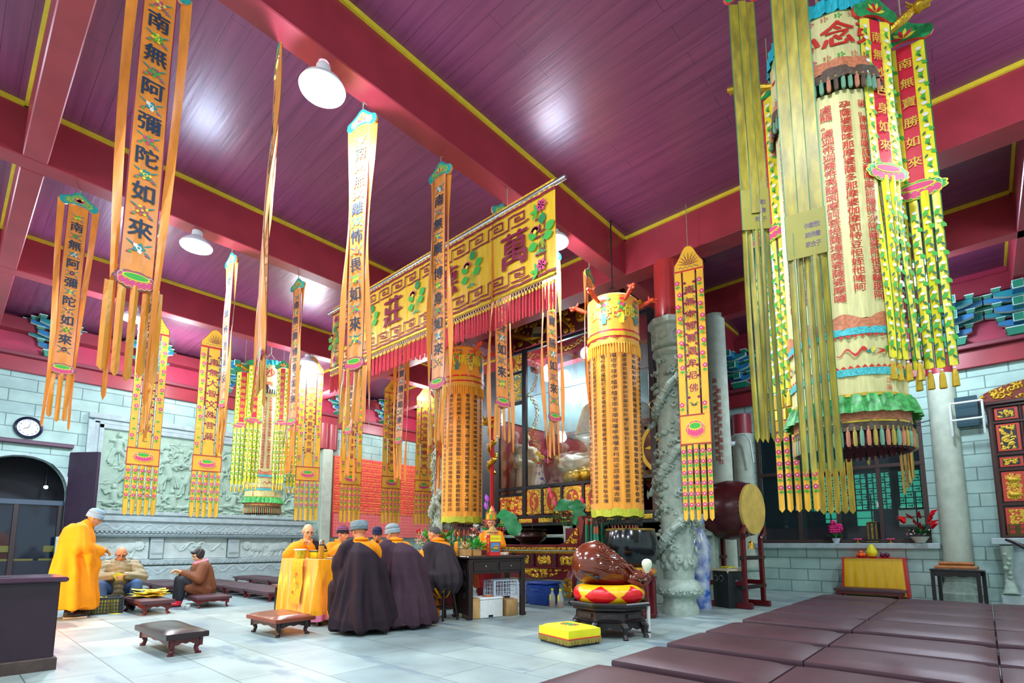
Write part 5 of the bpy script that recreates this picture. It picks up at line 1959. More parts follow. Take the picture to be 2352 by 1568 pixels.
def face_details(parent, T, s=1.0, brow=M_lid, lip=M_lip, shut=True):
 mb = MB()
 R3 = T.to_3x3().to_4x4()
 for q in (-1, 1):
  c = T @ V((.0835 * s, q * .034 * s, .006 * s))
  mb.ball(c, (.006 * s, .015 * s, (.0035 if shut else .006) * s), M_lid, 8, 6, R3)
  for i in range(3):
   a = T @ V((.0895 * s, q * (.018 + .013 * i) * s, (.031 + .003 * (i == 1)) * s))
   mb.ball(a, (.006 * s, .010 * s, .004 * s), brow, 6, 4, R3)
 mb.build('eyes', parent)
 mb = MB()
 mb.ball(T @ V((.0895 * s, 0, -.0615 * s)), (.005 * s, .022 * s, .005 * s), lip, 8, 6, R3)
 mb.build('mouth', parent)
def hand_solid(mb, T, m, curl=.6, s=1.0, side=1):
 """T: wrist frame; +X along the hand, +Z out of the back of the hand, side=+1: thumb on +Y"""
 def P(x, y, z):
  return T @ V((x * s, y * s, z * s))
 for i in range(4):
  y = side * (.030 - i * .020)
  limb(mb, P(0, y * .6, 0), P(.082 - .006 * abs(i - 1), y, 0), .019 * s, .0145 * s, m, 8)
  L = (.040, .045, .042, .033)[i]
  p = V((.085 - .006 * abs(i - 1), y, 0))
  a = -curl * .5
  rr = .0098
  for k in range(3):
   q = p + V((cos(a), 0, sin(a))) * L * (1, .68, .55)[k]
   limb(mb, P(*p), P(*q), rr * s, rr * .92 * s, m, 7)
   p = q
   a -= curl * (1.0, .9, .6)[k]
   rr *= .93
 p = V((.022, side * .030, -.006))
 for k, (dx, dy, dz, r) in enumerate(((.028, .022, -.012, .0135), (.026, .010, -.014, .0115), (.022, .000, -.010, .0098))):
  q = p + V((dx, side * dy, dz))
  limb(mb, P(*p), P(*q), (r + .001) * s, r * s, m, 7)
  p = q
def look(o, fwd, up=(0, 0, 1), roll=0.0):
 """matrix at o with +X along fwd"""
 f = V(fwd).normalized()
 u = V(up)
 y = u.cross(f).normalized()
 z = f.cross(y)
 M = Matrix((f, y, z)).transposed().to_4x4()
 M.translation = V(o)
 if roll:
  M = M @ Matrix.Rotation(roll, 4, 'X')
 return M
# ================================================================= PILLARS
M_dst = mat('dragon_stone', '#a3b3a6', .75, var=.14, scale=12, bump=.35, bscale=70)
def dragon_pillar(c, label, seed):
 rnd = random.Random(seed)
 t = thing('dragon_pillar', label, 'pillar', (c[0], c[1], 0), 0, 'carved dragon pillars')
 mb = MB()
 mb.lathe([(.29, 0), (.29, .10), (.275, .12), (.25, .2), (.26, .27), (.335, .30), (.365, .36), (.355, .43), (.30, .50), (.24, .54), (.24, .64)], M_dst, n=40)
 for i in range(40):
  a = 2 * pi * i / 40
  p = V((.36 * cos(a), .36 * sin(a), .36 + .03 * sin(i * 2.3)))
  mb.ball(p, (.03, .03, .022), M_dst, 6, 4)
  mb.tube([V((.367 * cos(a + q * .03), .367 * sin(a + q * .03), .36 + .035 * sin(q * 1.2 + i))) for q in range(6)], .010, M_dst, n=5)
 mb.build('base', t)
 mb = MB()
 mb.lathe([(.24, .62), (.26, .8), (.25, 2.5), (.235, 4.3)], M_dst, n=32)
 mb.build('shaft', t)
 mb = MB()
 n = 130
 pts, rs = [], []
 for i in range(n + 1):
  q = i / n
  a = .6 + seed + q * 2 * pi * 2.6
  z = .98 + q * 3.0
  r = .285 + .03 * sin(q * 23)
  pts.append(V((r * cos(a), r * sin(a), z + .1 * sin(a * 2))))
  rs.append(.085 * (1 - .25 * q) * (min(1, .35 + q * 9)))
 mb.tube(pts, rs, M_dst, n=10)
 for i in range(4, n - 4, 2):
  p = pts[i]
  o_ = V((p.x, p.y, 0)).normalized()
  tg = (pts[i + 1] - pts[i - 1]).normalized()
  b_ = tg.cross(o_)
  for k in (-1, 0, 1):
   mb.ball(p + o_ * rs[i] * (.92 - .12 * abs(k)) + b_ * rs[i] * .5 * k, (.026, .026, .026), M_dst, 6, 4)
  mb.tube([p + b_ * rs[i], p + b_ * rs[i] * 1.7 + tg * .02], [.016, .004], M_dst, n=4)
 heads = [(pts[0], -1), (V((.33 * cos(seed + 3.4), .33 * sin(seed + 3.4), 3.75)), 1), (V((.33 * cos(seed + 3.9), .33 * sin(seed + 3.9), 2.55)), 1)]
 for (p, sg) in heads:
  o_ = V((p.x, p.y, 0)).normalized()
  s_ = V((-o_.y, o_.x, 0)) * sg
  h = p + o_ * .08
  mb.ball(h, (.11, .11, .10), M_dst, 10, 8)
  limb(mb, h + s_ * .04, h + s_ * .20 + o_ * .04 + V((0, 0, .01)), .075, .045, M_dst)
  limb(mb, h + s_ * .04 + V((0, 0, -.07)), h + s_ * .16 + o_ * .03 + V((0, 0, -.1)), .05, .026, M_dst)
  for k in range(7):
   a = k * .5 - 1.5
   mb.tube([h, h - s_ * .14 * cos(a) + V((0, 0, .16 * sin(a))) + o_ * .03, h - s_ * .22 * cos(a) + V((0, 0, .24 * sin(a) + .03))], [.035, .024, .006], M_dst, n=6)
  for k in (-1, 1):
   mb.ball(h + s_ * .09 + o_ * .06 + V((0, 0, .05)), (.024, .024, .024), M_dst, 6, 5)
   mb.tube([h + V((0, 0, .08)), h - s_ * .06 + o_ * (.05 + .03 * k) + V((0, 0, .16)), h - s_ * .02 + o_ * .06 + V((0, 0, .2))], [.02, .014, .005], M_dst, n=5)
 for (i, dz) in ((22, -.16), (48, -.2), (70, .18), (96, -.18), (112, .2), (12, .15)):
  p = pts[i]
  o_ = V((p.x, p.y, 0)).normalized()
  tg = V((-o_.y, o_.x, 0))
  k_ = p + o_ * .06 + V((0, 0, dz * .5)) + tg * .09
  w_ = p + o_ * .04 + V((0, 0, dz)) + tg * .2
  chain(mb, [p, k_, w_], [.06, .05, .036], M_dst, 8)
  for f in range(4):
   e = w_ + tg * (.07 * cos(f * .6 - .9)) + V((0, 0, .08 * sin(f * .9 - 1.3))) + o_ * .02
   mb.tube([w_, (w_ + e) / 2 + o_ * .03, e], [.02, .016, .004], M_dst, n=5)
 for i in range(170):
  a, z = rnd.uniform(0, 2 * pi), rnd.uniform(.78, 4.15)
  o_ = V((cos(a), sin(a), 0))
  tg = V((-o_.y, o_.x, 0))
  p = o_ * .26 + V((0, 0, z))
  R_ = rnd.uniform(.035, .075)
  if i % 3:
   mb.tube([p + (tg * cos(q * .8) + V((0, 0, sin(q * .8)))) * R_ * (1 - q * .09) + o_ * .01 * q for q in range(10)], [.020] * 8 + [.014, .008], M_dst, n=5)
  else:
   mb.ball(p, (R_, R_, R_ * .8), M_dst, 8, 5)
 for i in range(22):
  a = 2 * pi * i / 22
  mb.ball((.245 * cos(a), .25 * sin(a), .82 + .05 * sin(i * 3)), (.055, .055, .09), M_dst, 8, 6)
 mb.build('coiled_dragon', t)
 mb = MB()
 mb.lathe([(.245, 4.22), (.30, 4.27), (.29, 4.33), (.24, 4.36)], M_dst, n=32)
 mb.lathe([(.25, 4.36), (.31, 4.40), (.31, 4.72), (.36, 4.76), (.36, 4.86), (.27, 4.88)], M_dst, n=8, caps=True, a0=pi / 8, a1=2 * pi + pi / 8)
 for i in range(8):
  a = i * pi / 4 + pi / 4
  mb.tube([V((.295 * cos(a + .25 * cos(q * .9)), .295 * sin(a + .25 * cos(q * .9)), 4.56 + .09 * sin(q * .9) * (1 - q * .06))) for q in range(9)], .018, M_dst, n=5)
 mb.build('capital', t)
 mb = MB()
 mb.lathe([(.235, 4.86), (.235, ZB + .02)], mat('lacquer_red_column', '#a5302c', .22, coat=.4), n=32)
 mb.build('red_column', t)
 return t
dragon_pillar((8.1, 3.70), 'near grey green stone pillar carved with coiling dragons, beside the blue vase', 1.1)
dragon_pillar((8.1, 9.50), 'far grey green stone pillar carved with dragons, behind the far orange cylinder', 3.0)
t = thing('stone_column', 'plain round stone column with red inscription behind the near dragon pillar', 'column', (10.9, 3.98, 0))
mb = MB()
mb.lathe([(.25, .42), (.235, 2.5), (.225, 6.0)], M_plaster, n=32)
mb.build('shaft', t)
mb = MB()
mb.lathe([(.36, 0), (.36, .13), (.31, .18), (.27, .34), (.31, .38), (.31, .43), (.25, .45)], M_stone, n=32)
mb.build('base', t)
mb = MB()
for tx, ao, z0_ in (('長沙市李夢其付蓉旭曹紫瑞', .13, 4.5), ('謝易謝湯謝濟法獨捐此柱', -.13, 4.28)):
 a0 = atan2(-3.98, -10.9) - ao
 for q, ch in enumerate(tx):
  glyph_bold(mb, ch, lambda a, b, k: V(((.240 + k * .0008) * cos(a0 + a / .24), (.240 + k * .0008) * sin(a0 + a / .24), z0_ - q * .15 + b)), .115, M_txt, .015)
mb.build('inscription', t, False)
# ================================================================= THE SHRINE
NX = V((-1, 0, 0))
UY = V((0, -1, 0))
XS = 9.5
M_bldoor = mat('black_door', '#15171c', .4)
M_shr = mat('black_lacquer_frame', '#1d1a1e', .32, var=.1, scale=7)
M_vred = mat('vermilion_panel', '#c23a28', .45)
mb = MB()
mb.box((10.9, 6.9, .78), (2.8, 4.5, 1.55), M_stone, bev=.02)
mb.box((9.62, 6.4, .78), (.24, 5.5, 1.55), M_stone, bev=.02)
mb.box((9.3, 6.7, .52), (.5, 4.7, 1.04), M_stone, bev=.02)
mb.box((9.4, 6.4, 1.28), (.34, 5.5, .07), M_stone, bev=.015)
s0 = thing('glass_shrine', 'tall black framed shrine with glass front, gilded dragon crest and carved red panels', 'shrine', (0, 0, 0))
mb.build('stone_plinth', s0, False)
def fr(y0, y1, z0, z1, d=.1, m=None, x=XS):
 return ((x, (y0 + y1) / 2, (z0 + z1) / 2), (d, abs(y1 - y0), z1 - z0), m or M_shr)
mb = MB()
for y in (9.07, 8.17, 4.75, 3.72):
 mb.box(*fr(y - .06, y + .06, 1.55, 5.95), bev=.01)
for z in (1.56, 1.74, 2.45, 5.9):
 mb.box(*fr(3.7, 9.1, z - .04, z + .04, .094), bev=.01)
for y in (7.62, 7.05, 6.46, 5.87, 5.3):
 mb.box(*fr(y - .035, y + .035, 1.56, 2.45, .088), bev=.01)
for y0, y1 in ((9.07, 8.17), (4.75, 3.72)):
 for z in (5.38, 4.6, 2.3):
  mb.box(*fr(y1, y0, z - .035, z + .035, .09), bev=.01)
mb.build('black_frame', s0, False)
M_glass = mat('shrine_glass', '#e8f4f4', .03, trans=1.0, spec=.6, alpha=.28)
mb = MB()
mb.box(*fr(4.8, 8.12, 2.48, 5.87, .012, M_glass))
for z in (3.55, 4.7):
 mb.box(*fr(4.8, 8.12, z - .004, z + .004, .016, mat('glass_joint', '#4a5a5c', .4)))
mb.box(*fr(8.22, 9.02, 2.33, 4.57, .012, M_glass))
mb.build('glass_pane', s0, False)
# crest of gilded dragons
mb = MB()
R = Relief(5.4, .62, 420, 52)
rr = random.Random(3)
R.dragon(.15, 2.6, .30, .13, .085, rr, 1.6, 1)
R.dragon(2.8, 5.25, .30, .13, .085, rr, 1.6, -1)
R.swirl((2.7, .33), .16, 1.6, .05, 1)
for k in range(60):
 R.swirl((rr.uniform(.05, 5.35), rr.choice((rr.uniform(.02, .15), rr.uniform(.45, .6)))), rr.uniform(.05, .09), 1.2, .022, .9, rr.choice((-1, 1)), rr.uniform(0, 6))
R.build(mb, (XS - .05, 9.1, 5.96), UY, NX, M_gold, mat('dark_red_ground', '#4a1418', .6), .006)
mb.build('dragon_crest', s0, True, 60)
mb = MB()
mb.box(*fr(3.6, 9.2, 6.56, 6.6, .2))
for k in range(70):
 mb.box((XS - .04, 9.08 - k * .0775, 6.52), (.06, .03, .05), M_oldwood)
mb.build('top_rail', s0, False)
def oval_panel(y0, y1, z0, z1, seed, name, x=XS - .02):
 w, h = abs(y1 - y0), z1 - z0
 R = floral(w, h, 46, 58, seed, 1.1, .016, .9)
 e = ((R.X - w / 2) / (w * .36)) ** 2 + ((R.Z - h / 2) / (h * .40)) ** 2
 R.H = np.where(e < 1, 0, R.H)
 R.H = np.where((e > .9) & (e < 1.12), .014, R.H)
 rr = random.Random(seed)
 for k in range(4):
  c = (w / 2 + rr.uniform(-.16, .16) * w, h * (.3 + .14 * k))
  for q in range(5):
   a = q * 1.26
   R.cap(c, (c[0] + .035 * cos(a), c[1] + .035 * sin(a)), .014, .008, 1)
 R.path([(w * .5, h * .22), (w * .55, h * .45), (w * .45, h * .6), (w * .52, h * .76)], .010, 1)
 mb = MB()
 R.build(mb, (x, max(y0, y1), z0), UY, NX, M_gold2, M_vred, .003)
 mb.build(name, s0, True, 60)
for i, (y0, y1) in enumerate(((8.10, 7.66), (7.58, 7.09), (7.01, 6.50), (6.42, 5.91), (5.83, 5.34))):
 oval_panel(y0, y1, 1.80, 2.39, 60 + i, 'oval_panel')
mb = MB()
for i in range(7):
 y = 8.95 - i * .62
 R = floral(.42, .10, 26, 9, 90 + i, 1.2, .012, .9)
 R.build(mb, (XS - .055, y, 1.60), UY, NX, M_gold2, M_vred if i % 2 else mat('olive_ground', '#6b6a2a', .6), .003)
mb.build('small_carved_panel', s0, True, 60)
# left bay: character roundel, phoenix panel, low gilt panel; right bay: black door with the wheel
mb = MB()
for (z0_, z1_, sd) in ((4.64, 5.34, 201), (1.8, 2.26, 202)):
 R = floral(.78, z1_ - z0_, 70, 60, sd, .9, .026, .7)
 R.build(mb, (XS - .02, 9.01, z0_), UY, NX, M_gold2, mat('pale_teal_ground', '#8fb5a8', .5) if sd == 201 else M_vred, .004)
 mb.build('phoenix_panel' if sd == 201 else 'gilt_panel', s0, True, 60)
 mb = MB()
R = floral(.78, .42, 60, 40, 203, 1.0, .02, .7)
e = ((R.X - .39) ** 2 + (R.Z - .21) ** 2) ** .5
R.H = np.where(e < .19, .012, R.H)
R.build(mb, (XS - .02, 9.01, 5.43), UY, NX, M_gold2, M_vred, .004)
mb.flat([(.17 * cos(i * .3), .17 * sin(i * .3)) for i in range(21)], (XS - .034, 8.62, 5.64), UY, (0, 0, 1), M_vred)
glyph_bold(mb, '善', lambda a, b, k: V((XS - .037 - .001 * k, 8.62 - a, 5.64 + b)), .2, M_yl, .03)
mb.build('left_bay_panel', s0, True, 60)
mb = MB()
mb.box(*fr(3.76, 4.7, 2.3, 5.9, .04, M_bldoor))
mb.build('black_door_panel', s0, False)
mb = MB()
mb.box(*fr(9.12, 9.75, 1.55, 5.6, .06, M_bldoor))
mb.build('side_board', s0, False)
mb = MB()
for k in range(8):
 mb.box((XS - .03, 3.8 + k * .12, 4.9), (.03, .02, 1.0), M_shr)
for k in range(6):
 mb.box((XS - .03, 4.23, 4.45 + k * .2), (.03, .9, .02), M_shr)
mb.build('door_lattice', s0, False)
mb = MB()
cw = V((XS - .035, 4.50, 3.02))
def P2(a, r):
 return cw + V((0, -cos(a) * r, sin(a) * r))
M_wheel = mat('painted_gold', '#c7ab3a', .45, .3)
n = 48
for (ra, rb) in ((.47, .55), (.21, .235)):
 mb.add([P2(2 * pi * i / n, ra) for i in range(n)] + [P2(2 * pi * i / n, rb) for i in range(n)], [(i, (i + 1) % n, n + (i + 1) % n, n + i) for i in range(n)], M_wheel)
for i in range(8):
 a = i * pi / 4
 mb.add([P2(a, .24), P2(a + .10, .34), P2(a, .455), P2(a - .10, .34)], [(0, 1, 2, 3)], M_wheel)
 for q in range(3):
  mb.add([P2(a - .05, .55), P2(a + .05, .55), P2(a + .04, .62), P2(a - .04, .62)], [(0, 1, 2, 3)], M_wheel)
glyph_bold(mb, '卍', lambda a, b, k: cw + V((-.001 * k, -a, b)), .36, M_wheel, .02)
for sz in (-1, 1):
 mb.tube([cw + V((-.002, -.3 * cos(q * .5) * (1 - q * .05) + .1, sz * (.85 + .12 * sin(q * .5)))) for q in range(14)], .022, M_wheel, n=4)
mb.build('dharma_wheel', s0, False)
for i in range(2):
 oval_panel(4.68 - i * .45, 4.27 - i * .45, 1.82, 2.22, 75 + i, 'square_carved_panel')
mb = MB()
mb.box((11.5, 6.95, 4.0), (.1, 4.4, 5.0), mat('shrine_red_wall', '#6a1418', .5, var=.1, scale=3))
mb.box((11.44, 6.95, 5.2), (.04, 4.4, 2.2), mat('shrine_reflection_tint', '#5f7a7c', .5, var=.15, scale=3))  # grey-teal panels: window reflections in the glass, painted as wall colour
mb.box((10.5, 9.1, 5.3), (2.0, .04, 2.0), MATS['shrine_reflection_tint'])
mb.box((10.5, 9.15, 4.0), (2.0, .08, 5.0), MATS['shrine_red_wall'])
mb.box((10.5, 4.72, 4.0), (2.0, .08, 5.0), M_bldoor)
for y in (8.7, 7.4, 5.4):
 mb.box((11.43, y, 4.0), (.06, .12, 5.0), M_oldwood)
mb.box((11.43, 6.9, 4.1), (.06, 4.3, .1), M_oldwood)
mb.build('red_back_wall', s0, False)
light('shrine_lamp', 'POINT', (9.9, 6.5, 5.5), 8, (1.0, .95, .85), .15)
mb = MB()
for k in range(22):
 a = k * .35
 for (y, z) in ((8.05 - .25 * abs(sin(a)), 5.75 - k * .11), (8.0 - k * .12, 5.78 - .12 * abs(sin(a * 1.4)))):
  if y > 4.9 and z > 3.4:
   mb.tube([(XS + .03, y + .05 * cos(q * 1.1 + a), z + .05 * sin(q * 1.1 + a)) for q in range(6)], .012, M_gold2, n=5)
mb.build('gilt_cloud_fretwork', s0)
# Buddha, lotus throne, arhat, vase inside
M_ivory = mat('painted_stone_statue', '#cfc9ae', .55, var=.06, scale=5)
t = thing('seated_buddha', 'big seated Buddha statue with golden robe behind the shrine glass', 'statue', (10.5, 6.45, 0))
mb = MB()
limb(mb, (0, 0, 3.1), (.05, 0, 4.1), .50, .42, M_ivory, 14)
limb(mb, (.05, -.3, 4.45), (.05, .3, 4.45), .2, .2, M_ivory)
limb(mb, (.05, 0, 4.0), (.05, 0, 4.4), .42, .34, M_ivory, 14)
for q in (-1, 1):
 chain(mb, [(.05, q * .48, 4.4), (-.05, q * .66, 3.75), (-.38, q * .25, 3.45)], [.17, .15, .11], M_ivory)
 chain(mb, [(-.05, q * .3, 3.05), (-.42, q * .85, 3.0), (-.6, q * .15, 2.95)], [.3, .24, .16], M_ivory)
limb(mb, (.02, 0, 4.6), (0, 0, 4.9), .12, .12, M_ivory)
head_solid(mb, look((0, 0, 5.12), (-1, 0, -.1)), M_ivory, 2.3, ears=1.6)
mb.ball((.05, 0, 5.38), (.1, .1, .1), M_ivory)
fuse(mb, 'body', t, M_ivory, .022, 4, lambda p, n: .012 * sin(p.z * 34 + 6 * sin(p.y * 4)) if p.z < 4.5 else 0)
mb = MB()
limb(mb, (.02, 0, 3.3), (.06, 0, 4.3), .48, .44, M_ivory, 14)
limb(mb, (.05, -.32, 4.45), (.05, .32, 4.45), .22, .22, M_ivory)
chain(mb, [(.05, .5, 4.4), (-.05, .68, 3.8)], [.2, .18], M_ivory)
fuse(mb, 'golden_robe', t, mat('gold_embroidered_robe', '#d99b2a', .45, var=.15, scale=20), .03, 5, None, lambda p: p.z - 3.55 + .5 * p.y)
mb = MB()
mb.lathe([(.75, 2.5), (.95, 2.62), (.9, 2.72), (.8, 2.82)], M_gold, n=36)
for i in range(22):
 a = 2 * pi * i / 22
 mb.ball((.93 * cos(a), .93 * sin(a), 2.64), (.12, .12, .13), M_gold2, 8, 6)
 mb.ball((.80 * cos(a + .14), .80 * sin(a + .14), 2.74), (.1, .1, .1), M_gold, 8, 6)
mb.lathe([(.9, 1.55), (.8, 1.9), (.75, 2.5)], M_vred, n=28)
mb.build('lotus_throne', t)
t = thing('arhat_statue', 'pale standing monk statue with clasped hands behind the left panes of the shrine', 'statue', (10.4, 9.02 - .12, 2.0))
mb = MB()
limb(mb, (0, 0, .12), (0, 0, .95), .33, .27, M_ivory, 14)
limb(mb, (0, 0, .95), (0, 0, 1.5), .27, .22, M_ivory, 14)
limb(mb, (0, -.17, 1.55), (0, .17, 1.55), .13, .13, M_ivory)
for q in (-1, 1):
 chain(mb, [(0, q * .26, 1.52), (-.04, q * .34, 1.15), (-.27, q * .05, 1.22)], [.12, .12, .09], M_ivory)
 limb(mb, (-.05, q * .3, 1.1), (-.08, q * .27, .45), .10, .08, M_ivory)
 limb(mb, (-.30, q * .02, 1.24), (-.32, q * .015, 1.42), .035, .022, M_ivory)
limb(mb, (0, 0, 1.6), (0, 0, 1.76), .07, .07, M_ivory)
TA = look((-.02, 0, 1.88), (-1, -.15, -.12))
head_solid(mb, TA, M_ivory, 1.35)
fuse(mb, 'body', t, M_ivory, .016, 4, lambda p, n: .010 * sin(atan2(p.y, p.x) * 12 + p.z * 2) if p.z < 1.45 else 0)
face_details(t, TA, 1.35)
mb = MB()
for k in range(5):
 mb.tube([(-.30 + .03 * k, -.16 + .02 * k, .3 + k * .2), (-.28, .02, .24 + k * .2), (-.2, .2, .33 + k * .2)], .010, mat('red_brown_line', '#a8482c', .6), n=5)
for q in (-1, 1):
 mb.tube([(-.2, q * .2, 1.45), (-.25, q * .12, 1.0), (-.31, q * .1, .2)], .012, MATS['red_brown_line'], n=5)
mb.build('robe_border', t)
M_porc = mat('blue_white_porcelain', '#e6ecec', .14, col2='#2a55a8', scale=9, coat=.5)
bn = M_porc.node_tree.nodes
for q in bn:
 if q.type == 'VALTORGB':
  q.color_ramp.elements[0].position = .52
  q.color_ramp.elements[1].position = .60
def bouquet(mb, c, items, leaf=M_gr):
 for (dx, dy, dz, r, m) in items:
  p = V(c) + V((dx, dy, dz))
  mb.tube([V(c), V(c) + V((dx * .4, dy * .4, dz * .6)), p], .006, leaf, n=4)
  mb.ball(p, (r * .6, r * .6, r * .6), m, 8, 6)
  for k in range(11):
   th = k * 2.4
   ph = 1.5 - k * .2
   d = V((cos(th) * cos(ph), sin(th) * cos(ph), sin(ph)))
   mb.ball(p + d * r * .6, (r * .42, r * .42, r * .3), m, 6, 4)
def leafy(mb, c, n, R_, s, m, seed, up=.5):
 for k in range(n):
  a = hz(k + seed) * 6.28
  e = hz(k * 3 + seed) * up + .1
  d = V((cos(a), sin(a), e)).normalized()
  p = V(c) + d * R_ * (.4 + .6 * hz(k * 7 + seed))
  u = d.cross(V((0, 0, 1))).normalized()
  w_ = d.cross(u)
  L = s * (.7 + .6 * hz(k * 11))
  mb.add([p - d * L * .3, p + u * L * .3 + w_ * .01, p + d * L, p - u * L * .3 + w_ * .01], [(0, 1, 2, 3)], m)
t = thing('porcelain_vase', 'blue and white porcelain vase of bright flowers behind the shrine glass', 'vase', (9.85, 7.98, 2.47))
mb = MB()
mb.lathe([(.11, 0), (.13, .03), (.15, .12), (.11, .26), (.085, .42), (.09, .52), (.115, .56), (.10, .56), (.08, .5)], M_porc, n=24)
mb.build('vase', t)
mb = MB()
pinkf, yelf, magf = mat('pink_petals', '#e0569a', .6), mat('yellow_petals', '#e6d52a', .6), mat('magenta_petals', '#d81e78', .6)
bouquet(mb, (0, 0, .5), [(-.02, .05, .35, .08, yelf), (0, -.06, .24, .08, yelf), (.03, .12, .16, .07, yelf), (0, -.22, .33, .09, pinkf), (.02, -.2, .14, .08, pinkf), (-.05, .14, .2, .06, mat('coral_petals', '#e85a5a', .6)), (-.06, -.02, .1, .06, MATS['coral_petals'])])
leafy(mb, (0, 0, .6), 16, .16, .1, M_gr, 3)
mb.build('flowers', t)
t = thing('floodlight', 'small square black floodlight fixed under the shrine crest', 'lamp', (9.2, 7.5, 6.12), radians(30))
mb = MB()
mb.box((0, 0, 0), (.12, .26, .26), M_black, bev=.02, M=Matrix.Rotation(.5, 4, 'Y'))
mb.build('housing', t, False)
mb = MB()
mb.box((-.063, 0, 0), (.012, .22, .21), mat('floodlight_glass', '#a9ad86', .3), M=Matrix.Rotation(.5, 4, 'Y'))
mb.build('lens', t, False)
mb = MB()
mb.tube([(.05, .12, 0), (.18, .1, .1), (.25, 0, .35)], .015, M_black, n=6)
mb.build('bracket', t)
t = thing('dragon_post', 'red post wound by a gilded dragon at the left of the shrine', 'post', (9.2, 9.0, 0))
mb = MB()
mb.lathe([(.1, 0), (.1, .2), (.055, .25), (.055, 4.3)], mat('red_lacquer_post', '#c21d22', .3), n=16)
mb.build('post', t)
mb = MB()
pts = [V((.10 * cos(q * .5), .10 * sin(q * .5), 2.85 + q * .036)) for q in range(36)]
mb.tube(pts, [.05 + .02 * sin(q) for q in range(36)], M_gold, n=8)
h = V((-.12, .08, 4.16))
mb.ball(h, (.13, .1, .1), M_gold, 10, 8)
for k in range(12):
 mb.tube([h, h + V((.14 * cos(k * .52), .22 * sin(k * .52), .12 * sin(k * 1.3))), h + V((.2 * cos(k * .52), .34 * sin(k * .52), .16 * cos(k)))], [.03, .02, .006], M_gold2, n=5)
for k in range(14):
 mb.ball(pts[2 + k * 2] * 1.02, (.05, .05, .04), M_gold2, 6, 4)
mb.build('gilded_dragon', t)
# ================================================================= PEOPLE
M_skin = mat('skin', '#c98a62', .5, var=.05, scale=8)
M_skin2 = mat('pale_skin', '#d3a078', .45, var=.05, scale=8)
M_robe = mat('saffron_cloth', '#e88c06', .75, var=.06, scale=6, spec=.3)
M_kas = mat('dark_plum_cloth', '#2b1e26', .8, var=.10, scale=6, spec=.2)
M_kas2 = mat('plum_brown_cloth', '#402c37', .8, var=.10, scale=6, spec=.2)
M_kas3 = mat('charcoal_brown_cloth', '#3a3136', .8, var=.10, scale=6, spec=.2)
M_hat = mat('grey_felt', '#76848a', .85, var=.12, scale=20)
M_stub = mat('shaved_hair', '#4a4544', .8, var=.2, scale=60)
def folds(k, amp, z0=1.1, tilt=2.0, ph=0.0):
 def f(p, n):
  a = atan2(p.y, p.x + .05)
  w_ = min(1.0, max(.15, (z0 - p.z) / .5))
  q = .5 + .5 * noise.noise(V((p.x * 3 + ph, p.y * 3, p.z * 1.5)))
  return amp * w_ * q * 2 * sin(a * k + tilt * p.z + 3 * noise.noise(V((p.x * 2, p.y * 2, p.z + ph))))
 return f
def beanie(parent, T, m, name='knit_hat', s=1.0, depth=0.0, band=None):
 mb = MB()
 M = T @ Matrix.Rotation(-.22, 4, 'Y')
 prof = [(.094, .005 + depth), (.100, .01 + depth), (.1, .045 + depth), (.097, .065), (.090, .10), (.07, .128), (.035, .143), (.0005, .147)]
 bm = band or m
 mb.lathe([(r * s, z * s) for r, z in prof[:4]], bm, M=M @ Matrix.Translation((-.008, 0, 0)) @ Matrix.Diagonal((1.08, .9, 1, 1)), n=28, caps=False)
 mb.lathe([(r * s, z * s) for r, z in prof[3:]], m, M=M @ Matrix.Translation((-.008, 0, 0)) @ Matrix.Diagonal((1.08, .9, 1, 1)), n=28, caps=False)
 o = mb.build(name, parent)
 q = o.modifiers.new('thickness', 'SOLIDIFY')
 q.thickness = .006
 return o, M
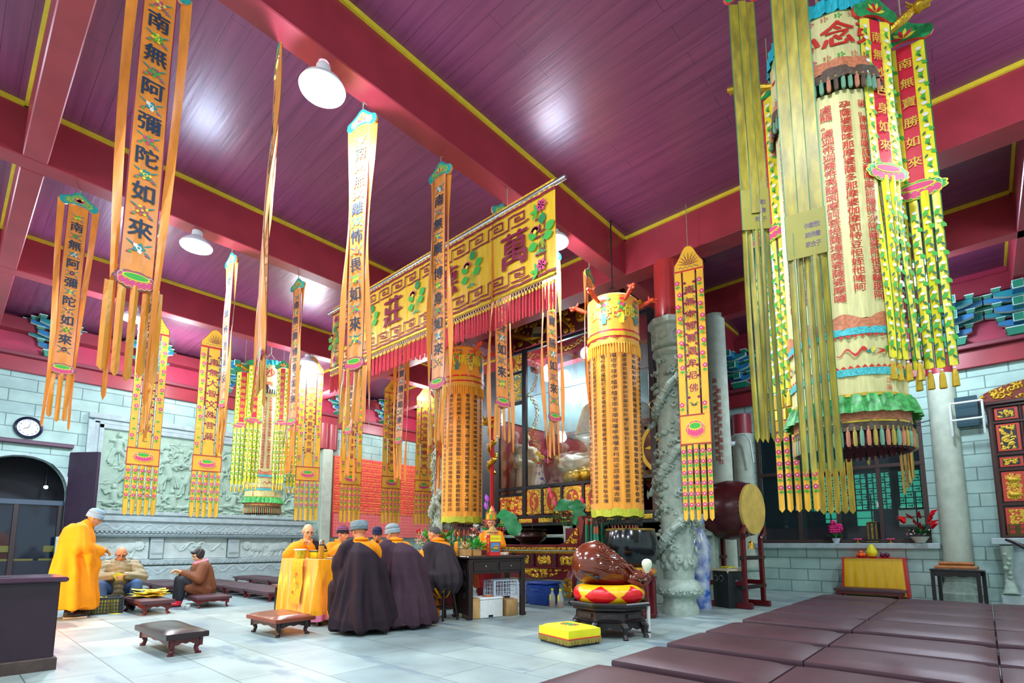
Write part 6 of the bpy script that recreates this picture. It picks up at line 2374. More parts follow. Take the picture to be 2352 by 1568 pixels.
def monk(label, loc, ang, head, hat=None, over=None, wrists=None, lean=.05, hands=True, robe=None, hem=.05, stool=False, seed=0, skin=None, spread=.37, hood=True, hh=1.31):
 t = thing('person', label, 'person', (loc[0], loc[1], 0), radians(ang), 'monks eating at the yellow table')
 sk = skin or M_skin
 rb = robe or M_robe
 wr = wrists or [((.34, -.14, .93)), ((.34, .14, .93))]
 T = look((lean + .06, 0, hh), (cos(head[0]) * cos(head[1]), sin(head[0]) * cos(head[1]), sin(head[1])))
 mb = MB()
 limb(mb, (-.02, 0, .52), (lean * .7, 0, 1.02), .14, .13, sk)
 limb(mb, (lean * .8, -.13, 1.07), (lean * .8, .13, 1.07), .06, .06, sk)
 limb(mb, (lean * .9, 0, 1.08), (lean + .03, 0, hh - .06), .062, .056, sk)
 head_solid(mb, T, sk)
 for q, w_ in zip((-1, 1), wr):
  w_ = V(w_)
  sh = V((lean * .8, q * .17, 1.06))
  el = (sh + w_) / 2 + V((-.06, q * .13, -.13))
  chain(mb, [sh, el, w_], [.05, .042, .028], sk)
  if hands:
   d = (w_ - el).normalized()
   hand_solid(mb, look(w_, d, (0, q * -.5, 1)), sk, .75, 1.0, -q)
 for q in (-1, 1):
  chain(mb, [(-.02, q * .09, .50), (.40, q * .12, .50), (.40, q * .12, .08), (.50, q * .13, .045)], [.085, .062, .042, .04], sk)
 fuse(mb, 'body', t, sk, .0075, 2)
 if hat != 'back':
  face_details(t, T)
 # saffron robe
 mb = MB()
 limb(mb, (-.03, 0, .5), (lean * .7, 0, 1.0), .20, .17, rb, 14)
 limb(mb, (lean * .8, -.15, 1.055), (lean * .8, .15, 1.055), .088, .088, rb)
 limb(mb, (lean * .9, 0, 1.09), (lean * .95, 0, 1.12), .095, .088, rb)
 for q, w_ in zip((-1, 1), wr):
  w_ = V(w_)
  sh = V((lean * .8, q * .18, 1.05))
  el = (sh + w_) / 2 + (V((-.06, q * .13, -.15)) if not over or stool else V((-.10, -.18, -.17)) if q < 0 else V((-.06, .03, -.12)))
  chain(mb, [sh, el, w_ + (el - w_) * .18], [.088, .105, .095], rb)
  limb(mb, el + (w_ - el) * .3, el + (w_ - el) * .6 + V((0, 0, -.12)), .09, .07, rb)
 for q in (-1, 1):
  chain(mb, [(-.02, q * .10, .5), (.38, q * .13, .5), (.40, q * .13, .14)], [.14, .12, .13], rb)
 if not stool:
  limb(mb, (.0, 0, .5), (-.02, 0, .22), .2, .22, rb)
 fuse(mb, 'saffron_robe', t, rb, .013, 3, folds(11, .016, 1.1, 5, seed), lambda p: max(V((p.x - T.translation.x + .02, p.y)).length - .062, 1.06 - p.z), .008)
 mb = MB()
 c = V((lean * .95, 0, 1.135))
 mb.tube([c + V((.088 * cos(a * .35 + .5) - .01, .080 * sin(a * .35 + .5), .03 - .05 * (cos(a * .35 + .5) > .3) * cos(a * .35 + .5))) for a in range(16)], .020, M_kas if hat == 'dark' else rb, n=8)
 mb.build('collar', t)
 if over:
  mb = MB()
  b0, b1 = ((-.16, 0, hem + .3), (-.02, 0, .92)) if not stool else ((-.08, 0, .62), (-.01, 0, .95))
  if not stool:
   mb.lathe([(spread * 1.02, hem), (spread, hem + .12), (spread * .9, .34), (spread * .72, .62), (.26, .85), (.23, 1.0), (.16, 1.10), (.1, 1.15)], over, (-.15, 0, 0), 40, lambda a, z: 1 + (.06 * sin(a * 7 + seed + 2 * z) + .05 * sin(a * 15 + seed * 2)) * max(0, (.9 - z)) * 1.4)
   limb(mb, (-.02, 0, .9), (lean * .6, 0, 1.02), .225, .19, over, 14)
   for q in (-1, 1):
    chain(mb, [(-.02, q * .10, .55), (.34, q * .12, .52), (.36, q * .12, .2)], [.18, .15, .15], over)
  else:
   limb(mb, (-.05, 0, .62), (lean * .6, 0, 1.0), .29, .225, over, 16)
   for q in (-1, 1):
    chain(mb, [(-.02, q * .14, .6), (.34, q * .15, .52), (.36, q * .14, .24)], [.2, .17, .19], over)
  limb(mb, (lean * .8, -.13, 1.06), (lean * .8, .16, 1.065), .10, .105, over)
  wl = V(wr[1])
  sh = V((lean * .8, .2, 1.04))
  el = (sh + wl) / 2 + V((-.10, .07, -.17))
  chain(mb, [sh, el, el + (wl - el) * .7], [.10, .115, .11], over)
  limb(mb, el, el + V((-.10, .0, -.3)), .10, .10, over)
  if stool:
   wl = V(wr[0])
   sh = V((lean * .8, -.2, 1.02))
   el = (sh + wl) / 2 + V((-.08, -.12, -.17))
   chain(mb, [sh, el, el + (wl - el) * .7], [.10, .125, .11], over)
  if stool:
   kp = lambda p: min(1.16 - p.z, 1.08 + .3 * p.y - p.z, max(V((p.x - .08, p.y)).length - .11, 1.08 - p.z))
  else:
   kp = lambda p: min(1.16 - p.z, 1.0 + .95 * p.y + .12 * min(1, max(0, p.x * 8)) - p.z, max(V((p.x - .06, p.y)).length - .10, 1.08 - p.z))
  fuse(mb, 'over_robe', t, over, .015, 4, folds(12, .026, 1.05, 3, seed * 1.7), kp, .010)
 return t, T
def stool_thing(label, loc, h=.47, r=.19):
 t = thing('stool', label, 'stool', (loc[0], loc[1], 0), 0, 'stools round the yellow table')
 m = mat('black_worn_wood', '#1c1718', .35, var=.3, scale=20)
 mb = MB()
 mb.lathe([(r * .94, h - .035), (r, h - .025), (r, h - .008), (r * .96, h)], m, n=28)
 mb.build('seat', t)
 for k in range(4):
  a = pi / 4 + k * pi / 2
  mb = MB()
  mb.tube([(r * .62 * cos(a), r * .62 * sin(a), h - .03), (r * 1.05 * cos(a), r * 1.05 * sin(a), 0)], [.02, .017], m, n=8)
  mb.build('leg', t)
 for k in range(4):
  a, b_ = pi / 4 + k * pi / 2, pi / 4 + (k + 1) * pi / 2
  mb = MB()
  rr = r * .9
  z = .17 + .03 * (k % 2)
  mb.tube([(rr * cos(a), rr * sin(a), z), (rr * cos(b_), rr * sin(b_), z)], .011, m, n=6)
  mb.build('rung', t)
 return t
D = radians
# far side of the table, facing the viewer
t, T = monk('bald monk in saffron lifting food to his mouth at left end of table', (4.10, 8.30), -105, (D(8), D(-22)), None, None, [(.27, -.10, 1.10), (.36, .16, .94)], .08, seed=1, skin=M_skin2, hh=1.30)
mb = MB()
for q in (-1, 1):
 c = T @ V((.10, q * .036, .004))
 mb.tube([c + T.to_3x3() @ V((0, .024 * cos(a * .55), .018 * sin(a * .55))) for a in range(13)], .0022, M_black, n=4)
 mb.tube([T @ V((.10, q * .06, .006)), T @ V((.0, q * .085, .008))], .002, M_black, n=4)
mb.build('spectacles', t)
mb = MB()
chain(mb, [(.05, .2, 1.05), (.1, .3, .86), (.24, .24, .8)], [.105, .12, .1], M_kas)
limb(mb, (.06, .1, 1.09), (.08, .18, 1.06), .09, .1, M_kas)
fuse(mb, 'dark_sleeve', t, M_kas, .014, 3, folds(9, .008))
t, T = monk('monk in black and pink striped knit hat sipping from a cup at the yellow table', (4.64, 8.22), -88, (D(20), D(-14)), None, None, [(.26, -.02, 1.06), (.28, .10, 1.04)], .08, seed=2, hh=1.27)
o, M = beanie(t, T, mat('black_knit', '#16151b', .9, bump=.2, bscale=120))
mb = MB()
for k, z in enumerate((.075, .098, .119)):
 r_ = (.0985, .0925, .080)[k]
 mb.lathe([(r_ + .005, z), (r_ + .002, z + .008)], mat('pink_stripe', '#d06aa0', .9), M=M @ Matrix.Translation((-.008, 0, 0)) @ Matrix.Diagonal((1.08, .9, 1, 1)), n=28, caps=False)
mb.build('hat_stripe', t)
t, T = monk('monk in navy blue knit hat with head bowed, seen between the two dark robed backs', (5.38, 8.20), -118, (D(-6), D(-26)), None, None, [(.30, -.10, .94), (.30, .10, .94)], .08, hands=True, seed=3, hh=1.27)
beanie(t, T, mat('navy_knit', '#1b2446', .9, bump=.2, bscale=120), depth=.0)
mb = MB()
mb.tube([T @ V((.09, .0, -.085)), T @ V((.1, .0, -.14)), T @ V((.06, .02, -.24))], [.022, .024, .02], M_black, n=8)
mb.build('dark_scarf', t)
# near side, backs to the viewer
t, T = monk('monk in grey flat hat and dark one-shoulder robe, back turned, nearest of the three', (3.77, 6.08), 84, (D(6), D(-12)), 'back', M_kas, [(.36, -.20, .93), (.36, .12, .93)], .04, seed=4, spread=.40, hh=1.27)
mb = MB()
MT = T @ Matrix.Translation((-.012, 0, 0)) @ Matrix.Rotation(-.08, 4, 'Y') @ Matrix.Diagonal((1.08, .96, 1, 1))
mb.lathe([(.102, .02), (.112, .03), (.116, .10), (.108, .128), (.07, .138), (.0005, .14)], M_hat, M=MT, n=30, caps=False)
mb.lathe([(.106, .008), (.118, .014), (.120, .055), (.113, .06)], mat('grey_fur', '#5f6f74', .95, var=.3, scale=60), M=MT, n=30, caps=False)
mb.build('flat_hat', t)
t, T = monk('monk in light grey knit hat and plum robe, back turned, middle of three', (4.33, 6.02), 96, (D(14), D(-22)), 'back', M_kas2, [(.34, -.16, .93), (.34, .14, .93)], .10, seed=5, spread=.40, hh=1.24)
beanie(t, T, mat('light_grey_felt', '#83949a', .9, var=.1, scale=25), 'knit_hat', 1.04, -.005)
t, T = monk('bareheaded monk with shaved dark hair on a black stool, back turned, beside the dark table', (5.10, 6.05), 100, (D(10), D(-20)), 'back', M_kas3, [(.34, -.16, .93), (.34, .14, .93)], .08, seed=6, stool=True, hh=1.24)
mb = MB()
R3 = T.to_3x3().to_4x4()
mb.ball(T @ V((-.018, 0, .034)), (.0965, .0785, .0905), M_stub, 18, 12, R3)
mb.build('stubble', t)
mb = MB()
limb(mb, (.24, 0, .2), (.24, 0, .08), .17, .19, M_robe)
fuse(mb, 'saffron_hem', t, M_robe, .014, 3, folds(12, .012, .6), None)
stool_thing('black wooden stool under the bareheaded monk beside the dark table', (5.10, 5.96))
t = thing('bench', 'dark wooden bench whose end shows left of the saffron tablecloth', 'bench', (4.7, 8.30, 0))
mb = MB()
mb.box((0, 0, .445), (2.12, .30, .04), mat('worn_brown_wood', '#5a4238', .5, var=.25, scale=9), bev=.008)
mb.build('seat', t, False)
for sx in (-1, 1):
 for sy in (-1, 1):
  mb = MB()
  mb.box((sx * .98, sy * .11, .21), (.05, .05, .43), M_black, bev=.006)
  mb.build('leg', t, False)
# ---- standing monk
t = thing('person', 'standing monk in long saffron robe and pale blue knit cap behind the donation box', 'person', (1.46, 10.22, 0), D(-8))
TH = look((.17, -.02, 1.50), (.86, -.12, -.5))
mb = MB()
limb(mb, (0, 0, .95), (.03, 0, 1.3), .14, .14, M_skin)
limb(mb, (.05, 0, 1.34), (.13, 0, 1.43), .06, .056, M_skin)
head_solid(mb, TH, M_skin)
for q in (-1, 1):
 chain(mb, [(.03, q * .18, 1.32), (.06, q * .26, 1.06), (.27, q * .06, 1.0)], [.05, .042, .028], M_skin)
 hand_solid(mb, look((.27, q * .06, 1.0), (.8, -q * .3, -.1), (0, q * -.6, 1)), M_skin, .7, 1.0, -q)
 chain(mb, [(0, q * .09, .9), (0, q * .1, .5), (-.01, q * .1, .1)], [.085, .06, .045], M_skin)
fuse(mb, 'body', t, M_skin, .0075, 2)
face_details(t, TH)
mb = MB()
mb.lathe([(.33, .15), (.335, .3), (.30, .7), (.25, 1.0), (.235, 1.2), (.19, 1.34), (.10, 1.41)], M_robe, (-.01, 0, 0), 40, lambda a, z: (1 if abs(sin(a)) > .5 else .92) + (.03 * sin(a * 8) + .02 * sin(a * 13 + 1)) * max(0, 1.1 - z))
limb(mb, (.02, -.16, 1.32), (.02, .16, 1.32), .105, .105, M_robe)
limb(mb, (.06, 0, 1.36), (.10, 0, 1.41), .10, .085, M_robe)
for q in (-1, 1):
 chain(mb, [(.03, q * .2, 1.31), (.05, q * .28, 1.05), (.23, q * .10, .99)], [.10, .115, .09], M_robe)
 limb(mb, (.14, q * .2, .98), (.2, q * .13, .78), .10, .09, M_robe)
 limb(mb, (.2, q * .13, .78), (.2, q * .13, .5), .085, .055, M_robe)
fuse(mb, 'saffron_robe', t, M_robe, .014, 3, folds(9, .020, 1.35, 4, 2.2), lambda p: (p - V((.12, 0, 1.44))).length - .062, .008)
beanie(t, TH, mat('pale_blue_knit', '#86a0b0', .9, bump=.25, bscale=90), 'knit_cap', 1.04, -.01)
mb = MB()
mb.prism([(-.08, -.11), (.08, -.11), (.08, .11), (-.08, .11)], (.37, 0, .99), (.3, 0, -.95), (0, 1, 0), (.003, 0, .001), mat('yellow_paper', '#eede52', .6, var=.08, scale=8))
mb.build('held_paper', t, False)
for q in (-1, 1):
 mb = MB()
 mb.ball((.05, q * .1, .05), (.145, .052, .05), M_black, 14, 8)
 mb.ball((-.03, q * .1, .09), (.06, .05, .07), M_black, 10, 8)
 mb.box((.05, q * .1, .014), (.28, .095, .028), mat('pale_sole', '#a8adb0', .7), bev=.01)
 mb.build('shoe', t)
# ---- seated man folding papers
M_jack = mat('olive_down_jacket', '#8c805e', .45, var=.10, scale=6)
M_jean = mat('blue_denim', '#34527e', .75, var=.25, scale=5)
t = thing('person', 'bald man in spectacles, olive padded jacket and jeans, seated folding yellow paper', 'person', (2.22, 11.32, 0), D(-100))
TH = look((.14, 0, .93), (.87, .02, -.5))
mb = MB()
limb(mb, (0, 0, .34), (.06, 0, .7), .15, .15, M_skin)
limb(mb, (.06, 0, .74), (.11, 0, .86), .065, .06, M_skin)
head_solid(mb, TH, M_skin)
for q in (-1, 1):
 chain(mb, [(.05, q * .19, .73), (.13, q * .30, .52), (.36, q * .07, .56)], [.05, .045, .03], M_skin)
 hand_solid(mb, look((.36, q * .07, .56), (.7, -q * .5, .0), (0, q * -.7, .8)), M_skin, .7, 1.05, -q)
 chain(mb, [(.02, q * .12, .30), (.40, q * .24, .42), (.52, q * .2, .08)], [.10, .07, .05], M_skin)
fuse(mb, 'body', t, M_skin, .0075, 2)
face_details(t, TH)
mb = MB()
for q in (-1, 1):
 c = TH @ V((.10, q * .036, .004))
 mb.tube([c + TH.to_3x3() @ V((0, .026 * cos(a * .55), .017 * sin(a * .55))) for a in range(13)], .0025, M_black, n=4)
 mb.tube([TH @ V((.10, q * .06, .006)), TH @ V((.0, q * .087, .008))], .0025, M_black, n=4)
mb.build('spectacles', t)
mb = MB()
R3 = TH.to_3x3().to_4x4()
mb.ball(TH @ V((-.03, 0, -.005)), (.088, .083, .075), mat('cropped_hair', '#3a3230', .85), 16, 10, R3)
mb.build('cropped_hair', t)
def quilt(p, n):
 return .012 * abs(sin((p.z + .25 * abs(p.y)) * 38)) - .004
mb = MB()
limb(mb, (.0, 0, .30), (.05, 0, .66), .215, .20, M_jack, 16)
limb(mb, (.05, -.16, .72), (.05, .16, .72), .105, .105, M_jack)
for q in (-1, 1):
 chain(mb, [(.05, q * .2, .72), (.13, q * .31, .52), (.32, q * .10, .56)], [.105, .105, .07], M_jack)
fuse(mb, 'padded_jacket', t, M_jack, .012, 2, quilt, lambda p: (p - V((.1, 0, .86))).length - .085, .006)
mb = MB()
mb.tube([V((.07 + .115 * cos(a * .42 + .35), .115 * sin(a * .42 + .35), .80 - .03 * cos(a * .42 + .35))) for a in range(15)], .038, mat('shaggy_collar', '#8f8568', .95, var=.3, scale=60), n=8)
mb.build('fur_collar', t)
mb = MB()
for q in (-1, 1):
 limb(mb, (.03, q * .13, .80), (.03, q * .25, .765), .055, .05, mat('dark_olive_yoke', '#3c3a2a', .6))
mb.build('shoulder_yoke', t)
mb = MB()
for q in (-1, 1):
 chain(mb, [(.02, q * .11, .29), (.42, q * .25, .42), (.54, q * .2, .1)], [.125, .088, .07], M_jean)
limb(mb, (0, -.08, .28), (0, .08, .28), .13, .13, M_jean)
fuse(mb, 'jeans', t, M_jean, .013, 3, folds(13, .006, .8, 20))
mb = MB()
for q in (-1, 1):
 mb.ball((.60, q * .2, .045), (.13, .05, .045), M_black, 12, 8)
mb.build('shoes', t)
mb = MB()
mb.prism([(-.08, -.06), (.02, -.08), (.09, .02), (.03, .08), (-.07, .05)], (.46, -.02, .56), (.1, -.9, .1), (.3, .1, .9), (.004, 0, 0), MATS['yellow_paper'])
mb.build('held_paper', t, False)
# ---- seated woman
M_coat = mat('chestnut_coat', '#74401f', .75, var=.14, scale=7)
M_trou = mat('black_trousers', '#1a1c26', .7, var=.1, scale=6)
t = thing('person', 'woman in chestnut coat, pink collar and red boots, seated sideways folding paper', 'person', (3.36, 10.72, 0), D(176))
TH = look((.10, 0, .89), (.86, .1, -.42))
mb = MB()
limb(mb, (0, 0, .32), (.04, 0, .66), .14, .13, M_skin2)
limb(mb, (.04, 0, .7), (.08, 0, .82), .055, .052, M_skin2)
head_solid(mb, TH, M_skin2, .96)
for q in (-1, 1):
 chain(mb, [(.04, q * .16, .69), (.13, q * .24, .48), (.36, q * .06, .60)], [.045, .04, .028], M_skin2)
 hand_solid(mb, look((.36, q * .06, .60), (.7, -q * .4, .25), (0, q * -.7, .8)), M_skin2, .7, .98, -q)
 chain(mb, [(.0, q * .10, .28), (.33, q * .11, .46), (.36, q * .1, .12)], [.10, .068, .05], M_skin2)
fuse(mb, 'body', t, M_skin2, .0075, 2)
face_details(t, TH, .96)
mb = MB()
R3 = TH.to_3x3().to_4x4()
mb.ball(TH @ V((-.03, 0, .035)), (.10, .092, .10), MATS['cropped_hair'], 16, 10, R3)
for q in (-1, 1):
 mb.ball(TH @ V((-.02, q * .06, -.0)), (.07, .035, .07), MATS['cropped_hair'], 10, 8, R3)
mb.ball(TH @ V((.045, 0, .085)), (.05, .06, .03), MATS['cropped_hair'], 10, 8, R3)
fuse(mb, 'short_hair', t, mat('dark_brown_hair', '#241a18', .6, var=.3, scale=40), .010, 2, lambda p, n: .004 * sin(90 * p.x + 60 * p.z))
mb = MB()
limb(mb, (-.02, 0, .28), (.03, 0, .62), .22, .19, M_coat, 14)
limb(mb, (.04, -.13, .69), (.04, .13, .69), .10, .10, M_coat)
for q in (-1, 1):
 chain(mb, [(.04, q * .17, .69), (.12, q * .26, .48), (.31, q * .09, .58)], [.10, .10, .068], M_coat)
 limb(mb, (.0, q * .1, .26), (.2, q * .12, .34), .16, .12, M_coat)
fuse(mb, 'chestnut_coat', t, M_coat, .013, 3, folds(11, .010, .8, 9, 1.2), lambda p: (p - V((.08, 0, .82))).length - .075, .008)
mb = MB()
mb.tube([V((.05 + .10 * cos(a * .42 + .3), .105 * sin(a * .42 + .3), .775 - .03 * cos(a * .42 + .3))) for a in range(15)], .036, mat('pink_fleece', '#d8909a', .95, var=.25, scale=50), n=8)
mb.build('pink_collar', t)
mb = MB()
for q in (-1, 1):
 chain(mb, [(.0, q * .10, .28), (.34, q * .11, .46), (.37, q * .1, .14)], [.125, .09, .07], M_trou)
fuse(mb, 'trousers', t, M_trou, .013, 3, folds(12, .005, .8, 18))
for q in (-1, 1):
 mb = MB()
 limb(mb, (.36, q * .1, .14), (.38, q * .1, .07), .06, .055, M_scar)
 limb(mb, (.38, q * .1, .05), (.52, q * .1, .042), .05, .04, M_scar)
 mb.box((.44, q * .1, .012), (.28, .09, .024), M_black, bev=.008)
 mb.build('red_boot', t)
# ================================================================= TABLES AND THE THINGS ON THEM
M_tcl = mat('saffron_table_silk', '#f2a40c', .32, var=.12, scale=5, stretch=(7, 7, .7), sheen=.3)
t = thing('dining_table', 'long table hidden under the saffron cloth round which the monks sit', 'table', (4.32, 7.28, 0))
mb = MB()
mb.box((0, 0, .855), (1.56, 1.06, .05), M_dark, bev=.01)
mb.build('table_top', t, False)
for sx in (-1, 1):
 for sy in (-1, 1):
  mb = MB()
  mb.box((sx * .72, sy * .48, .415), (.06, .06, .83), M_dark, bev=.008)
  mb.build('leg', t, False)
t = thing('tablecloth', 'saffron yellow silk cloth draped to the floor over the monks dining table', 'tablecloth', (4.32, 7.28, 0))
mb = MB()
hx, hy = .81, .56
def skirt(u, v):
 per = 4 * (hx + hy)
 s_ = u * per
 for (x0, y0, x1, y1) in ((-hx, -hy, hx, -hy), (hx, -hy, hx, hy), (hx, hy, -hx, hy), (-hx, hy, -hx, -hy)):
  L = abs(x1 - x0) + abs(y1 - y0)
  if s_ <= L:
   break
  s_ -= L
 q = s_ / L
 nx_, ny_ = (y1 - y0) / L, -(x1 - x0) / L
 z = .885 - v * .82
 f = (.015 + .05 * v) * (.5 + .5 * sin(u * 130 + 2 * sin(u * 31))) * min(1, v * 3)
 return V((x0 + (x1 - x0) * q + nx_ * f, y0 + (y1 - y0) * q + ny_ * f, z + .012 * sin(u * 60) * v))
mb.grid(skirt, 260, 10, lambda u, v: M_tcl if v < .94 else mat('pink_hem', '#d87a9a', .6), cu=True)
mb.box((0, 0, .886), (2 * hx, 2 * hy, .006), M_tcl)
mb.build('cloth', t, True, 60)
mb = MB()
for layer in (0, 1):
 mb.grid(lambda u, v: V((-.845 - .012 * layer - .03 * v - .01 * sin(v * 9), .10 - u * .34, .895 - v * .62)), 4, 12, lambda u, v: mat('embroidered_runner', '#f0a818', .45, var=.12, scale=12) if .1 < u < .9 else M_yban)
for i, ch in enumerate('福慧莊嚴'):
 glyph_bold(mb, ch, lambda a, b, k: V((-.866 - .001 * k, .035 - i * .065 - a, .80 + b)), .07, M_redT, .02)
for k in range(9):
 p = V((-.875 - .002 * k, -.07 + .06 * sin(k * 1.3), .68 - k * .042))
 for q in range(5):
  a = q * 1.26
  mb.add([p, p + V((-.002, .02 * cos(a - .4), .02 * sin(a - .4))), p + V((-.002, .034 * cos(a), .034 * sin(a))), p + V((-.002, .02 * cos(a + .4), .02 * sin(a + .4)))], [(0, 1, 2, 3)], (M_redT, M_gr, M_yl)[k % 3])
mb.build('runner', t, False)
def simple(name, label, cat, loc, parts, rz=0, group=None):
 """parts: (part name, function that fills a mesh builder)"""
 t = thing(name, label, cat, loc, rz, group)
 for pn, fn in parts:
  mb = MB()
  fn(mb)
  mb.build(pn, t, True, 45)
 return t
TZ = .889
M_clearg = mat('clear_plastic', '#dfe9e6', .08, alpha=.35)
M_amber = mat('amber_tea', '#b5831d', .15, alpha=.85)
M_chrome = mat('chrome', '#c9cdd0', .15, 1.0)
simple('thermos_flask', 'tall glass tea flask with chrome lid on the saffron table', 'flask', (3.72, 7.05, TZ), [
 ('glass', lambda m: m.lathe([(.035, 0), (.04, .01), (.04, .19), (.034, .2)], M_amber, n=20)),
 ('lid', lambda m: (m.lathe([(.036, .2), (.038, .205), (.038, .26), (.03, .265), (.0005, .267)], M_chrome, n=20), m.lathe([(.041, .19), (.041, .205)], M_black, n=20)))])
simple('food_tub', 'clear plastic tub with white lid of greens on the saffron table', 'container', (3.62, 7.48, TZ), [
 ('tub', lambda m: m.lathe([(.075, 0), (.085, .12), (.085, .125)], mat('olive_greens', '#a99a1c', .4, var=.3, scale=30), n=24)),
 ('lid', lambda m: m.lathe([(.089, .122), (.091, .14), (.0005, .142)], mat('white_lid', '#e4e8e6', .4), n=24))])
simple('food_box', 'low rectangular food box with olive label on the saffron table', 'container', (3.80, 7.30, TZ), [
 ('box', lambda m: m.box((0, 0, .05), (.17, .24, .10), mat('yellow_green_box', '#c9b51a', .4, var=.3, scale=20), bev=.01)),
 ('lid', lambda m: m.box((0, 0, .11), (.18, .25, .025), mat('dark_olive_lid', '#4a4418', .4), bev=.008))])
for i, (x, y) in enumerate(((4.05, 7.78), (4.62, 7.72), (4.15, 6.92), (3.95, 7.0), (4.7, 6.95), (5.0, 7.5))):
 simple('bowl', ('red and white bowl in front of the striped hat monk', 'white bowl by the bald monk', 'small white bowl at the near table edge', 'pale saucer next to the tea flask', 'white bowl hidden behind the plum robed back', 'small bowl at the far right of the saffron table')[(1, 0, 2, 3, 4, 5)[i]], 'bowl', (x, y, TZ), [
  ('bowl', lambda m: m.lathe([(.025, 0), (.03, .012), (.055, .035), (.065, .06), (.06, .06), (.05, .035), (.0005, .02)], mat('white_china', '#e6e6e2', .2) if i != 1 else M_scar, n=20, caps=False))], 0, 'bowls on the saffron table')
simple('phone', 'black phone lying by the tea flask on the saffron table', 'phone', (3.78, 6.86, TZ + .001), [('body', lambda m: m.box((0, 0, .006), (.08, .15, .01), M_black, bev=.003))], .7)
# dark side table with drawers
M_dkw = mat('dark_table_wood', '#2a1c1b', .34, var=.18, scale=9)
t = thing('side_table', 'dark wooden table with two drawers holding flowers and the red gift bag', 'table', (5.28, 5.62, 0), D(-12.4))
WX, DY, HZ = 1.02, .48, .92
mb = MB()
mb.box((WX / 2, DY / 2, HZ - .02), (WX + .06, DY + .06, .04), M_dkw, bev=.01)
mb.build('table_top', t, False)
mb = MB()
mb.box((WX / 2, .035, HZ - .15), (WX - .12, .03, .22), M_dkw, bev=.005)
mb.box((WX / 2, DY - .035, HZ - .15), (WX - .12, .03, .22), M_dkw, bev=.005)
mb.box((WX - .035, DY / 2, HZ - .15), (.03, DY - .12, .22), M_dkw, bev=.005)
mb.build('apron', t, False)
for k in (0, 1):
 mb = MB()
 mb.box((.28 + k * .46, .012, HZ - .15), (.40, .03, .14), M_dkw, bev=.008)
 d = mb.build('drawer', t, False)
 mb = MB()
 mb.ball((.28 + k * .46, -.012, HZ - .15), .013, M_chrome, 10, 6)
 mb.build('knob', d)
for (x, y) in ((.035, .035), (WX - .035, .035), (.035, DY - .035), (WX - .035, DY - .035)):
 mb = MB()
 mb.box((x, y, .44), (.07, .07, .88), M_dkw, bev=.01)
 mb.box((x + (.012 if x > .5 else -.012), y, .03), (.085, .075, .06), M_dkw, bev=.015)
 mb.build('leg', t, False)
mb = MB()
mb.box((.03, DY / 2, .44), (.035, DY - .1, .74), mat('black_carved_board', '#151114', .4, bump=.2, bscale=40), bev=.006)
for i, ch in enumerate('佛光普照大眾'):
 glyph_bold(mb, ch, lambda a, b, k: V((.0118 - .0005 * k, .30 - (i % 2) * .14 - a, .68 - (i // 2) * .17 + b)), .10, mat('carved_grey', '#3c3836', .6))
mb.build('side_panel', t, False)
for (x, y, z, sx, sy, sz, m, lab) in ((.14, .22, .15, .14, .3, .3, '#c09a5e', 'tan cardboard carton under the dark side table, beside its left leg'), (.80, .2, .125, .22, .26, .25, '#b08a56', 'worn brown cardboard carton under the dark side table on the right')):
 p = t.matrix_world if False else Matrix.Translation((5.28, 5.62, 0)) @ Matrix.Rotation(D(-12.4), 4, 'Z') @ V((x + .02, y, 0))
 simple('carton', lab, 'box', p, [('body', lambda q: q.box((0, 0, sz / 2), (sx, sy, sz), mat('carton' + m[1:3], m, .8, var=.12, scale=9), bev=.008)), ('tape', lambda q: q.box((0, 0, sz + .001), (.05, sy, .003), mat('tape', '#b89a66', .4)))], D(-12.4))
def on_side(x, y, z=0):
 return Matrix.Translation((5.28, 5.62, 0)) @ Matrix.Rotation(D(-12.4), 4, 'Z') @ V((x, y, z))
M_foam = mat('white_foam', '#e3e7e4', .85, var=.05, scale=20)
simple('foam_box', 'white polystyrene box in the middle under the dark side table', 'box', on_side(.43, .2), [('body', lambda m: (m.box((0, 0, .135), (.40, .30, .27), M_foam, bev=.012),)), ('lid', lambda m: m.box((0, 0, .285), (.41, .31, .04), M_foam, bev=.012)), ('handle_slot', lambda m: m.box((-.02, -.151, .03), (.08, .006, .03), M_black))], D(-12.4))
simple('orange_lid', 'round orange lid lying on the white polystyrene box', 'lid', on_side(.42, .16, .306), [('lid', lambda m: (m.lathe([(.08, 0), (.085, .02), (.06, .022)], mat('orange_rim', '#d0683a', .5), n=22), m.lathe([(.06, .022), (.0005, .024)], M_foam, n=22)))])
def wire_crate(m):
 mm = mat('pale_blue_wire', '#c3cfdc', .35)
 a, b, h = .21, .15, .23
 for z in (.0, .06, .12, .18, .23):
  m.tube([(-a, -b, z), (a, -b, z), (a, b, z), (-a, b, z), (-a, -b, z)], .005 if z < .2 else .010, mm, n=5)
 for i in range(9):
  x = -a + i * a / 4
  for y in (-b, b):
   m.tube([(x, y, 0), (x, y, h)], .004, mm, n=4)
  m.tube([(x, -b, 0), (x, b, 0)], .004, mm, n=4)
 for i in range(7):
  y = -b + i * b / 3
  for x in (-a, a):
   m.tube([(x, y, 0), (x, y, h)], .004, mm, n=4)
 for sx in (-1, 1):
  for sy in (-1, 1):
   m.box((sx * a, sy * b, h / 2), (.03, .03, h), mm, bev=.006)
simple('wire_crate', 'pale blue plastic mesh crate standing on the boxes under the dark side table', 'crate', on_side(.72, .24, .31), [('mesh', wire_crate)], D(-14))
t = thing('hanging_cloth', 'red and orange cloth hanging under the dark side table', 'cloth', on_side(.45, .40), D(-12.4))
mb = MB()
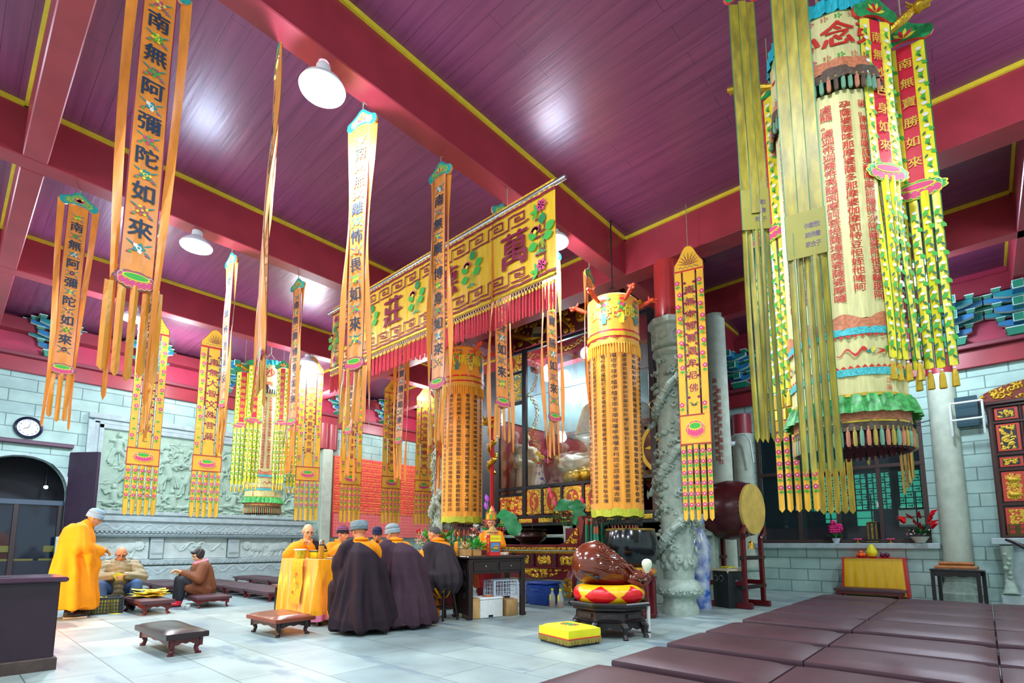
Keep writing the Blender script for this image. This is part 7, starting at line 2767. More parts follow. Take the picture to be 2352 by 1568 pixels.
mb.grid(lambda u, v: V(((u - .5) * (.62 - .38 * v), .02 * sin(u * 30) * (1 - .3 * v), .78 - v * .36)), 40, 8, lambda u, v: M_scar if u > .4 else mat('orange_lining_cloth', '#c9541a', .6))
mb.build('cloth', t)
# things standing on it
M_bag = mat('red_gift_card', '#dc2222', .35)
t = thing('gift_bag', 'tall red gift bag with picture of a golden roofed hall', 'bag', on_side(.50, .12, HZ), D(-14))
mb = MB()
mb.box((0, 0, .16), (.19, .11, .32), M_bag, bev=.004)
mb.build('bag', t, False)
mb = MB()
mb.box((0, -.0565, .265), (.186, .004, .10), mat('yellow_band', '#ede21c', .4))
for i, ch in enumerate('麓山祝福吉祥'):
 glyph_bold(mb, ch, lambda a, b, k: V((-.065 + i * .026 + a * .9, -.0592 - .0004 * k, .262 + b)), .028, M_redT)
mb.build('yellow_band', t, False)
mb = MB()
for (z0_, z1_, x0, x1, c) in ((.06, .20, -.085, .07, '#3f8fd0'), (.06, .085, -.085, .07, '#cfd6c8'), (.085, .12, -.085, .07, '#3f7a3c'), (.105, .14, -.04, .045, '#c9a24a'), (.14, .15, -.055, .06, '#4a3420'), (.15, .165, -.03, .04, '#d9b24a'), (.165, .172, -.015, .025, '#7a5a2a')):
 y = -.0585 - .0006 * (z0_ * 40 % 7)
 mb.box(((x0 + x1) / 2, y, (z0_ + z1_) / 2), (x1 - x0, .002, z1_ - z0_), mat('print' + c[1:], c, .4))
mb.build('picture', t, False)
mb = MB()
for i, ch in enumerate('吉祥如意'):
 glyph_bold(mb, ch, lambda a, b, k: V((-.0955 - .0004 * k, -a, .25 - i * .055 + b)), .05, M_yl, .02)
mb.build('side_lettering', t, False)
mb = MB()
for sy in (-1, 1):
 mb.tube([(-.04, sy * .05, .31), (-.035, sy * .03, .40), (.035, sy * .03, .40), (.04, sy * .05, .31)], .004, M_bag, n=5)
mb.build('handles', t)
t = thing('lantern', 'brown wooden pagoda shaped lantern behind the red gift bag', 'lantern', on_side(.62, .33, HZ))
M_lan = mat('brown_lantern_wood', '#8a4f26', .4, var=.15, scale=12)
mb = MB()
mb.lathe([(.10, 0), (.10, .26), (.11, .28)], M_lan, n=6)
mb.build('body', t, False)
mb = MB()
mb.lathe([(.15, .28), (.09, .34), (.09, .36), (.11, .37), (.05, .42), (.02, .46), (.0005, .47)], mat('straw_roof', '#b39a5a', .7, var=.2, scale=30), n=6)
mb.build('roof', t, False)
simple('book_roll', 'small red and white rolled booklet on the right end of the dark side table', 'book', on_side(.74, .16, HZ), [('roll', lambda m: (m.tube([(0, 0, .03), (.14, .03, .03)], .03, M_scar, n=12), m.box((-.03, -.01, .028), (.10, .10, .05), mat('cream_pages', '#e0d8b8', .7), bev=.008)))], .2)
def lily(m, c, s, mm, seed):
 for i in range(6):
  a = i * 1.047 + seed
  for q in (0, 1):
   d = V((cos(a), sin(a) * .8, .35 + .3 * q)).normalized()
   p = V(c)
   u = d.cross(V((0, 0, 1))).normalized()
   m.add([p, p + d * s * .5 + u * s * .17, p + d * s, p + d * s * .5 - u * s * .17], [(0, 1, 2, 3)], mm)
 m.ball(c, s * .16, M_yl, 6, 4)
for i, (x, y, lab) in enumerate(((.03, .22, 'small card box of shavings and orange flowers beside the candle'), (.19, .2, 'small card box of pink lilies next to the red gift bag'))):
 t = thing('flower_box', lab, 'flowers', on_side(x + .03, y, HZ), D(-12.4), 'card flower boxes')
 mb = MB()
 mb.box((0, 0, .05), (.135, .14, .10), mat('kraft_card', '#c08e52', .7, var=.1, scale=12), bev=.005)
 mb.build('box', t, False)
 mb = MB()
 leafy(mb, (0, 0, .1), 46 if i else 20, .16 if i else .08, .09, M_gr if i else mat('straw', '#d9c48a', .8), 5 + i, 1.6)
 if i:
  for k in range(7):
   lily(mb, (.09 * (hz(k) - .5) * 2, -.06 + .06 * hz(k * 3), .14 + .05 * k), .075, mat('pink_lily', '#e07a8a', .55, var=.15, scale=30) if k % 3 else M_whT, k)
 else:
  for k in range(4):
   lily(mb, (.05 * (k % 2) - .02, -.03, .12 + .04 * k), .04, mat('orange_petals', '#f08a1a', .5), k)
 mb.build('flowers', t, False)
t = thing('candle', 'carved orange and yellow candle left of the flower boxes on the dark side table', 'candle', on_side(-.0, .40, HZ))
mb = MB()
mb.lathe([(.035, 0), (.04, .02), (.036, .05), (.04, .1), (.034, .15), (.03, .2), (.008, .22)], mat('orange_wax', '#f09414', .4, var=.2, scale=20), n=14)
mb.build('wax', t)
mb = MB()
mb.tube([(0, 0, .215), (.003, 0, .25)], .003, M_black, n=4)
mb.build('wick', t)
# crowned bodhisattva figure in saffron robe
t = thing('crowned_figure', 'life like statuette in five leaf crown and saffron robe behind the dark side table', 'statue', (6.45, 6.32, 0), D(215))
mb = MB()
mb.box((0, 0, .5), (.4, .4, 1.0), M_oldwood, bev=.01)
mb.build('pedestal', t, False)
mb = MB()
limb(mb, (0, 0, 1.03), (0, 0, 1.22), .17, .14, M_robe)
limb(mb, (0, -.1, 1.27), (0, .1, 1.27), .07, .07, M_robe)
for q in (-1, 1):
 chain(mb, [(0, q * .14, 1.26), (.05, q * .2, 1.08), (.18, q * .04, 1.1)], [.07, .07, .05], M_robe)
fuse(mb, 'saffron_robe', t, M_robe, .012, 3, folds(9, .006, 1.3))
mb = MB()
TF = look((.02, 0, 1.46), (1, .1, -.25))
limb(mb, (0, 0, 1.28), (.01, 0, 1.4), .04, .04, M_skin)
head_solid(mb, TF, M_skin, .82)
fuse(mb, 'body', t, M_skin, .008, 2)
face_details(t, TF, .82)
mb = MB()
for i in range(5):
 a = (i - 2) * .62
 c = TF @ V((.085 * cos(a) - .015, .085 * sin(a), .07))
 Mq = look(c, (cos(a) * TF.to_3x3() @ V((1, 0, 0)) + sin(a) * (TF.to_3x3() @ V((0, 1, 0)))))
 pts = [(-.035, 0), (-.04, .05), (-.02, .10), (0, .135), (.02, .10), (.04, .05), (.035, 0)]
 mb.prism(pts, c, Mq.to_3x3() @ V((0, 1, 0)), V((0, 0, 1)), Mq.to_3x3() @ V((.006, 0, 0)), mat('crown_orange', '#d9781a', .45, .2))
 mb.prism([(x * .6, z * .7 + .015) for x, z in pts], c + Mq.to_3x3() @ V((.007, 0, 0)), Mq.to_3x3() @ V((0, 1, 0)), V((0, 0, 1)), Mq.to_3x3() @ V((.003, 0, 0)), M_gr if i % 2 == 0 else M_gold2)
mb.lathe([(.05, .09), (.06, .12), (.03, .18), (.035, .21), (.012, .27), (.0005, .3)], M_gold2, tuple(TF.translation), 12)
mb.build('crown', t, False)
# tall flower arrangements
M_lotusleaf = mat('lotus_leaf', '#1d7a44', .5, var=.25, scale=9)
def lotus_leaf(m, c, r, nrm, seed):
 n = V(nrm).normalized()
 u = n.orthogonal().normalized()
 w_ = n.cross(u)
 c = V(c)
 ring1 = [c + (u * cos(i * .449) + w_ * sin(i * .449)) * r * .55 + n * r * .06 for i in range(14)]
 ring2 = [c + (u * cos(i * .449) + w_ * sin(i * .449)) * r * (1 + .06 * sin(i * 2 + seed)) + n * r * (.16 * sin(i * 1.3 + seed)) for i in range(14)]
 vs = [c] + ring1 + ring2
 fs = [(0, 1 + i, 1 + (i + 1) % 14) for i in range(14)] + [(1 + i, 15 + i, 15 + (i + 1) % 14, 1 + (i + 1) % 14) for i in range(14)]
 m.add(vs, fs, M_lotusleaf)
def bud(m, c, d, s, mm):
 d = V(d).normalized()
 c = V(c)
 m.tube([c - d * s * .5, c - d * s * .2, c + d * s * .15, c + d * s * .45, c + d * s * .7], [s * .1, s * .28, s * .3, s * .18, s * .01], mm, n=8)
M_budp, M_budv = mat('pink_lotus_bud', '#ec4a78', .5), mat('violet_lotus', '#a84ad0', .5)
t = thing('lotus_arrangement', 'tall bouquet of violet and pink flowers with lotus leaves beside the far orange cylinder', 'flowers', (6.75, 6.55, .93))
mb = MB()
mb.lathe([(.07, 0), (.09, .12), (.06, .3), (.075, .34)], M_porc, n=18)
mb.build('vase', t)
mb = MB()
for (x, y, z, r, nn, sd) in ((.05, -.22, .68, .15, (-.5, -.4, .7), 1), (.02, -.36, .60, .14, (-.7, -.4, .5), 2), (-.02, -.5, .46, .15, (-.5, -.8, .1), 3)):
 mb.tube([(0, 0, .3), (x * .5, y * .4, .5), (x, y, z)], .006, M_gr, n=5)
 lotus_leaf(mb, (x, y, z), r, nn, sd)
for (x, y, z, mm) in ((.02, .20, 1.0, M_budv), (0, .20, .86, M_budv), (0, .02, .70, M_budv), (.0, .03, .78, M_budp)):
 mb.tube([(0, 0, .3), (x * .5, y * .5, .6), (x, y, z)], .005, M_gr, n=5)
 bud(mb, (x, y, z), (-.1, .25, 1), .13, mm)
for k in range(9):
 lily(mb, (-.05 + .02 * k % .1, .22 - .06 * (k % 4), .45 + .06 * (k // 3)), .09, MATS['pink_lily'], k)
 lily(mb, (-.1, -.18 - .07 * (k % 3), .32 + .05 * (k // 3)), .08, M_pinkE, k)
leafy(mb, (0, 0, .4), 30, .22, .12, M_gr, 9)
mb.build('flowers', t, True, 55)
t = thing('lotus_arrangement', 'glass vase of red flowers, pink buds and lotus leaves before the shrine', 'flowers', (8.55, 6.22, 1.10))
mb = MB()
mb.lathe([(.08, 0), (.085, .02), (.085, .12), (.10, .36), (.097, .36), (.08, .03)], M_clearg, n=22, caps=False)
mb.build('vase', t)
mb = MB()
for (x, y, z, r, nn, sd) in ((0, .10, .78, .21, (-.7, -.1, .7), 1), (.03, -.22, .75, .18, (-.6, -.3, .6), 2), (-.05, -.3, .52, .16, (-.8, -.5, .2), 4), (0, .36, .60, .15, (-.5, .7, .3), 3), (0, -.38, .38, .16, (-.5, -.7, -.1), 5)):
 mb.tube([(0, 0, .05), (x * .4, y * .35, .4), (x, y, z)], .006, M_gr, n=5)
 lotus_leaf(mb, (x, y, z), r, nn, sd)
for (x, y, z) in ((-.03, .42, 1.10), (-.04, .38, .98), (-.05, .29, .84), (0, -.36, .86)):
 mb.tube([(0, 0, .1), (x * .5, y * .5, .6), (x, y, z)], .005, M_gr, n=5)
 bud(mb, (x, y, z), (-.1, .3, 1), .13, M_budp)
for k in range(8):
 lily(mb, (-.14, .16 - .05 * k, .46 + .08 * (k % 3)), .10, mat('crimson_flower', '#b0122e', .5, var=.2, scale=30), k)
leafy(mb, (0, 0, .45), 36, .22, .13, M_gr, 21)
leafy(mb, (0, 0, .1), 24, .07, .08, mat('lime_leaf', '#6fb030', .6), 2)
mb.build('flowers', t, True, 55)
t = thing('flower_arrangement', 'big heap of red, white and pink offering flowers and fruit between two dark robed monks', 'flowers', (5.95, 7.15, 0))
mb = MB()
mb.box((0, 0, .44), (.5, .5, .88), M_oldwood, bev=.01)
mb.build('stand', t, False)
mb = MB()
leafy(mb, (0, 0, 1.05), 90, .34, .14, M_gr, 31, 1.2)
for k in range(22):
 a = hz(k) * 6.28
 lily(mb, (.26 * cos(a) - .1, .26 * sin(a) + .02, .98 + .34 * hz(k * 3)), .10, (MATS['crimson_flower'], M_whT, MATS['pink_lily'], M_scar)[k % 4], k)
for k in range(7):
 mb.ball((-.22 + .02 * k, -.10 + .04 * k, .93 + .06 * (k % 3)), .05, mat('peach_fruit', '#e87a6a', .5, var=.2, scale=20), 10, 8)
mb.build('flowers', t, False)
for k, (dx, dz, lab) in enumerate(((.02, 1.38, 'small red offering card standing behind the light grey knit hat'), (-.2, 1.35, 'red envelope card above the offering flowers'))):
 t = simple('offering_card', lab, 'card', (6.1 + dx, 7.45 + dx, 0), [('stick', lambda m: m.tube([(0, 0, 0), (0, 0, dz - .05)], .006, M_oldwood, n=5)), ('card', lambda m: (m.box((0, 0, dz - .03), (.012, .12, .13), M_scar), m.box((-.007, 0, dz - .12), (.004, .13, .06), M_yl)))], .3)
# ---- long carved altar table
M_alt = mat('altar_red_lacquer', '#5c1219', .28, var=.15, scale=7)
t = thing('altar_table', 'long dark red altar table with gilded carving and upswept ends below the shrine', 'table', (0, 0, 0))
AX, AY0, AY1, AZ = 7.82, 8.75, 5.45, 1.09
mb = MB()
mb.box((AX + .3, 7.1, AZ - .03), (.64, 3.3, .06), M_alt, bev=.012)
mb.build('table_top', t, False)
for sg, ye in ((1, AY1), (-1, AY0)):
 mb = MB()
 prof = [(0, 0), (.12, .03), (.26, .12), (.38, .26), (.46, .40), (.44, .50), (.52, .52), (.58, .42), (.54, .2), (.5, 0)]
 mb.prism([(-x, z) for x, z in prof], (AX, ye + sg * .46, AZ), (0, sg, 0), (0, 0, 1), (.5, 0, 0), M_alt)
 R = floral(.30, .30, 40, 40, 300 + sg, 1.0, .024, .9)
 R.H = np.where(R.Z > R.X * 1.1 + .02 if sg > 0 else R.Z > (.30 - R.X) * 1.1 + .02, -.02, R.H)
 R.build(mb, (AX - .012, ye + sg * .30 if sg > 0 else ye - .0, AZ + .0), UY, NX, M_gold, M_alt, .003)
 mb.build('upswept_end', t, False)
mb = MB()
for (z0_, h, sd, gm, r_) in ((.99, .05, 310, M_oldwood, .014),):
 R = floral(3.2, h, 240, 8, sd, 1.2, r_, .9)
 R.build(mb, (AX - .02, AY0 - .05, z0_), UY, NX, M_gold, M_alt, .003)
mb.box((AX + .03, 7.1, .93), (.05, 3.2, .06), M_alt)
for k in range(120):
 mb.box((AX - .002, 8.66 - k * .0262, .945), (.012, .012, .045), M_gold)
mb.box((AX + .04, 7.1, .80), (.05, 3.2, .24), M_alt)
mb.box((AX + .0, 7.1, .655), (.10, 3.24, .035), M_alt, bev=.01)
mb.box((AX + .3, 7.1, .80), (.5, 3.1, .28), M_alt)
mb.build('carved_front', t, False)
for k in range(6):
 y = 8.58 - k * .54
 R = floral(.34, .17, 46, 26, 320 + k, 1.0, .018, 1.0)
 rr = random.Random(k)
 for q in range(3):
  R.figure(.06 + q * .11, .005, .16, rr, q == 1)
 mb = MB()
 R.build(mb, (AX + .005, y, .715), UY, NX, M_gold, mat('dark_ground', '#2a0b10', .5), .003)
 mb.build('scene_panel', t, True, 60)
 mb = MB()
 mb.lathe([(.02, .67), (.026, .70), (.016, .74), (.02, .82), (.026, .90), (.02, .93)], M_black, (AX - .01, y + .09, 0), 10)
 mb.build('baluster', t)
mb = MB()
R = floral(3.1, .2, 300, 26, 340, 1.0, .026, 1.0)
R.dragon(.1, 1.2, .1, .05, .03, random.Random(9), 1.4)
R.H = np.where(R.Z < .10 + .09 * np.cos(R.X * 4.05), -.01, R.H)
R.build(mb, (AX - .02, 8.65, .44), UY, NX, M_gold, M_alt, .003)
mb.build('gilded_apron', t, True, 60)
for y in (8.6, 5.6):
 mb = MB()
 mb.tube([(AX + .06, y, .64), (AX - .02, y, .5), (AX - .06, y, .36), (AX + .0, y, .22), (AX + .04, y, .12), (AX - .02, y, .03)], [.09, .11, .10, .07, .055, .075], M_alt, n=12)
 for k in range(9):
  mb.tube([(AX - .14, y + .09 * cos(q * .9 + k), .44 - .03 * k + .04 * sin(q * .9 + k)) for q in range(6)], .014, M_gold, n=5)
 mb.build('leg', t)
 mb = MB()
 mb.tube([(AX + .55, y, .64), (AX + .58, y, .3), (AX + .55, y, 0)], [.08, .06, .06], M_alt, n=10)
 mb.build('leg', t)
t = thing('bronze_censer', 'wide dark bronze incense bowl on the altar table left of the lotus leaves', 'censer', (8.25, 6.95, AZ + .001))
M_brz = mat('dark_bronze', '#3a2b24', .3, .6, var=.2, scale=10)
mb = MB()
mb.lathe([(.20, 0), (.22, .03), (.19, .05), (.29, .09), (.34, .16), (.32, .23), (.27, .27), (.29, .29), (.34, .30), (.34, .315), (.27, .31), (.25, .25), (.0005, .2)], M_brz, n=36, caps=False)
mb.build('bowl', t)
simple('incense_stick', 'tall dark incense spiral stick rising from the bronze bowl', 'incense', (8.2, 6.86, AZ + .21), [('stick', lambda m: m.tube([(0, 0, 0), (0, 0, .55)], .008, M_oldwood, n=6))])
simple('white_cup', 'small white cup at the left edge of the bronze bowl', 'cup', (7.95, 7.5, AZ + .001), [('cup', lambda m: m.lathe([(.03, 0), (.04, .05), (.038, .05), (.03, .006)], MATS['white_china'], n=16, caps=False))])
# stored things below
simple('plastic_bin', 'blue plastic bin with handle under the carved altar table', 'bin', (7.58, 6.10, 0), [
 ('tub', lambda m: m.box((0, 0, .19), (.36, .46, .38), mat('blue_plastic', '#23469c', .4, var=.08, scale=5), taper=1.1, bev=.03)),
 ('lid', lambda m: m.box((0, 0, .395), (.44, .54, .04), mat('blue_plastic', '#23469c'), bev=.015)),
 ('handle', lambda m: m.tube([(-.2, .1, .33), (-.23, .08, .28), (-.23, -.08, .28), (-.2, -.1, .33)], .008, mat('blue_plastic', '#23469c'), n=6))])
simple('white_tub', 'white plastic storage tub left of the blue bin', 'box', (7.55, 6.62, 0), [('body', lambda m: m.box((0, 0, .17), (.3, .34, .34), M_foam, bev=.02)), ('lid', lambda m: m.box((0, 0, .355), (.33, .37, .03), M_foam, bev=.01))])
for i, (y, lab) in enumerate(((5.74, 'oil bottle with yellow cap right beside the blue bin'), (5.56, 'oil bottle with yellow cap next to the altar table leg'))):
 simple('oil_bottle', lab, 'bottle', (7.40, y, 0), [
  ('bottle', lambda m: m.lathe([(.05, 0), (.058, .01), (.058, .15), (.05, .2), (.022, .26), (.02, .30)], M_clearg, n=16)),
  ('oil', lambda m: m.lathe([(.052, .006), (.054, .012), (.054, .11)], mat('dark_oil', '#a8560f', .2), n=16)),
  ('label', lambda m: m.box((-.058, 0, .17), (.006, .03, .10), mat('yellow_label', '#efe01c', .5))),
  ('cap', lambda m: m.lathe([(.023, .29), (.023, .32), (.0005, .322)], mat('yellow_label', '#efe01c'), n=12))], 0, 'oil bottles under the altar')
# ---- wooden fish on its cushion and octagonal stand
M_fish = mat('polished_red_brown_wood', '#6b2a16', .16, var=.14, scale=4, coat=.6)
FX, FY = 5.68, 3.52
t = thing('drum_stand', 'low black octagonal stand carrying the red and yellow cushion', 'stand', (FX, FY, 0), D(10))
M_bst = mat('black_brown_lacquer', '#1e1517', .38, var=.15, scale=8)
mb = MB()
mb.lathe([(.47, .355), (.50, .37), (.515, .40), (.50, .415), (.47, .40), (.46, .36)], M_bst, n=8, caps=False)
mb.lathe([(.40, .30), (.47, .33), (.47, .375)], M_bst, n=8)
mb.build('tray', t, False)
mb = MB()
mb.lathe([(.42, .18), (.46, .20), (.42, .22), (.41, .30)], M_bst, n=8)
for i in range(8):
 a = i * pi / 4 + pi / 8
 mb.box((.392 * cos(a), .392 * sin(a), .26), (.02, .2, .05), mat('carved_black', '#2c2224', .4, bump=.5, bscale=50), rz=a)
mb.build('waist', t, False)
for i in range(8):
 a = i * pi / 4
 d = V((cos(a), sin(a), 0))
 mb = MB()
 mb.tube([d * .40 + V((0, 0, .19)), d * .46 + V((0, 0, .13)), d * .44 + V((0, 0, .06)), d * .46 + V((0, 0, .02)), d * .47 + V((0, 0, 0))], [.045, .04, .026, .03, .034], M_bst, n=8)
 mb.build('leg', t)
mb = MB()
for i in range(8):
 a, b_ = i * pi / 4, (i + 1) * pi / 4
 p, q = V((.42 * cos(a), .42 * sin(a), 0)), V((.42 * cos(b_), .42 * sin(b_), 0))
 n_ = 10
 poly = [(0, .18)] + [(k / n_, .13 - .035 * abs(sin(k / n_ * 2 * pi)) * (1 if 0 < k < n_ else 0)) for k in range(n_ + 1)] + [(1, .18)]
 mb.prism(poly, p, q - p, (0, 0, 1), (p + q).normalized() * -.02, M_bst)
mb.build('apron', t, False)
t = thing('fish_cushion', 'puffy cushion of red and yellow diamonds under the big wooden fish', 'cushion', (FX, FY, .382))
mb = MB()
M_satr, M_saty = mat('scarlet_satin', '#d8101c', .32), mat('yellow_satin', '#f4b810', .32)
def puff(u, v):
 a = 2 * pi * u
 ph = (v - .5) * pi
 r = .30 + .135 * cos(ph) * (1 + .02 * sin(a * 16))
 return V((r * cos(a), r * sin(a), .115 + .115 * sin(ph)))
mb.grid(puff, 192, 60, lambda u, v: M_satr if abs(((u * 6 + .2) % 1) - .5) * 1.0 + abs(v - .45) * 1.1 < .46 else M_saty, cu=True)
mb.lathe([(.0005, .02), (.31, .001)], M_satr, n=32, caps=False)
mb.lathe([(.31, .228), (.0005, .20)], M_satr, n=32, caps=False)
mb.build('cover', t)
t = thing('wooden_fish', 'huge polished brown wooden fish drum with carved dragon head on the red and yellow cushion', 'instrument', (FX - .04, FY + .05, .600), D(-43))
# local: +X toward the viewer's right, Y away
mb = MB()
def fishbody(u, v):
 a = 2 * pi * u
 ph = pi * v
 x = -.41 * cos(ph)
 r = sin(ph) ** .62
 sx = 1 + .0 * x
 hz_ = .30 * (1 - .55 * max(0, x)) if x > -.1 else .30
 k = 1 - .45 * max(0, (x + .08) / .49) ** 1.1
 return V((x * (.93 if x < 0 else 1), .30 * r * k * cos(a), .235 + (.32 if sin(a) > 0 else .245) * r * k * sin(a) - .16 * max(0, x + .1) / .5))
mb.grid(fishbody, 48, 32, M_fish, cu=True)
mb.build('body', t)
mb = MB()
pts = [(-.345, -.18, .18), (-.25, -.265, .14), (-.16, -.305, .10)]
mb.tube(pts, [.016, .024, .030], M_black, n=8, flat=.45)
mb.ball((-.155, -.306, .098), (.035, .02, .03), M_black, 10, 6)
mb.build('sound_slit', t)
mb = MB()
def onf(x, a, lift=.004):
 v = math.acos(max(-1, min(1, -x / .41))) / pi
 p = fishbody(a / (2 * pi) % 1, v)
 c = V((p.x, 0, .20))
 return p + (p - c).normalized() * lift
def spiral(x, a, R_, fl, r=.014):
 mb.tube([onf(x + fl * R_ * (1 - q / 16) * cos(q * .62), a + R_ * 3.4 * (1 - q / 16) * sin(q * .62)) for q in range(15)], [r * (1 - q / 26) for q in range(15)], M_fish, n=6)
for (x, a, R_, fl) in ((-.12, 5.95, .055, 1), (-.03, 6.2, .06, -1), (.05, 5.7, .055, 1), (.0, 5.3, .06, 1), (.12, 5.35, .05, -1), (.12, 6.1, .05, 1), (.2, 5.7, .05, -1), (-.1, .9, .06, 1), (.02, 1.2, .06, -1), (.12, 1.0, .05, 1), (.0, 4.95, .05, 1), (-.06, 1.6, .05, 1), (.1, 1.6, .05, -1), (.22, 5.1, .05, 1), (.24, 1.2, .05, -1)):
 spiral(x, 3.2 - (6.3 - a) * .9 if a > 4 else 1.5 + .5 * a, R_, fl)
for k in range(6):
 mb.tube([onf(-.18 + .05 * q, 2.35 + .13 * k + .22 * sin(q * .5 + k * .2)) for q in range(9)], [.006, .012, .014, .014, .013, .012, .010, .008, .004], M_fish, n=5)
for k in range(5):
 mb.tube([onf(-.2 + .06 * q, 3.3 + .09 * k + .1 * sin(q * .6)) for q in range(9)], [.006, .012, .014, .014, .013, .012, .010, .008, .004], M_fish, n=5)
for k in range(14):
 mb.ball(onf(-.02 + .025 * k, 2.6 + .05 * k), .012, M_fish, 6, 4)
mb.build('carving', t)
mb = MB()
h = V((.36, -.06, .08))
mb.ball(h, (.13, .15, .10), M_fish, 14, 10)
limb(mb, h + V((.04, -.03, -.01)), h + V((.14, -.06, -.02)), .085, .06, M_fish)
limb(mb, h + V((.0, -.10, .05)), h + V((.08, -.13, .02)), .05, .04, M_fish)
for k in range(7):
 mb.ball(h + V((.16 - .015 * (k % 3), -.13 + .04 * k, .015 + .02 * sin(k * 2.2))), .032, M_fish, 8, 6)
 mb.tube([h + V((-.1, -.15 + .03 * k, -.02)), h + V((.02, -.18 + .03 * k, -.07)), h + V((.12, -.15 + .03 * k, -.10))], [.024, .028, .010], M_fish, n=6)
 mb.tube([h + V((-.02, -.12 + .04 * k, .06)), h + V((-.1, -.13 + .04 * k, .14)), h + V((-.16, -.12 + .04 * k, .17))], [.022, .016, .005], M_fish, n=6)
for q in (-1, 1):
 mb.ball(h + V((.07, q * .08, .08)), .03, M_fish, 8, 6)
 mb.tube([h + V((.02, q * .09, .08)), h + V((-.06, q * .11, .16)), h + V((-.14, q * .12, .15))], [.025, .02, .006], M_fish, n=6)
for k in range(5):
 mb.box(h + V((.12 - .02 * k, -.15 + .005 * k, .0)), (.012, .02, .035), mat('ivory_tooth', '#d9c9b0', .4))
mb.build('dragon_head', t)
t = thing('mallet', 'long dark red mallet with cream egg shaped head by the wooden fish', 'mallet', (5.82, 3.06, 0))
mb = MB()
mb.tube([(0, 0, .05), (0, 0, .78)], .011, M_oldwood, n=8)
mb.build('handle', t)
mb = MB()
mb.lathe([(.0005, .745), (.02, .752), (.048, .80), (.062, .85), (.058, .89), (.036, .915), (.0005, .925)], mat('cream_felt', '#d8dcc0', .8), n=22)
mb.build('felt_head', t)
simple('plastic_tube', 'white plastic tube standing on the floor holding the mallet', 'tube', (5.82, 3.06, 0), [('tube', lambda m: m.lathe([(.022, 0), (.022, .36), (.018, .36), (.018, .01)], mat('white_pvc', '#d3d8cf', .4), n=16, caps=False)), ('band', lambda m: m.lathe([(.024, .05), (.024, .065)], M_black, n=16))])
# yellow fringed kneeling cushion
t = thing('kneeling_cushion', 'bright yellow square kneeling cushion with fringe, on the floor before the wooden fish', 'cushion', (4.90, 3.56, 0), D(-14))
M_ycu = mat('lemon_cotton', '#e8df1e', .75, var=.06, scale=6)
cushion_mb(.46, .52, .075, .20, M_ycu, .025).build('pad', t)
mb = MB()
mb.box((0, 0, .035), (.45, .51, .07), M_black, bev=.01)
mb.build('base', t, False)
mb = MB()
for k in range(60):
 for (x0, y0, x1, y1) in ((-.235, -.265, .235, -.265), (.235, -.265, .235, .265), (.235, .265, -.235, .265), (-.235, .265, -.235, -.265)):
  q = (k + .5) / 60
  x, y = x0 + (x1 - x0) * q, y0 + (y1 - y0) * q
  mb.tube([(x, y, .085), (x + .004 * sin(k * 3.0), y + .004 * cos(k * 2.0), .02 + .01 * hz(k))], .0045, M_tgold, n=4)
for z in (.085,):
 mb.tube([(-.235, -.265, z), (.235, -.265, z), (.235, .265, z), (-.235, .265, z), (-.235, -.265, z)], .007, M_ored, n=6)
mb.build('fringe', t)
mb = MB()
for k in range(9):
 mb.tube([(.03 * cos(q * .8) * (1 + .1 * k) + .05 * cos(k * .7), .03 * sin(q * .8) + .09 * sin(k * .7), .2005) for q in range(8)], .003, M_pur, n=4)
for k in range(7):
 mb.tube([(-.03 + .01 * k, -.06 + .12 * q / 4, .201) for q in range(5)], .004, mat('green_stitch', '#128a3a', .6), n=4)
mb.build('embroidery', t)
# ---- great bowl gong
GX_, GY_ = 7.33, 4.13
t = thing('gong_stand', 'dark red round stand under the great black bowl gong', 'stand', (GX_, GY_, 0))
mb = MB()
mb.lathe([(.40, 0), (.41, .05), (.36, .08), (.34, .3), (.34, .5), (.40, .55), (.41, .60)], M_alt, n=8)
mb.build('body', t, False)
for i in range(8):
 a = i * pi / 4
 mb = MB()
 mb.box((.36 * cos(a), .36 * sin(a), .3), (.05, .05, .5), M_alt, rz=a, bev=.01)
 mb.build('post', t, False)
t = thing('gong_cushion', 'fat red ring cushion with gold pattern under the black bowl gong', 'cushion', (GX_, GY_, .602))
mb = MB()
mb.lathe([(.26 + .13 * cos(a * pi / 8 - pi / 2), .075 + .075 * sin(a * pi / 8 - pi / 2)) for a in range(17)], mat('red_gold_satin', '#a8281c', .4, col2='#c9962a', scale=6), n=40, caps=False)
mb.build('ring', t)
t = thing('bowl_gong', 'great black bronze bowl gong with worn gold rim beside the near dragon pillar', 'instrument', (GX_, GY_, .70))
mb = MB()
mb.lathe([(.14, 0), (.25, .03), (.36, .12), (.42, .26), (.43, .40), (.40, .55), (.375, .62)], mat('black_blue_bronze', '#0d1418', .16, .3, coat=.4), n=48)
mb.build('bowl', t)
mb = MB()
mb.lathe([(.377, .60), (.385, .615), (.382, .635), (.36, .64), (.35, .60)], mat('worn_gold_rim', '#b08c3a', .4, .6, col2='#15191c', scale=4), n=48, caps=False)
mb.build('rim', t)
t = thing('green_tassel_skein', 'bunch of dark green tassel cords gathered left of the black bowl gong', 'tassel', (7.28, 4.78, 0))
mb = MB()
for k in range(15):
 x, y = .03 * (k % 4) - .04, .05 * (k // 2) - .2
 mb.tube([(x, y, 1.42), (x, y + .004, 1.0), (x + .005, y, .70 + .05 * hz(k))], .019, M_teald, n=7)
 mb.lathe([(.012, 1.42), (.016, 1.47), (.010, 1.53)], MATS['terracotta_bead'], (x, y, 0), 6)
mb.tube([(0, .1, 1.5), (0, -.25, 1.43), (.05, -.5, 1.52)], .02, M_teald, n=6)
mb.tube([(0, 0, 1.5), (0, 0, 1.66)], .02, MATS['dark_net'], n=5)
mb.build('cords', t)
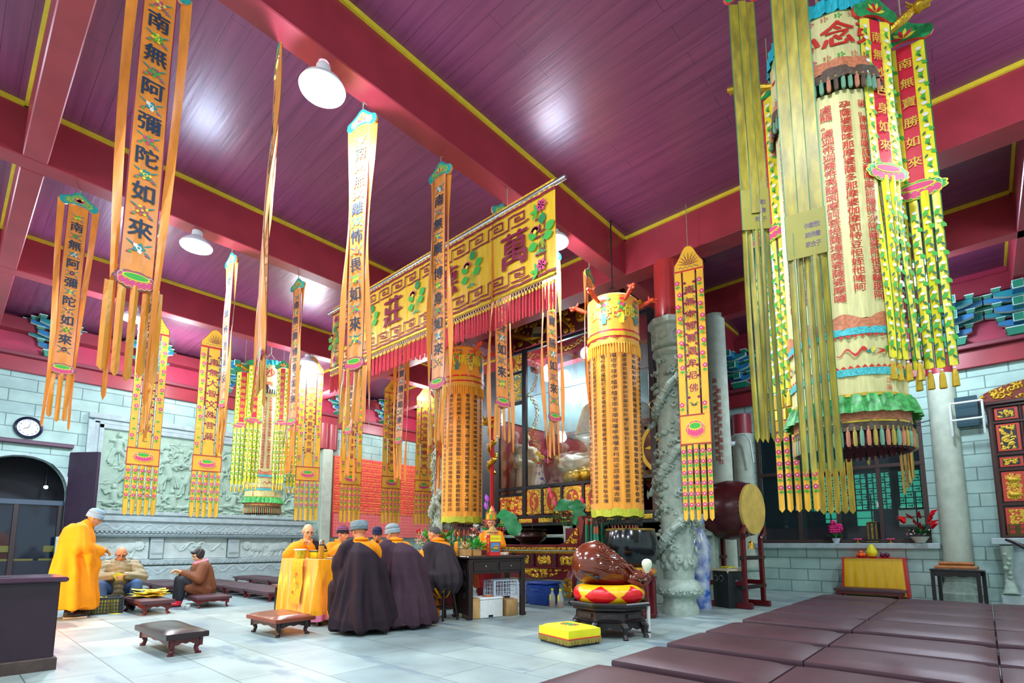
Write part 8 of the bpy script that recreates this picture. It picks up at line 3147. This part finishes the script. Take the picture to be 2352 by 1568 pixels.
# ---- drum, bell, speaker, tall vase
t = thing('barrel_drum', 'big barrel drum with pale hide head on a dark red frame', 'instrument', (9.78, 3.42, 0), D(-8))
mb = MB()
MD = Matrix.Translation((0, 0, 1.72)) @ Matrix.Rotation(pi / 2, 4, 'X')
mb.lathe([(.44, -.42), (.52, -.2), (.55, 0), (.52, .2), (.44, .42)], mat('dark_red_barrel', '#4a151a', .3, var=.15, scale=6), M=MD, n=40)
mb.build('barrel', t)
for sy in (-1, 1):
 mb = MB()
 mb.lathe([(.455, sy * .36), (.45, sy * .425), (.0005, sy * .43)], mat('drum_hide', '#c9a94e', .55, var=.15, scale=5), M=MD, n=40, caps=False)
 for k in range(36):
  a = k * pi / 18
  p = MD @ V((.462 * cos(a), .462 * sin(a), sy * .37))
  mb.ball(p, .012, M_brz, 6, 4)
 mb.build('drum_head', t)
for sx in (-1, 1):
 for sy in (-1, 1):
  mb = MB()
  mb.box((sx * .33, sy * .36, .62), (.07, .07, 1.2), M_alt, bev=.01)
  mb.tube([(sx * .33, sy * .36, 1.2), (sx * .40, sy * .40, 1.3), (sx * .36, sy * .42, 1.42)], [.05, .05, .03], M_alt, n=8)
  mb.build('post', t)
 mb = MB()
 mb.box((sx * .33, 0, .05), (.09, .95, .10), M_alt, bev=.012)
 mb.box((sx * .33, 0, .42), (.05, .75, .08), M_alt, bev=.01)
 mb.build('foot', t, False)
mb = MB()
for z in (.36, .86):
 for sy in (-1, 1):
  mb.box((0, sy * .36, z), (.86, .05, .07), M_bst, bev=.01)
mb.build('cross_rail', t, False)
simple('hand_bell', 'small brass bell hanging from the drum frame', 'bell', (9.42, 2.98, 1.02), [('bell', lambda m: m.lathe([(.055, 0), (.05, .02), (.042, .10), (.025, .125), (.008, .13), (.008, .16)], mat('brass', '#c9a03a', .2, .9), n=18)), ('cord', lambda m: m.tube([(0, 0, .15), (.02, .04, .32), (.04, .07, .40)], .004, M_cord, n=4))])
M_tallv = mat('blue_painted_porcelain', '#2a5cb8', .12, col2='#dfe8ee', scale=5, coat=.6)
t = thing('floor_vase', 'tall blue and white porcelain floor vase just right of the near dragon pillar', 'vase', (8.98, 3.70, 0))
mb = MB()
mb.lathe([(.15, 0), (.155, .03), (.14, .35), (.165, .75), (.185, 1.0), (.17, 1.15), (.10, 1.28), (.085, 1.42), (.12, 1.62), (.11, 1.62), (.07, 1.42)], M_tallv, n=32, caps=False)
mb.build('body', t)
t = thing('speaker', 'tall black loudspeaker cabinet with two round tweeters behind the blue floor vase', 'speaker', (9.50, 3.42, 0), D(-28))
M_spk = mat('dark_speaker', '#1a2022', .5, bump=.1, bscale=200)
mb = MB()
mb.box((0, 0, .33), (.36, .38, .66), M_spk, bev=.01)
mb.build('cabinet', t, False)
for sy in (-1, 1):
 mb = MB()
 MS = Matrix.Translation((-.182, sy * .07 + .04, .50)) @ Matrix.Rotation(-pi / 2, 4, 'Y')
 mb.lathe([(.055, 0), (.058, .008), (.045, .012)], M_chrome, M=MS, n=24, caps=False)
 mb.lathe([(.045, .008), (.02, .002), (.012, .010), (.0005, .012)], M_black, M=MS, n=24, caps=False)
 mb.build('tweeter', t)
mb = MB()
mb.box((0, -.195, .46), (.05, .02, .03), M_chrome, bev=.006)
mb.build('latch', t, False)
simple('speaker_cover', 'crumpled pale cloth and yellow card lying on the black loudspeaker', 'cloth', (9.50, 3.42, .662), [('cloth', lambda m: m.grid(lambda u, v: V(((u - .5) * .42, (v - .5) * .44, .012 + .012 * sin(u * 9) * sin(v * 7) - .05 * (max(0, abs(u - .5) - .44) + max(0, abs(v - .5) - .44)) * 14)), 16, 16, mat('pale_cloth', '#b3a88c', .8))), ('card', lambda m: m.box((0, 0, .034), (.15, .2, .02), mat('yellow_label', '#efe01c')))], D(-28))
# ================================================================= WINDOW WALL SIDE
SX = 13.66
t = thing('offering_table', 'small table draped in shiny yellow cloth with red edges below the window', 'table', (13.38, 1.76, 0))
mb = MB()
mb.box((0, 0, .40), (.46, 1.02, .78), M_dark)
mb.build('table', t, False)
M_satr, M_goldc = MATS['scarlet_satin'], mat('gold_satin', '#e8b210', .22, var=.06, scale=4, stretch=(5, 5, 1))
mb = MB()
mb.grid(lambda u, v: V((-.245 - .02 * v - .012 * abs(sin(u * 19)) * v, .53 - u * 1.06, .805 - v * .76)), 60, 8, M_goldc)
mb.build('yellow_front', t)
mb = MB()
for sy in (-1, 1):
 mb.grid(lambda u, v: V((-.25 + u * .5, sy * (.535 + .03 * v + .01 * sin(u * 12) * v), .81 - v * .78)), 16, 6, M_satr)
 mb.grid(lambda u, v: V((-.262 - .02 * v, sy * (.54 + .03 * v - u * .035), .81 - v * .78)), 2, 6, M_satr)
mb.box((0, 0, .812), (.53, 1.10, .008), M_satr)
mb.build('red_cloth', t)
PZ = .817
M_redpl = mat('red_plate', '#c2182a', .3)
for (y, lab) in ((1.98, 'red saucer of tangerines on the yellow clothed table'), (1.79, 'red saucer under the yellow pomelo'), (1.57, 'red saucer of purple fruit on the yellow clothed table')):
 simple('plate', lab, 'plate', (13.33, y, PZ), [('dish', lambda m: m.lathe([(.05, 0), (.11, .015), (.115, .02), (.05, .008), (.0005, .006)], M_redpl, n=24, caps=False))])
simple('pomelo', 'yellow pear shaped pomelo in the middle of the yellow clothed table', 'fruit', (13.33, 1.79, PZ + .010), [('fruit', lambda m: m.lathe([(.0005, 0), (.07, .012), (.105, .07), (.10, .13), (.06, .20), (.045, .24), (.03, .262), (.0005, .265)], mat('pomelo_skin', '#e3d414', .45), n=24))])
for k, (dx, dy, dz) in enumerate(((0, -.05, .045), (.02, .05, .045), (-.05, .0, .045), (0, 0, .10))):
 simple('tangerine', 'orange tangerine in the little heap on the red saucer', 'fruit', (13.33 + dx, 1.98 + dy, PZ + dz - .034), [('fruit', lambda m: m.ball((0, 0, .042), (.044, .044, .04), mat('tangerine_skin', '#e8621c', .45), 12, 8))], 0, 'tangerines on the saucer')
for k, (dy, lab) in enumerate(((-.045, 'purple passion fruit nearest the right end of the yellow table'), (.04, 'purple passion fruit with dark stalk on the red saucer'))):
 simple('purple_fruit', lab, 'fruit', (13.33, 1.57 + dy, PZ + .012), [('fruit', lambda m: m.ball((0, 0, .045), (.05, .048, .045), mat('purple_skin', '#5a1f3c', .4), 12, 8)), ('stalk', lambda m: m.tube([(0, 0, .085), (-.03, .05, .10)], .005, M_black, n=5))])
SZ = WZ0 + .001
t = thing('potted_flower', 'white pot of magenta cloth flowers on the window sill', 'plant', (SX, 2.48, SZ))
mb = MB()
mb.lathe([(.055, 0), (.085, .10), (.09, .11), (.08, .11), (.05, .02)], mat('white_blue_pot', '#dbe3ea', .2, col2='#6a8ac0', scale=7), n=20, caps=False)
mb.build('pot', t)
mb = MB()
bouquet(mb, (0, 0, .1), [(-.03, .10 - .05 * k % .2 - .04, .16 + .055 * (k // 3), .075, mat('magenta_petals', '#d81e78')) for k in range(9)] + [(-.05, .03, .36, .07, MATS['magenta_petals'])])
leafy(mb, (0, 0, .12), 30, .15, .07, mat('dark_leaf', '#1c6a2c', .5), 3, .6)
mb.build('flowers', t)
t = thing('potted_flower', 'pale bowl of red anthuriums and buds at the right end of the window sill', 'plant', (SX - .05, .98, SZ))
mb = MB()
mb.lathe([(.08, 0), (.15, .11), (.16, .13), (.145, .13), (.08, .02)], mat('pale_bowl', '#b7bcae', .5), n=24, caps=False)
mb.build('pot', t)
mb = MB()
leafy(mb, (0, 0, .16), 70, .18, .09, MATS['dark_leaf'], 7, 1.0)
for k in range(11):
 a = hz(k + 3) * 6.28
 c = V((-.08 + .08 * cos(a), .2 * sin(a), .26 + .34 * hz(k * 3)))
 d = V((-.5, sin(a), .6)).normalized()
 u = d.orthogonal().normalized()
 mb.add([c, c + u * .08 + d * .04, c + d * .19, c - u * .08 + d * .04, c + V((-.03, 0, -.01))], [(0, 1, 2, 4), (0, 4, 2, 3)], mat('anthurium_red', '#c2141c', .3))
for k in range(14):
 mb.ball((-.12, (hz(k) - .5) * .4, .16 + .14 * hz(k * 5)), .015, M_whT if k % 2 else M_pinkE, 6, 4)
mb.build('flowers', t)
t = thing('memorial_tablet', 'black lacquer tablet with gilded scrolls and gold writing standing on the window sill', 'tablet', (SX, 1.79, SZ))
mb = MB()
mb.box((0, 0, .03), (.12, .24, .06), M_black, bev=.01)
mb.build('foot', t, False)
mb = MB()
mb.box((0, 0, .25), (.04, .20, .40), M_black, bev=.012)
mb.build('board', t, False)
mb = MB()
for sy in (-1, 1):
 for k in range(7):
  mb.tube([(-.026, sy * (.078 + .014 * cos(q)), .10 + k * .048 + .018 * sin(q)) for q in range(6)], .005, M_gold2, n=4)
mb.tube([(-.024, -.09, .44), (-.026, -.03, .46), (-.026, .03, .46), (-.024, .09, .44)], .009, M_gold, n=5)
mb.tube([(-.065, -.11, .03), (-.065, .11, .03)], .008, M_gold, n=5)
for i, ch in enumerate('佛力超薦往生蓮位'):
 glyph_bold(mb, ch, lambda a, b, k: V((-.0215 - .0005 * k, -a, .40 - i * .042 + b)), .038, M_gold2, .02)
mb.build('gilding', t, False)
for y, lab in ((2.07, 'small pink lotus lamp left of the black tablet'), (1.48, 'small pink lotus lamp right of the black tablet')):
 simple('lotus_lamp', lab, 'lamp', (SX, y, SZ), [('stem', lambda m: m.lathe([(.045, 0), (.05, .008), (.012, .02), (.010, .06), (.03, .075)], M_gold2, n=16)), ('petals', lambda m: [m.ball((.04 * cos(a * .785), .055 * sin(a * .785), .085), (.03, .03, .018), M_pinkE, 8, 5) for a in range(8)])])
# low table with rolled prints
t = thing('low_table', 'small black table carrying rolled prints, right of the yellow clothed table', 'table', (12.93, .42, 0), D(-10))
mb = MB()
mb.box((0, 0, .615), (.48, .74, .035), M_bst, bev=.01)
mb.build('table_top', t, False)
for sx in (-1, 1):
 mb = MB()
 mb.prism([(-.34, .6), (-.34, .53), (-.28, .50)] + [(-.22 + .055 * k, .51 - .02 * abs(sin(k * pi / 4))) for k in range(9)] + [(.28, .50), (.34, .53), (.34, .6)], (sx * .21 - .01, 0, 0), (0, 1, 0), (0, 0, 1), (.02, 0, 0), M_bst)
 mb.build('apron', t, False)
 for sy in (-1, 1):
  mb = MB()
  mb.box((sx * .21, sy * .33, .30), (.05, .055, .60), M_bst, bev=.01)
  mb.build('leg', t, False)
for k, (dx, z, L, lab) in enumerate(((-.10, .665, .62, 'orange brown roll at the front of the small black table'), (.03, .665, .60, 'orange brown roll behind the front one on the small black table'), (-.03, .735, .52, 'short orange roll lying on top of the other rolls'))):
 simple('rolled_print', lab, 'roll', (12.93 + dx, .42 - dx * .2, z), [('paper', lambda m: m.tube([(0, -L / 2, 0), (0, L / 2, 0)], .034, mat('orange_brown_paper', '#b56a2e', .5, col2='#8a5626', scale=14), n=14)), ('core', lambda m: m.tube([(0, -L / 2 - .003, 0), (0, L / 2 + .003, 0)], .014, M_dark, n=8))], D(-10))
simple('plastic_film', 'crinkled clear plastic film under the rolls on the small black table', 'film', (12.93, .42, .633), [('film', lambda m: m.grid(lambda u, v: V(((u - .5) * .5, (v - .5) * .86, .004 + .010 * abs(sin(u * 14 + v * 5)) * abs(sin(v * 17)) - .04 * max(0, abs(v - .5) - .44) * 8)), 16, 22, M_clearg))], D(-10))
# air unit on its white bracket
t = thing('wall_unit', 'dark flat wall unit held in a white tube bracket left of the carved cabinet', 'appliance', (13.76, .06, 3.72))
mb = MB()
mb.box((-.06, 0, .02), (.1, .36, .62), mat('slate_panel', '#24444f', .3), bev=.01)
mb.build('panel', t, False)
mb = MB()
for sy in (-1, 1):
 mb.tube([(-.04, sy * .24, .16), (-.36, sy * .24, .16), (-.36, sy * .24, -.18), (-.30, sy * .24, -.48)], .02, mat('white_steel', '#d5dcdc', .35), n=6)
 mb.tube([(-.04, sy * .24, -.18), (-.36, sy * .24, -.18)], .018, mat('white_steel', '#d5dcdc'), n=6)
for z in (.16, -.18):
 mb.tube([(-.36, -.24, z), (-.36, .24, z)], .022, mat('white_steel', '#d5dcdc'), n=6)
mb.build('bracket', t)
mb = MB()
mb.tube([(-.1, .2, .12), (-.08, .45, -.02), (-.03, .7, -.08), (-.02, .9, -.1)], .008, M_black, n=5)
mb.build('cable', t)
# carved cabinet against the wall
M_cab = mat('deep_brown_red_wood', '#3a1a1a', .3, var=.15, scale=8)
t = thing('carved_cabinet', 'tall red and gold carved cabinet with openwork crest at the right edge', 'cabinet', (13.62, -1.0, 0))
mb = MB()
mb.box((.06, 0, 2.46), (.2, 1.5, 2.5), M_cab, bev=.01)
for y in (.72, .30, -.3, -.72):
 mb.tube([(-.06, y, 1.22), (-.06, y, 3.72)], .05 if abs(y) > .5 else .025, M_cab, n=12)
for z in (1.24, 1.84, 2.50, 2.80, 3.42, 3.74):
 mb.box((-.06, 0, z), (.08, 1.5, .05), M_cab, bev=.012)
mb.box((-.02, 0, 3.80), (.3, 1.62, .07), M_cab, bev=.015)
mb.build('body', t, False)
for (z0_, z1_, sd) in ((3.47, 3.70, 1), (2.86, 3.38, 2), (2.56, 2.74, 3), (1.90, 2.46, 4), (1.30, 1.78, 5)):
 for k in range(2):
  y = (.66, .26)[k]
  w = (.32, .5)[k]
  mb = MB()
  R = floral(w - .08, z1_ - z0_ - .06, 56, int((z1_ - z0_) * 120), 400 + sd * 3 + k, 1.1, .018, .9)
  if sd == 4 and k == 0:
   R.H *= .4
   for zz, f in ((.10, 1), (.38, -1)):
    R.cap((.08, zz), (.16, zz), .05, .045, .9)
    R.cap((.18, zz + .01), (.21, zz - .02), .03, .016, .9)
    for q in (.07, .11, .15, .18):
     R.cap((q, zz - .03), (q, zz - .075), .016, .014, .9)
   R.swirl((.12, .25), .05, 1.3, .016, .9)
  mb.box((-.075, y - w / 2, (z0_ + z1_) / 2), (.01, w, z1_ - z0_), M_vred)
  R.build(mb, (-.083, y - .04, z0_ + .03), UY, NX, M_gold2, M_black if sd in (1, 2, 3) else M_vred, .003)
  mb.build('carved_panel', t, True, 60)
mb = MB()
mb.box((-.095, .50, 1.36), (.006, .30, .22), mat('bronze_plate', '#4a3f10', .35, .4))
for i, ch in enumerate('功德箱福'):
 glyph_bold(mb, ch, lambda a, b, k: V((-.099 - .0005 * k, .59 - (i % 2) * .14 - a, 1.42 - (i // 2) * .09 + b)), .075, M_redT, .02)
mb.build('plate', t, False)
mb = MB()
R = floral(1.72, .36, 210, 50, 450, 1.0, .030, 1.0)
R.H = np.where(R.Z > .10 + .24 * np.sin(np.clip(R.X / 1.72, 0, 1) * pi) ** .6, -.001, R.H)
R.build(mb, (-.10, .86, 3.84), UY, NX, M_gold, mat('red_brown_openwork', '#6d2418', .5), .012)
k0 = [i for i, f in enumerate(mb.f) if max(mb.v[j][2] for j in f) > 3.84 + .10 + .26 * max(0, sin(min(1, max(0, (.86 - mb.v[f[0]][1]) / 1.72)) * pi)) ** .6]
kill = set(k0)
mb.f, mb.m = [f for i, f in enumerate(mb.f) if i not in kill], [m for i, m in enumerate(mb.m) if i not in kill]
o = mb.build('openwork_crest', t, True, 60)
o.modifiers.new('thickness', 'SOLIDIFY').thickness = .04
t = thing('stone_altar', 'carved pale stone altar with scroll leg below the carved cabinet', 'altar', (13.42, -.95, 0))
mb = MB()
mb.box((0, 0, 1.15), (.6, 1.72, .12), M_frame, bev=.015)
mb.build('slab', t, False)
mb = MB()
mb.box((.1, 0, .62), (.34, 1.3, .96), M_frame, bev=.02)
mb.box((0, 0, .09), (.62, 1.6, .18), M_frame, bev=.02)
mb.build('body', t, False)
for y in (.66, -.66):
 mb = MB()
 mb.tube([(-.2, y, 1.08), (-.16, y, .85), (-.08, y, .6), (-.12, y, .4), (-.22, y, .26), (-.25, y, .18)], [.10, .085, .07, .07, .10, .13], M_stone, n=10)
 for k in range(9):
  mb.ball((-.24 + .012 * k, y + .03 * sin(k * 2), 1.0 - .085 * k), .045, M_stone, 7, 5)
 mb.build('scroll_leg', t)
t = thing('curved_chair', 'dark red wooden chair with curved arm cut by the right edge of the photo', 'chair', (11.35, -.98, 0))
mb = MB()
mb.tube([(.2, .72, 1.17), (.1, .62, 1.12), (0, .5, 1.03), (0, .3, .97), (0, 0, .95), (0, -.3, .97)], [.022, .03, .035, .035, .035, .03], M_bst, n=10)
mb.build('arm', t)
mb = MB()
mb.prism([(.30, .95), (.30, .75), (.40, .66), (.44, .50), (.38, .36), (.27, .22), (.31, .08), (.34, 0), (.24, 0), (.16, .12), (.12, .3), (.2, .95)], (-.03, .06, 0), (0, 1, 0), (0, 0, 1), (.06, 0, 0), M_alt)
mb.build('curved_leg', t, False)
mb = MB()
mb.box((.3, 0, .46), (.6, .62, .05), M_alt, bev=.012)
mb.build('seat', t, False)
for (x, y) in ((.56, .26), (.56, -.26), (.02, -.26)):
 mb = MB()
 mb.box((x, y, .22), (.05, .05, .44), M_alt, bev=.008)
 mb.build('leg', t, False)
simple('wall_lamp', 'white gooseneck wall lamp on the stone pilaster left of the window', 'lamp', (13.45, 4.42, 3.2), [('pipe', lambda m: m.tube([(.05, .2, .5), (.02, .2, .62), (-.06, .05, .66), (-.1, -.2, .62), (-.08, -.3, .45), (-.04, -.34, -.1)], .022, mat('white_steel', '#d5dcdc'), n=7)), ('head', lambda m: (m.ball((-.14, .16, .42), (.08, .12, .07), M_shade, 10, 7), m.tube([(-.1, .1, .45), (.05, .1, .5)], .02, M_shade, n=6)))])
simple('conduit', 'thin white cable conduit running down the wall beside the big drum', 'pipe', (13.74, 4.78, 0), [('pipe', lambda m: m.tube([(0, 0, 4.6), (0, 0, 1.55), (0, .3, 1.5)], .018, mat('white_steel', '#d5dcdc'), n=6))])
# ================================================================= LEFT FLOOR THINGS
M_pap = MATS['yellow_paper']
for k in range(17):
 x, y = 2.42 + (hz(k) - .5) * .34, 10.35 + (hz(k * 3) - .5) * .72
 z = .2445 + .006 * k
 t = thing('paper_slip', 'folded yellow paper slip in the heap on the brown footstool', 'paper', (x, y, z), hz(k * 5) * 3, 'yellow paper slips on the footstool')
 mb = MB()
 w, h = .10 + .05 * hz(k * 7), .16 + .06 * hz(k * 11)
 b_ = .05 * hz(k * 13)
 mb.grid(lambda u, v: V(((u - .5) * w * 2, (v - .5) * h, b_ * abs(u - .5) * 1.6 + .01 * sin(v * 4 + k))), 6, 4, M_pap)
 o = mb.build('sheet', t)
 o.modifiers.new('thickness', 'SOLIDIFY').thickness = .003
simple('paper_slip', 'single yellow paper slip lying on the floor right of the dark crate', 'paper', (2.02, 10.34, .001), [('sheet', lambda m: m.box((0, 0, .002), (.12, .18, .003), M_pap))], .5)
t = thing('mesh_crate', 'dark grey plastic mesh crate full of yellow slips in front of the standing monk', 'crate', (1.86, 10.62, 0), D(-6))
M_crt = mat('dark_grey_plastic', '#2b3236', .45)
mb = MB()
a, b_, h = .27, .20, .26
for z in (.012, .065, .118, .171, .224):
 for sy in (-1, 1):
  mb.box((0, sy * b_, z), (2 * a, .012, .014), M_crt)
 for sx in (-1, 1):
  mb.box((sx * a, 0, z), (.012, 2 * b_, .014), M_crt)
for sy in (-1, 1):
 mb.box((0, sy * b_, h - .012), (2 * a + .03, .022, .03), M_crt, bev=.004)
 for i in range(15):
  mb.box((-a + i * 2 * a / 14, sy * b_, h / 2), (.012 if 0 < i < 14 else .05, .012, h), M_crt)
for sx in (-1, 1):
 mb.box((sx * a, 0, h - .012), (.022, 2 * b_ + .03, .03), M_crt, bev=.004)
 for i in range(9):
  mb.box((sx * a, -b_ + i * b_ / 4, h / 2), (.012, .012, h), M_crt)
mb.box((0, 0, .006), (2 * a, 2 * b_, .01), M_crt)
mb.build('crate', t, False)
o = simple('paper_stack', 'packed yellow paper slips filling the dark grey crate', 'paper', (1.86, 10.62, .013), [('slips', lambda m: [m.box((-.22 + .034 * (k % 14), -.13 + .085 * (k // 14), .10 + .02 * hz(k)), (.024, .07, .20 + .03 * hz(k)), M_pap, rz=(hz(k * 3) - .5) * .3) for k in range(56)])], D(-6))
o.children[0]['kind'] = 'stuff'
for (x, y, lab) in ((2.93, 10.20, 'clear plastic cup nearer the red boots'), (2.95, 10.04, 'clear plastic cup in front of the other cup on the floor')):
 simple('plastic_cup', lab, 'cup', (x, y, .001), [('cup', lambda m: m.lathe([(.028, .002), (.038, .09), (.036, .09), (.026, .004)], M_clearg, n=18, caps=False)), ('water', lambda m: m.lathe([(.027, .005), (.032, .05)], mat('grey_dregs', '#8a8a84', .3, alpha=.7), n=14))], 0, 'plastic cups on the floor')
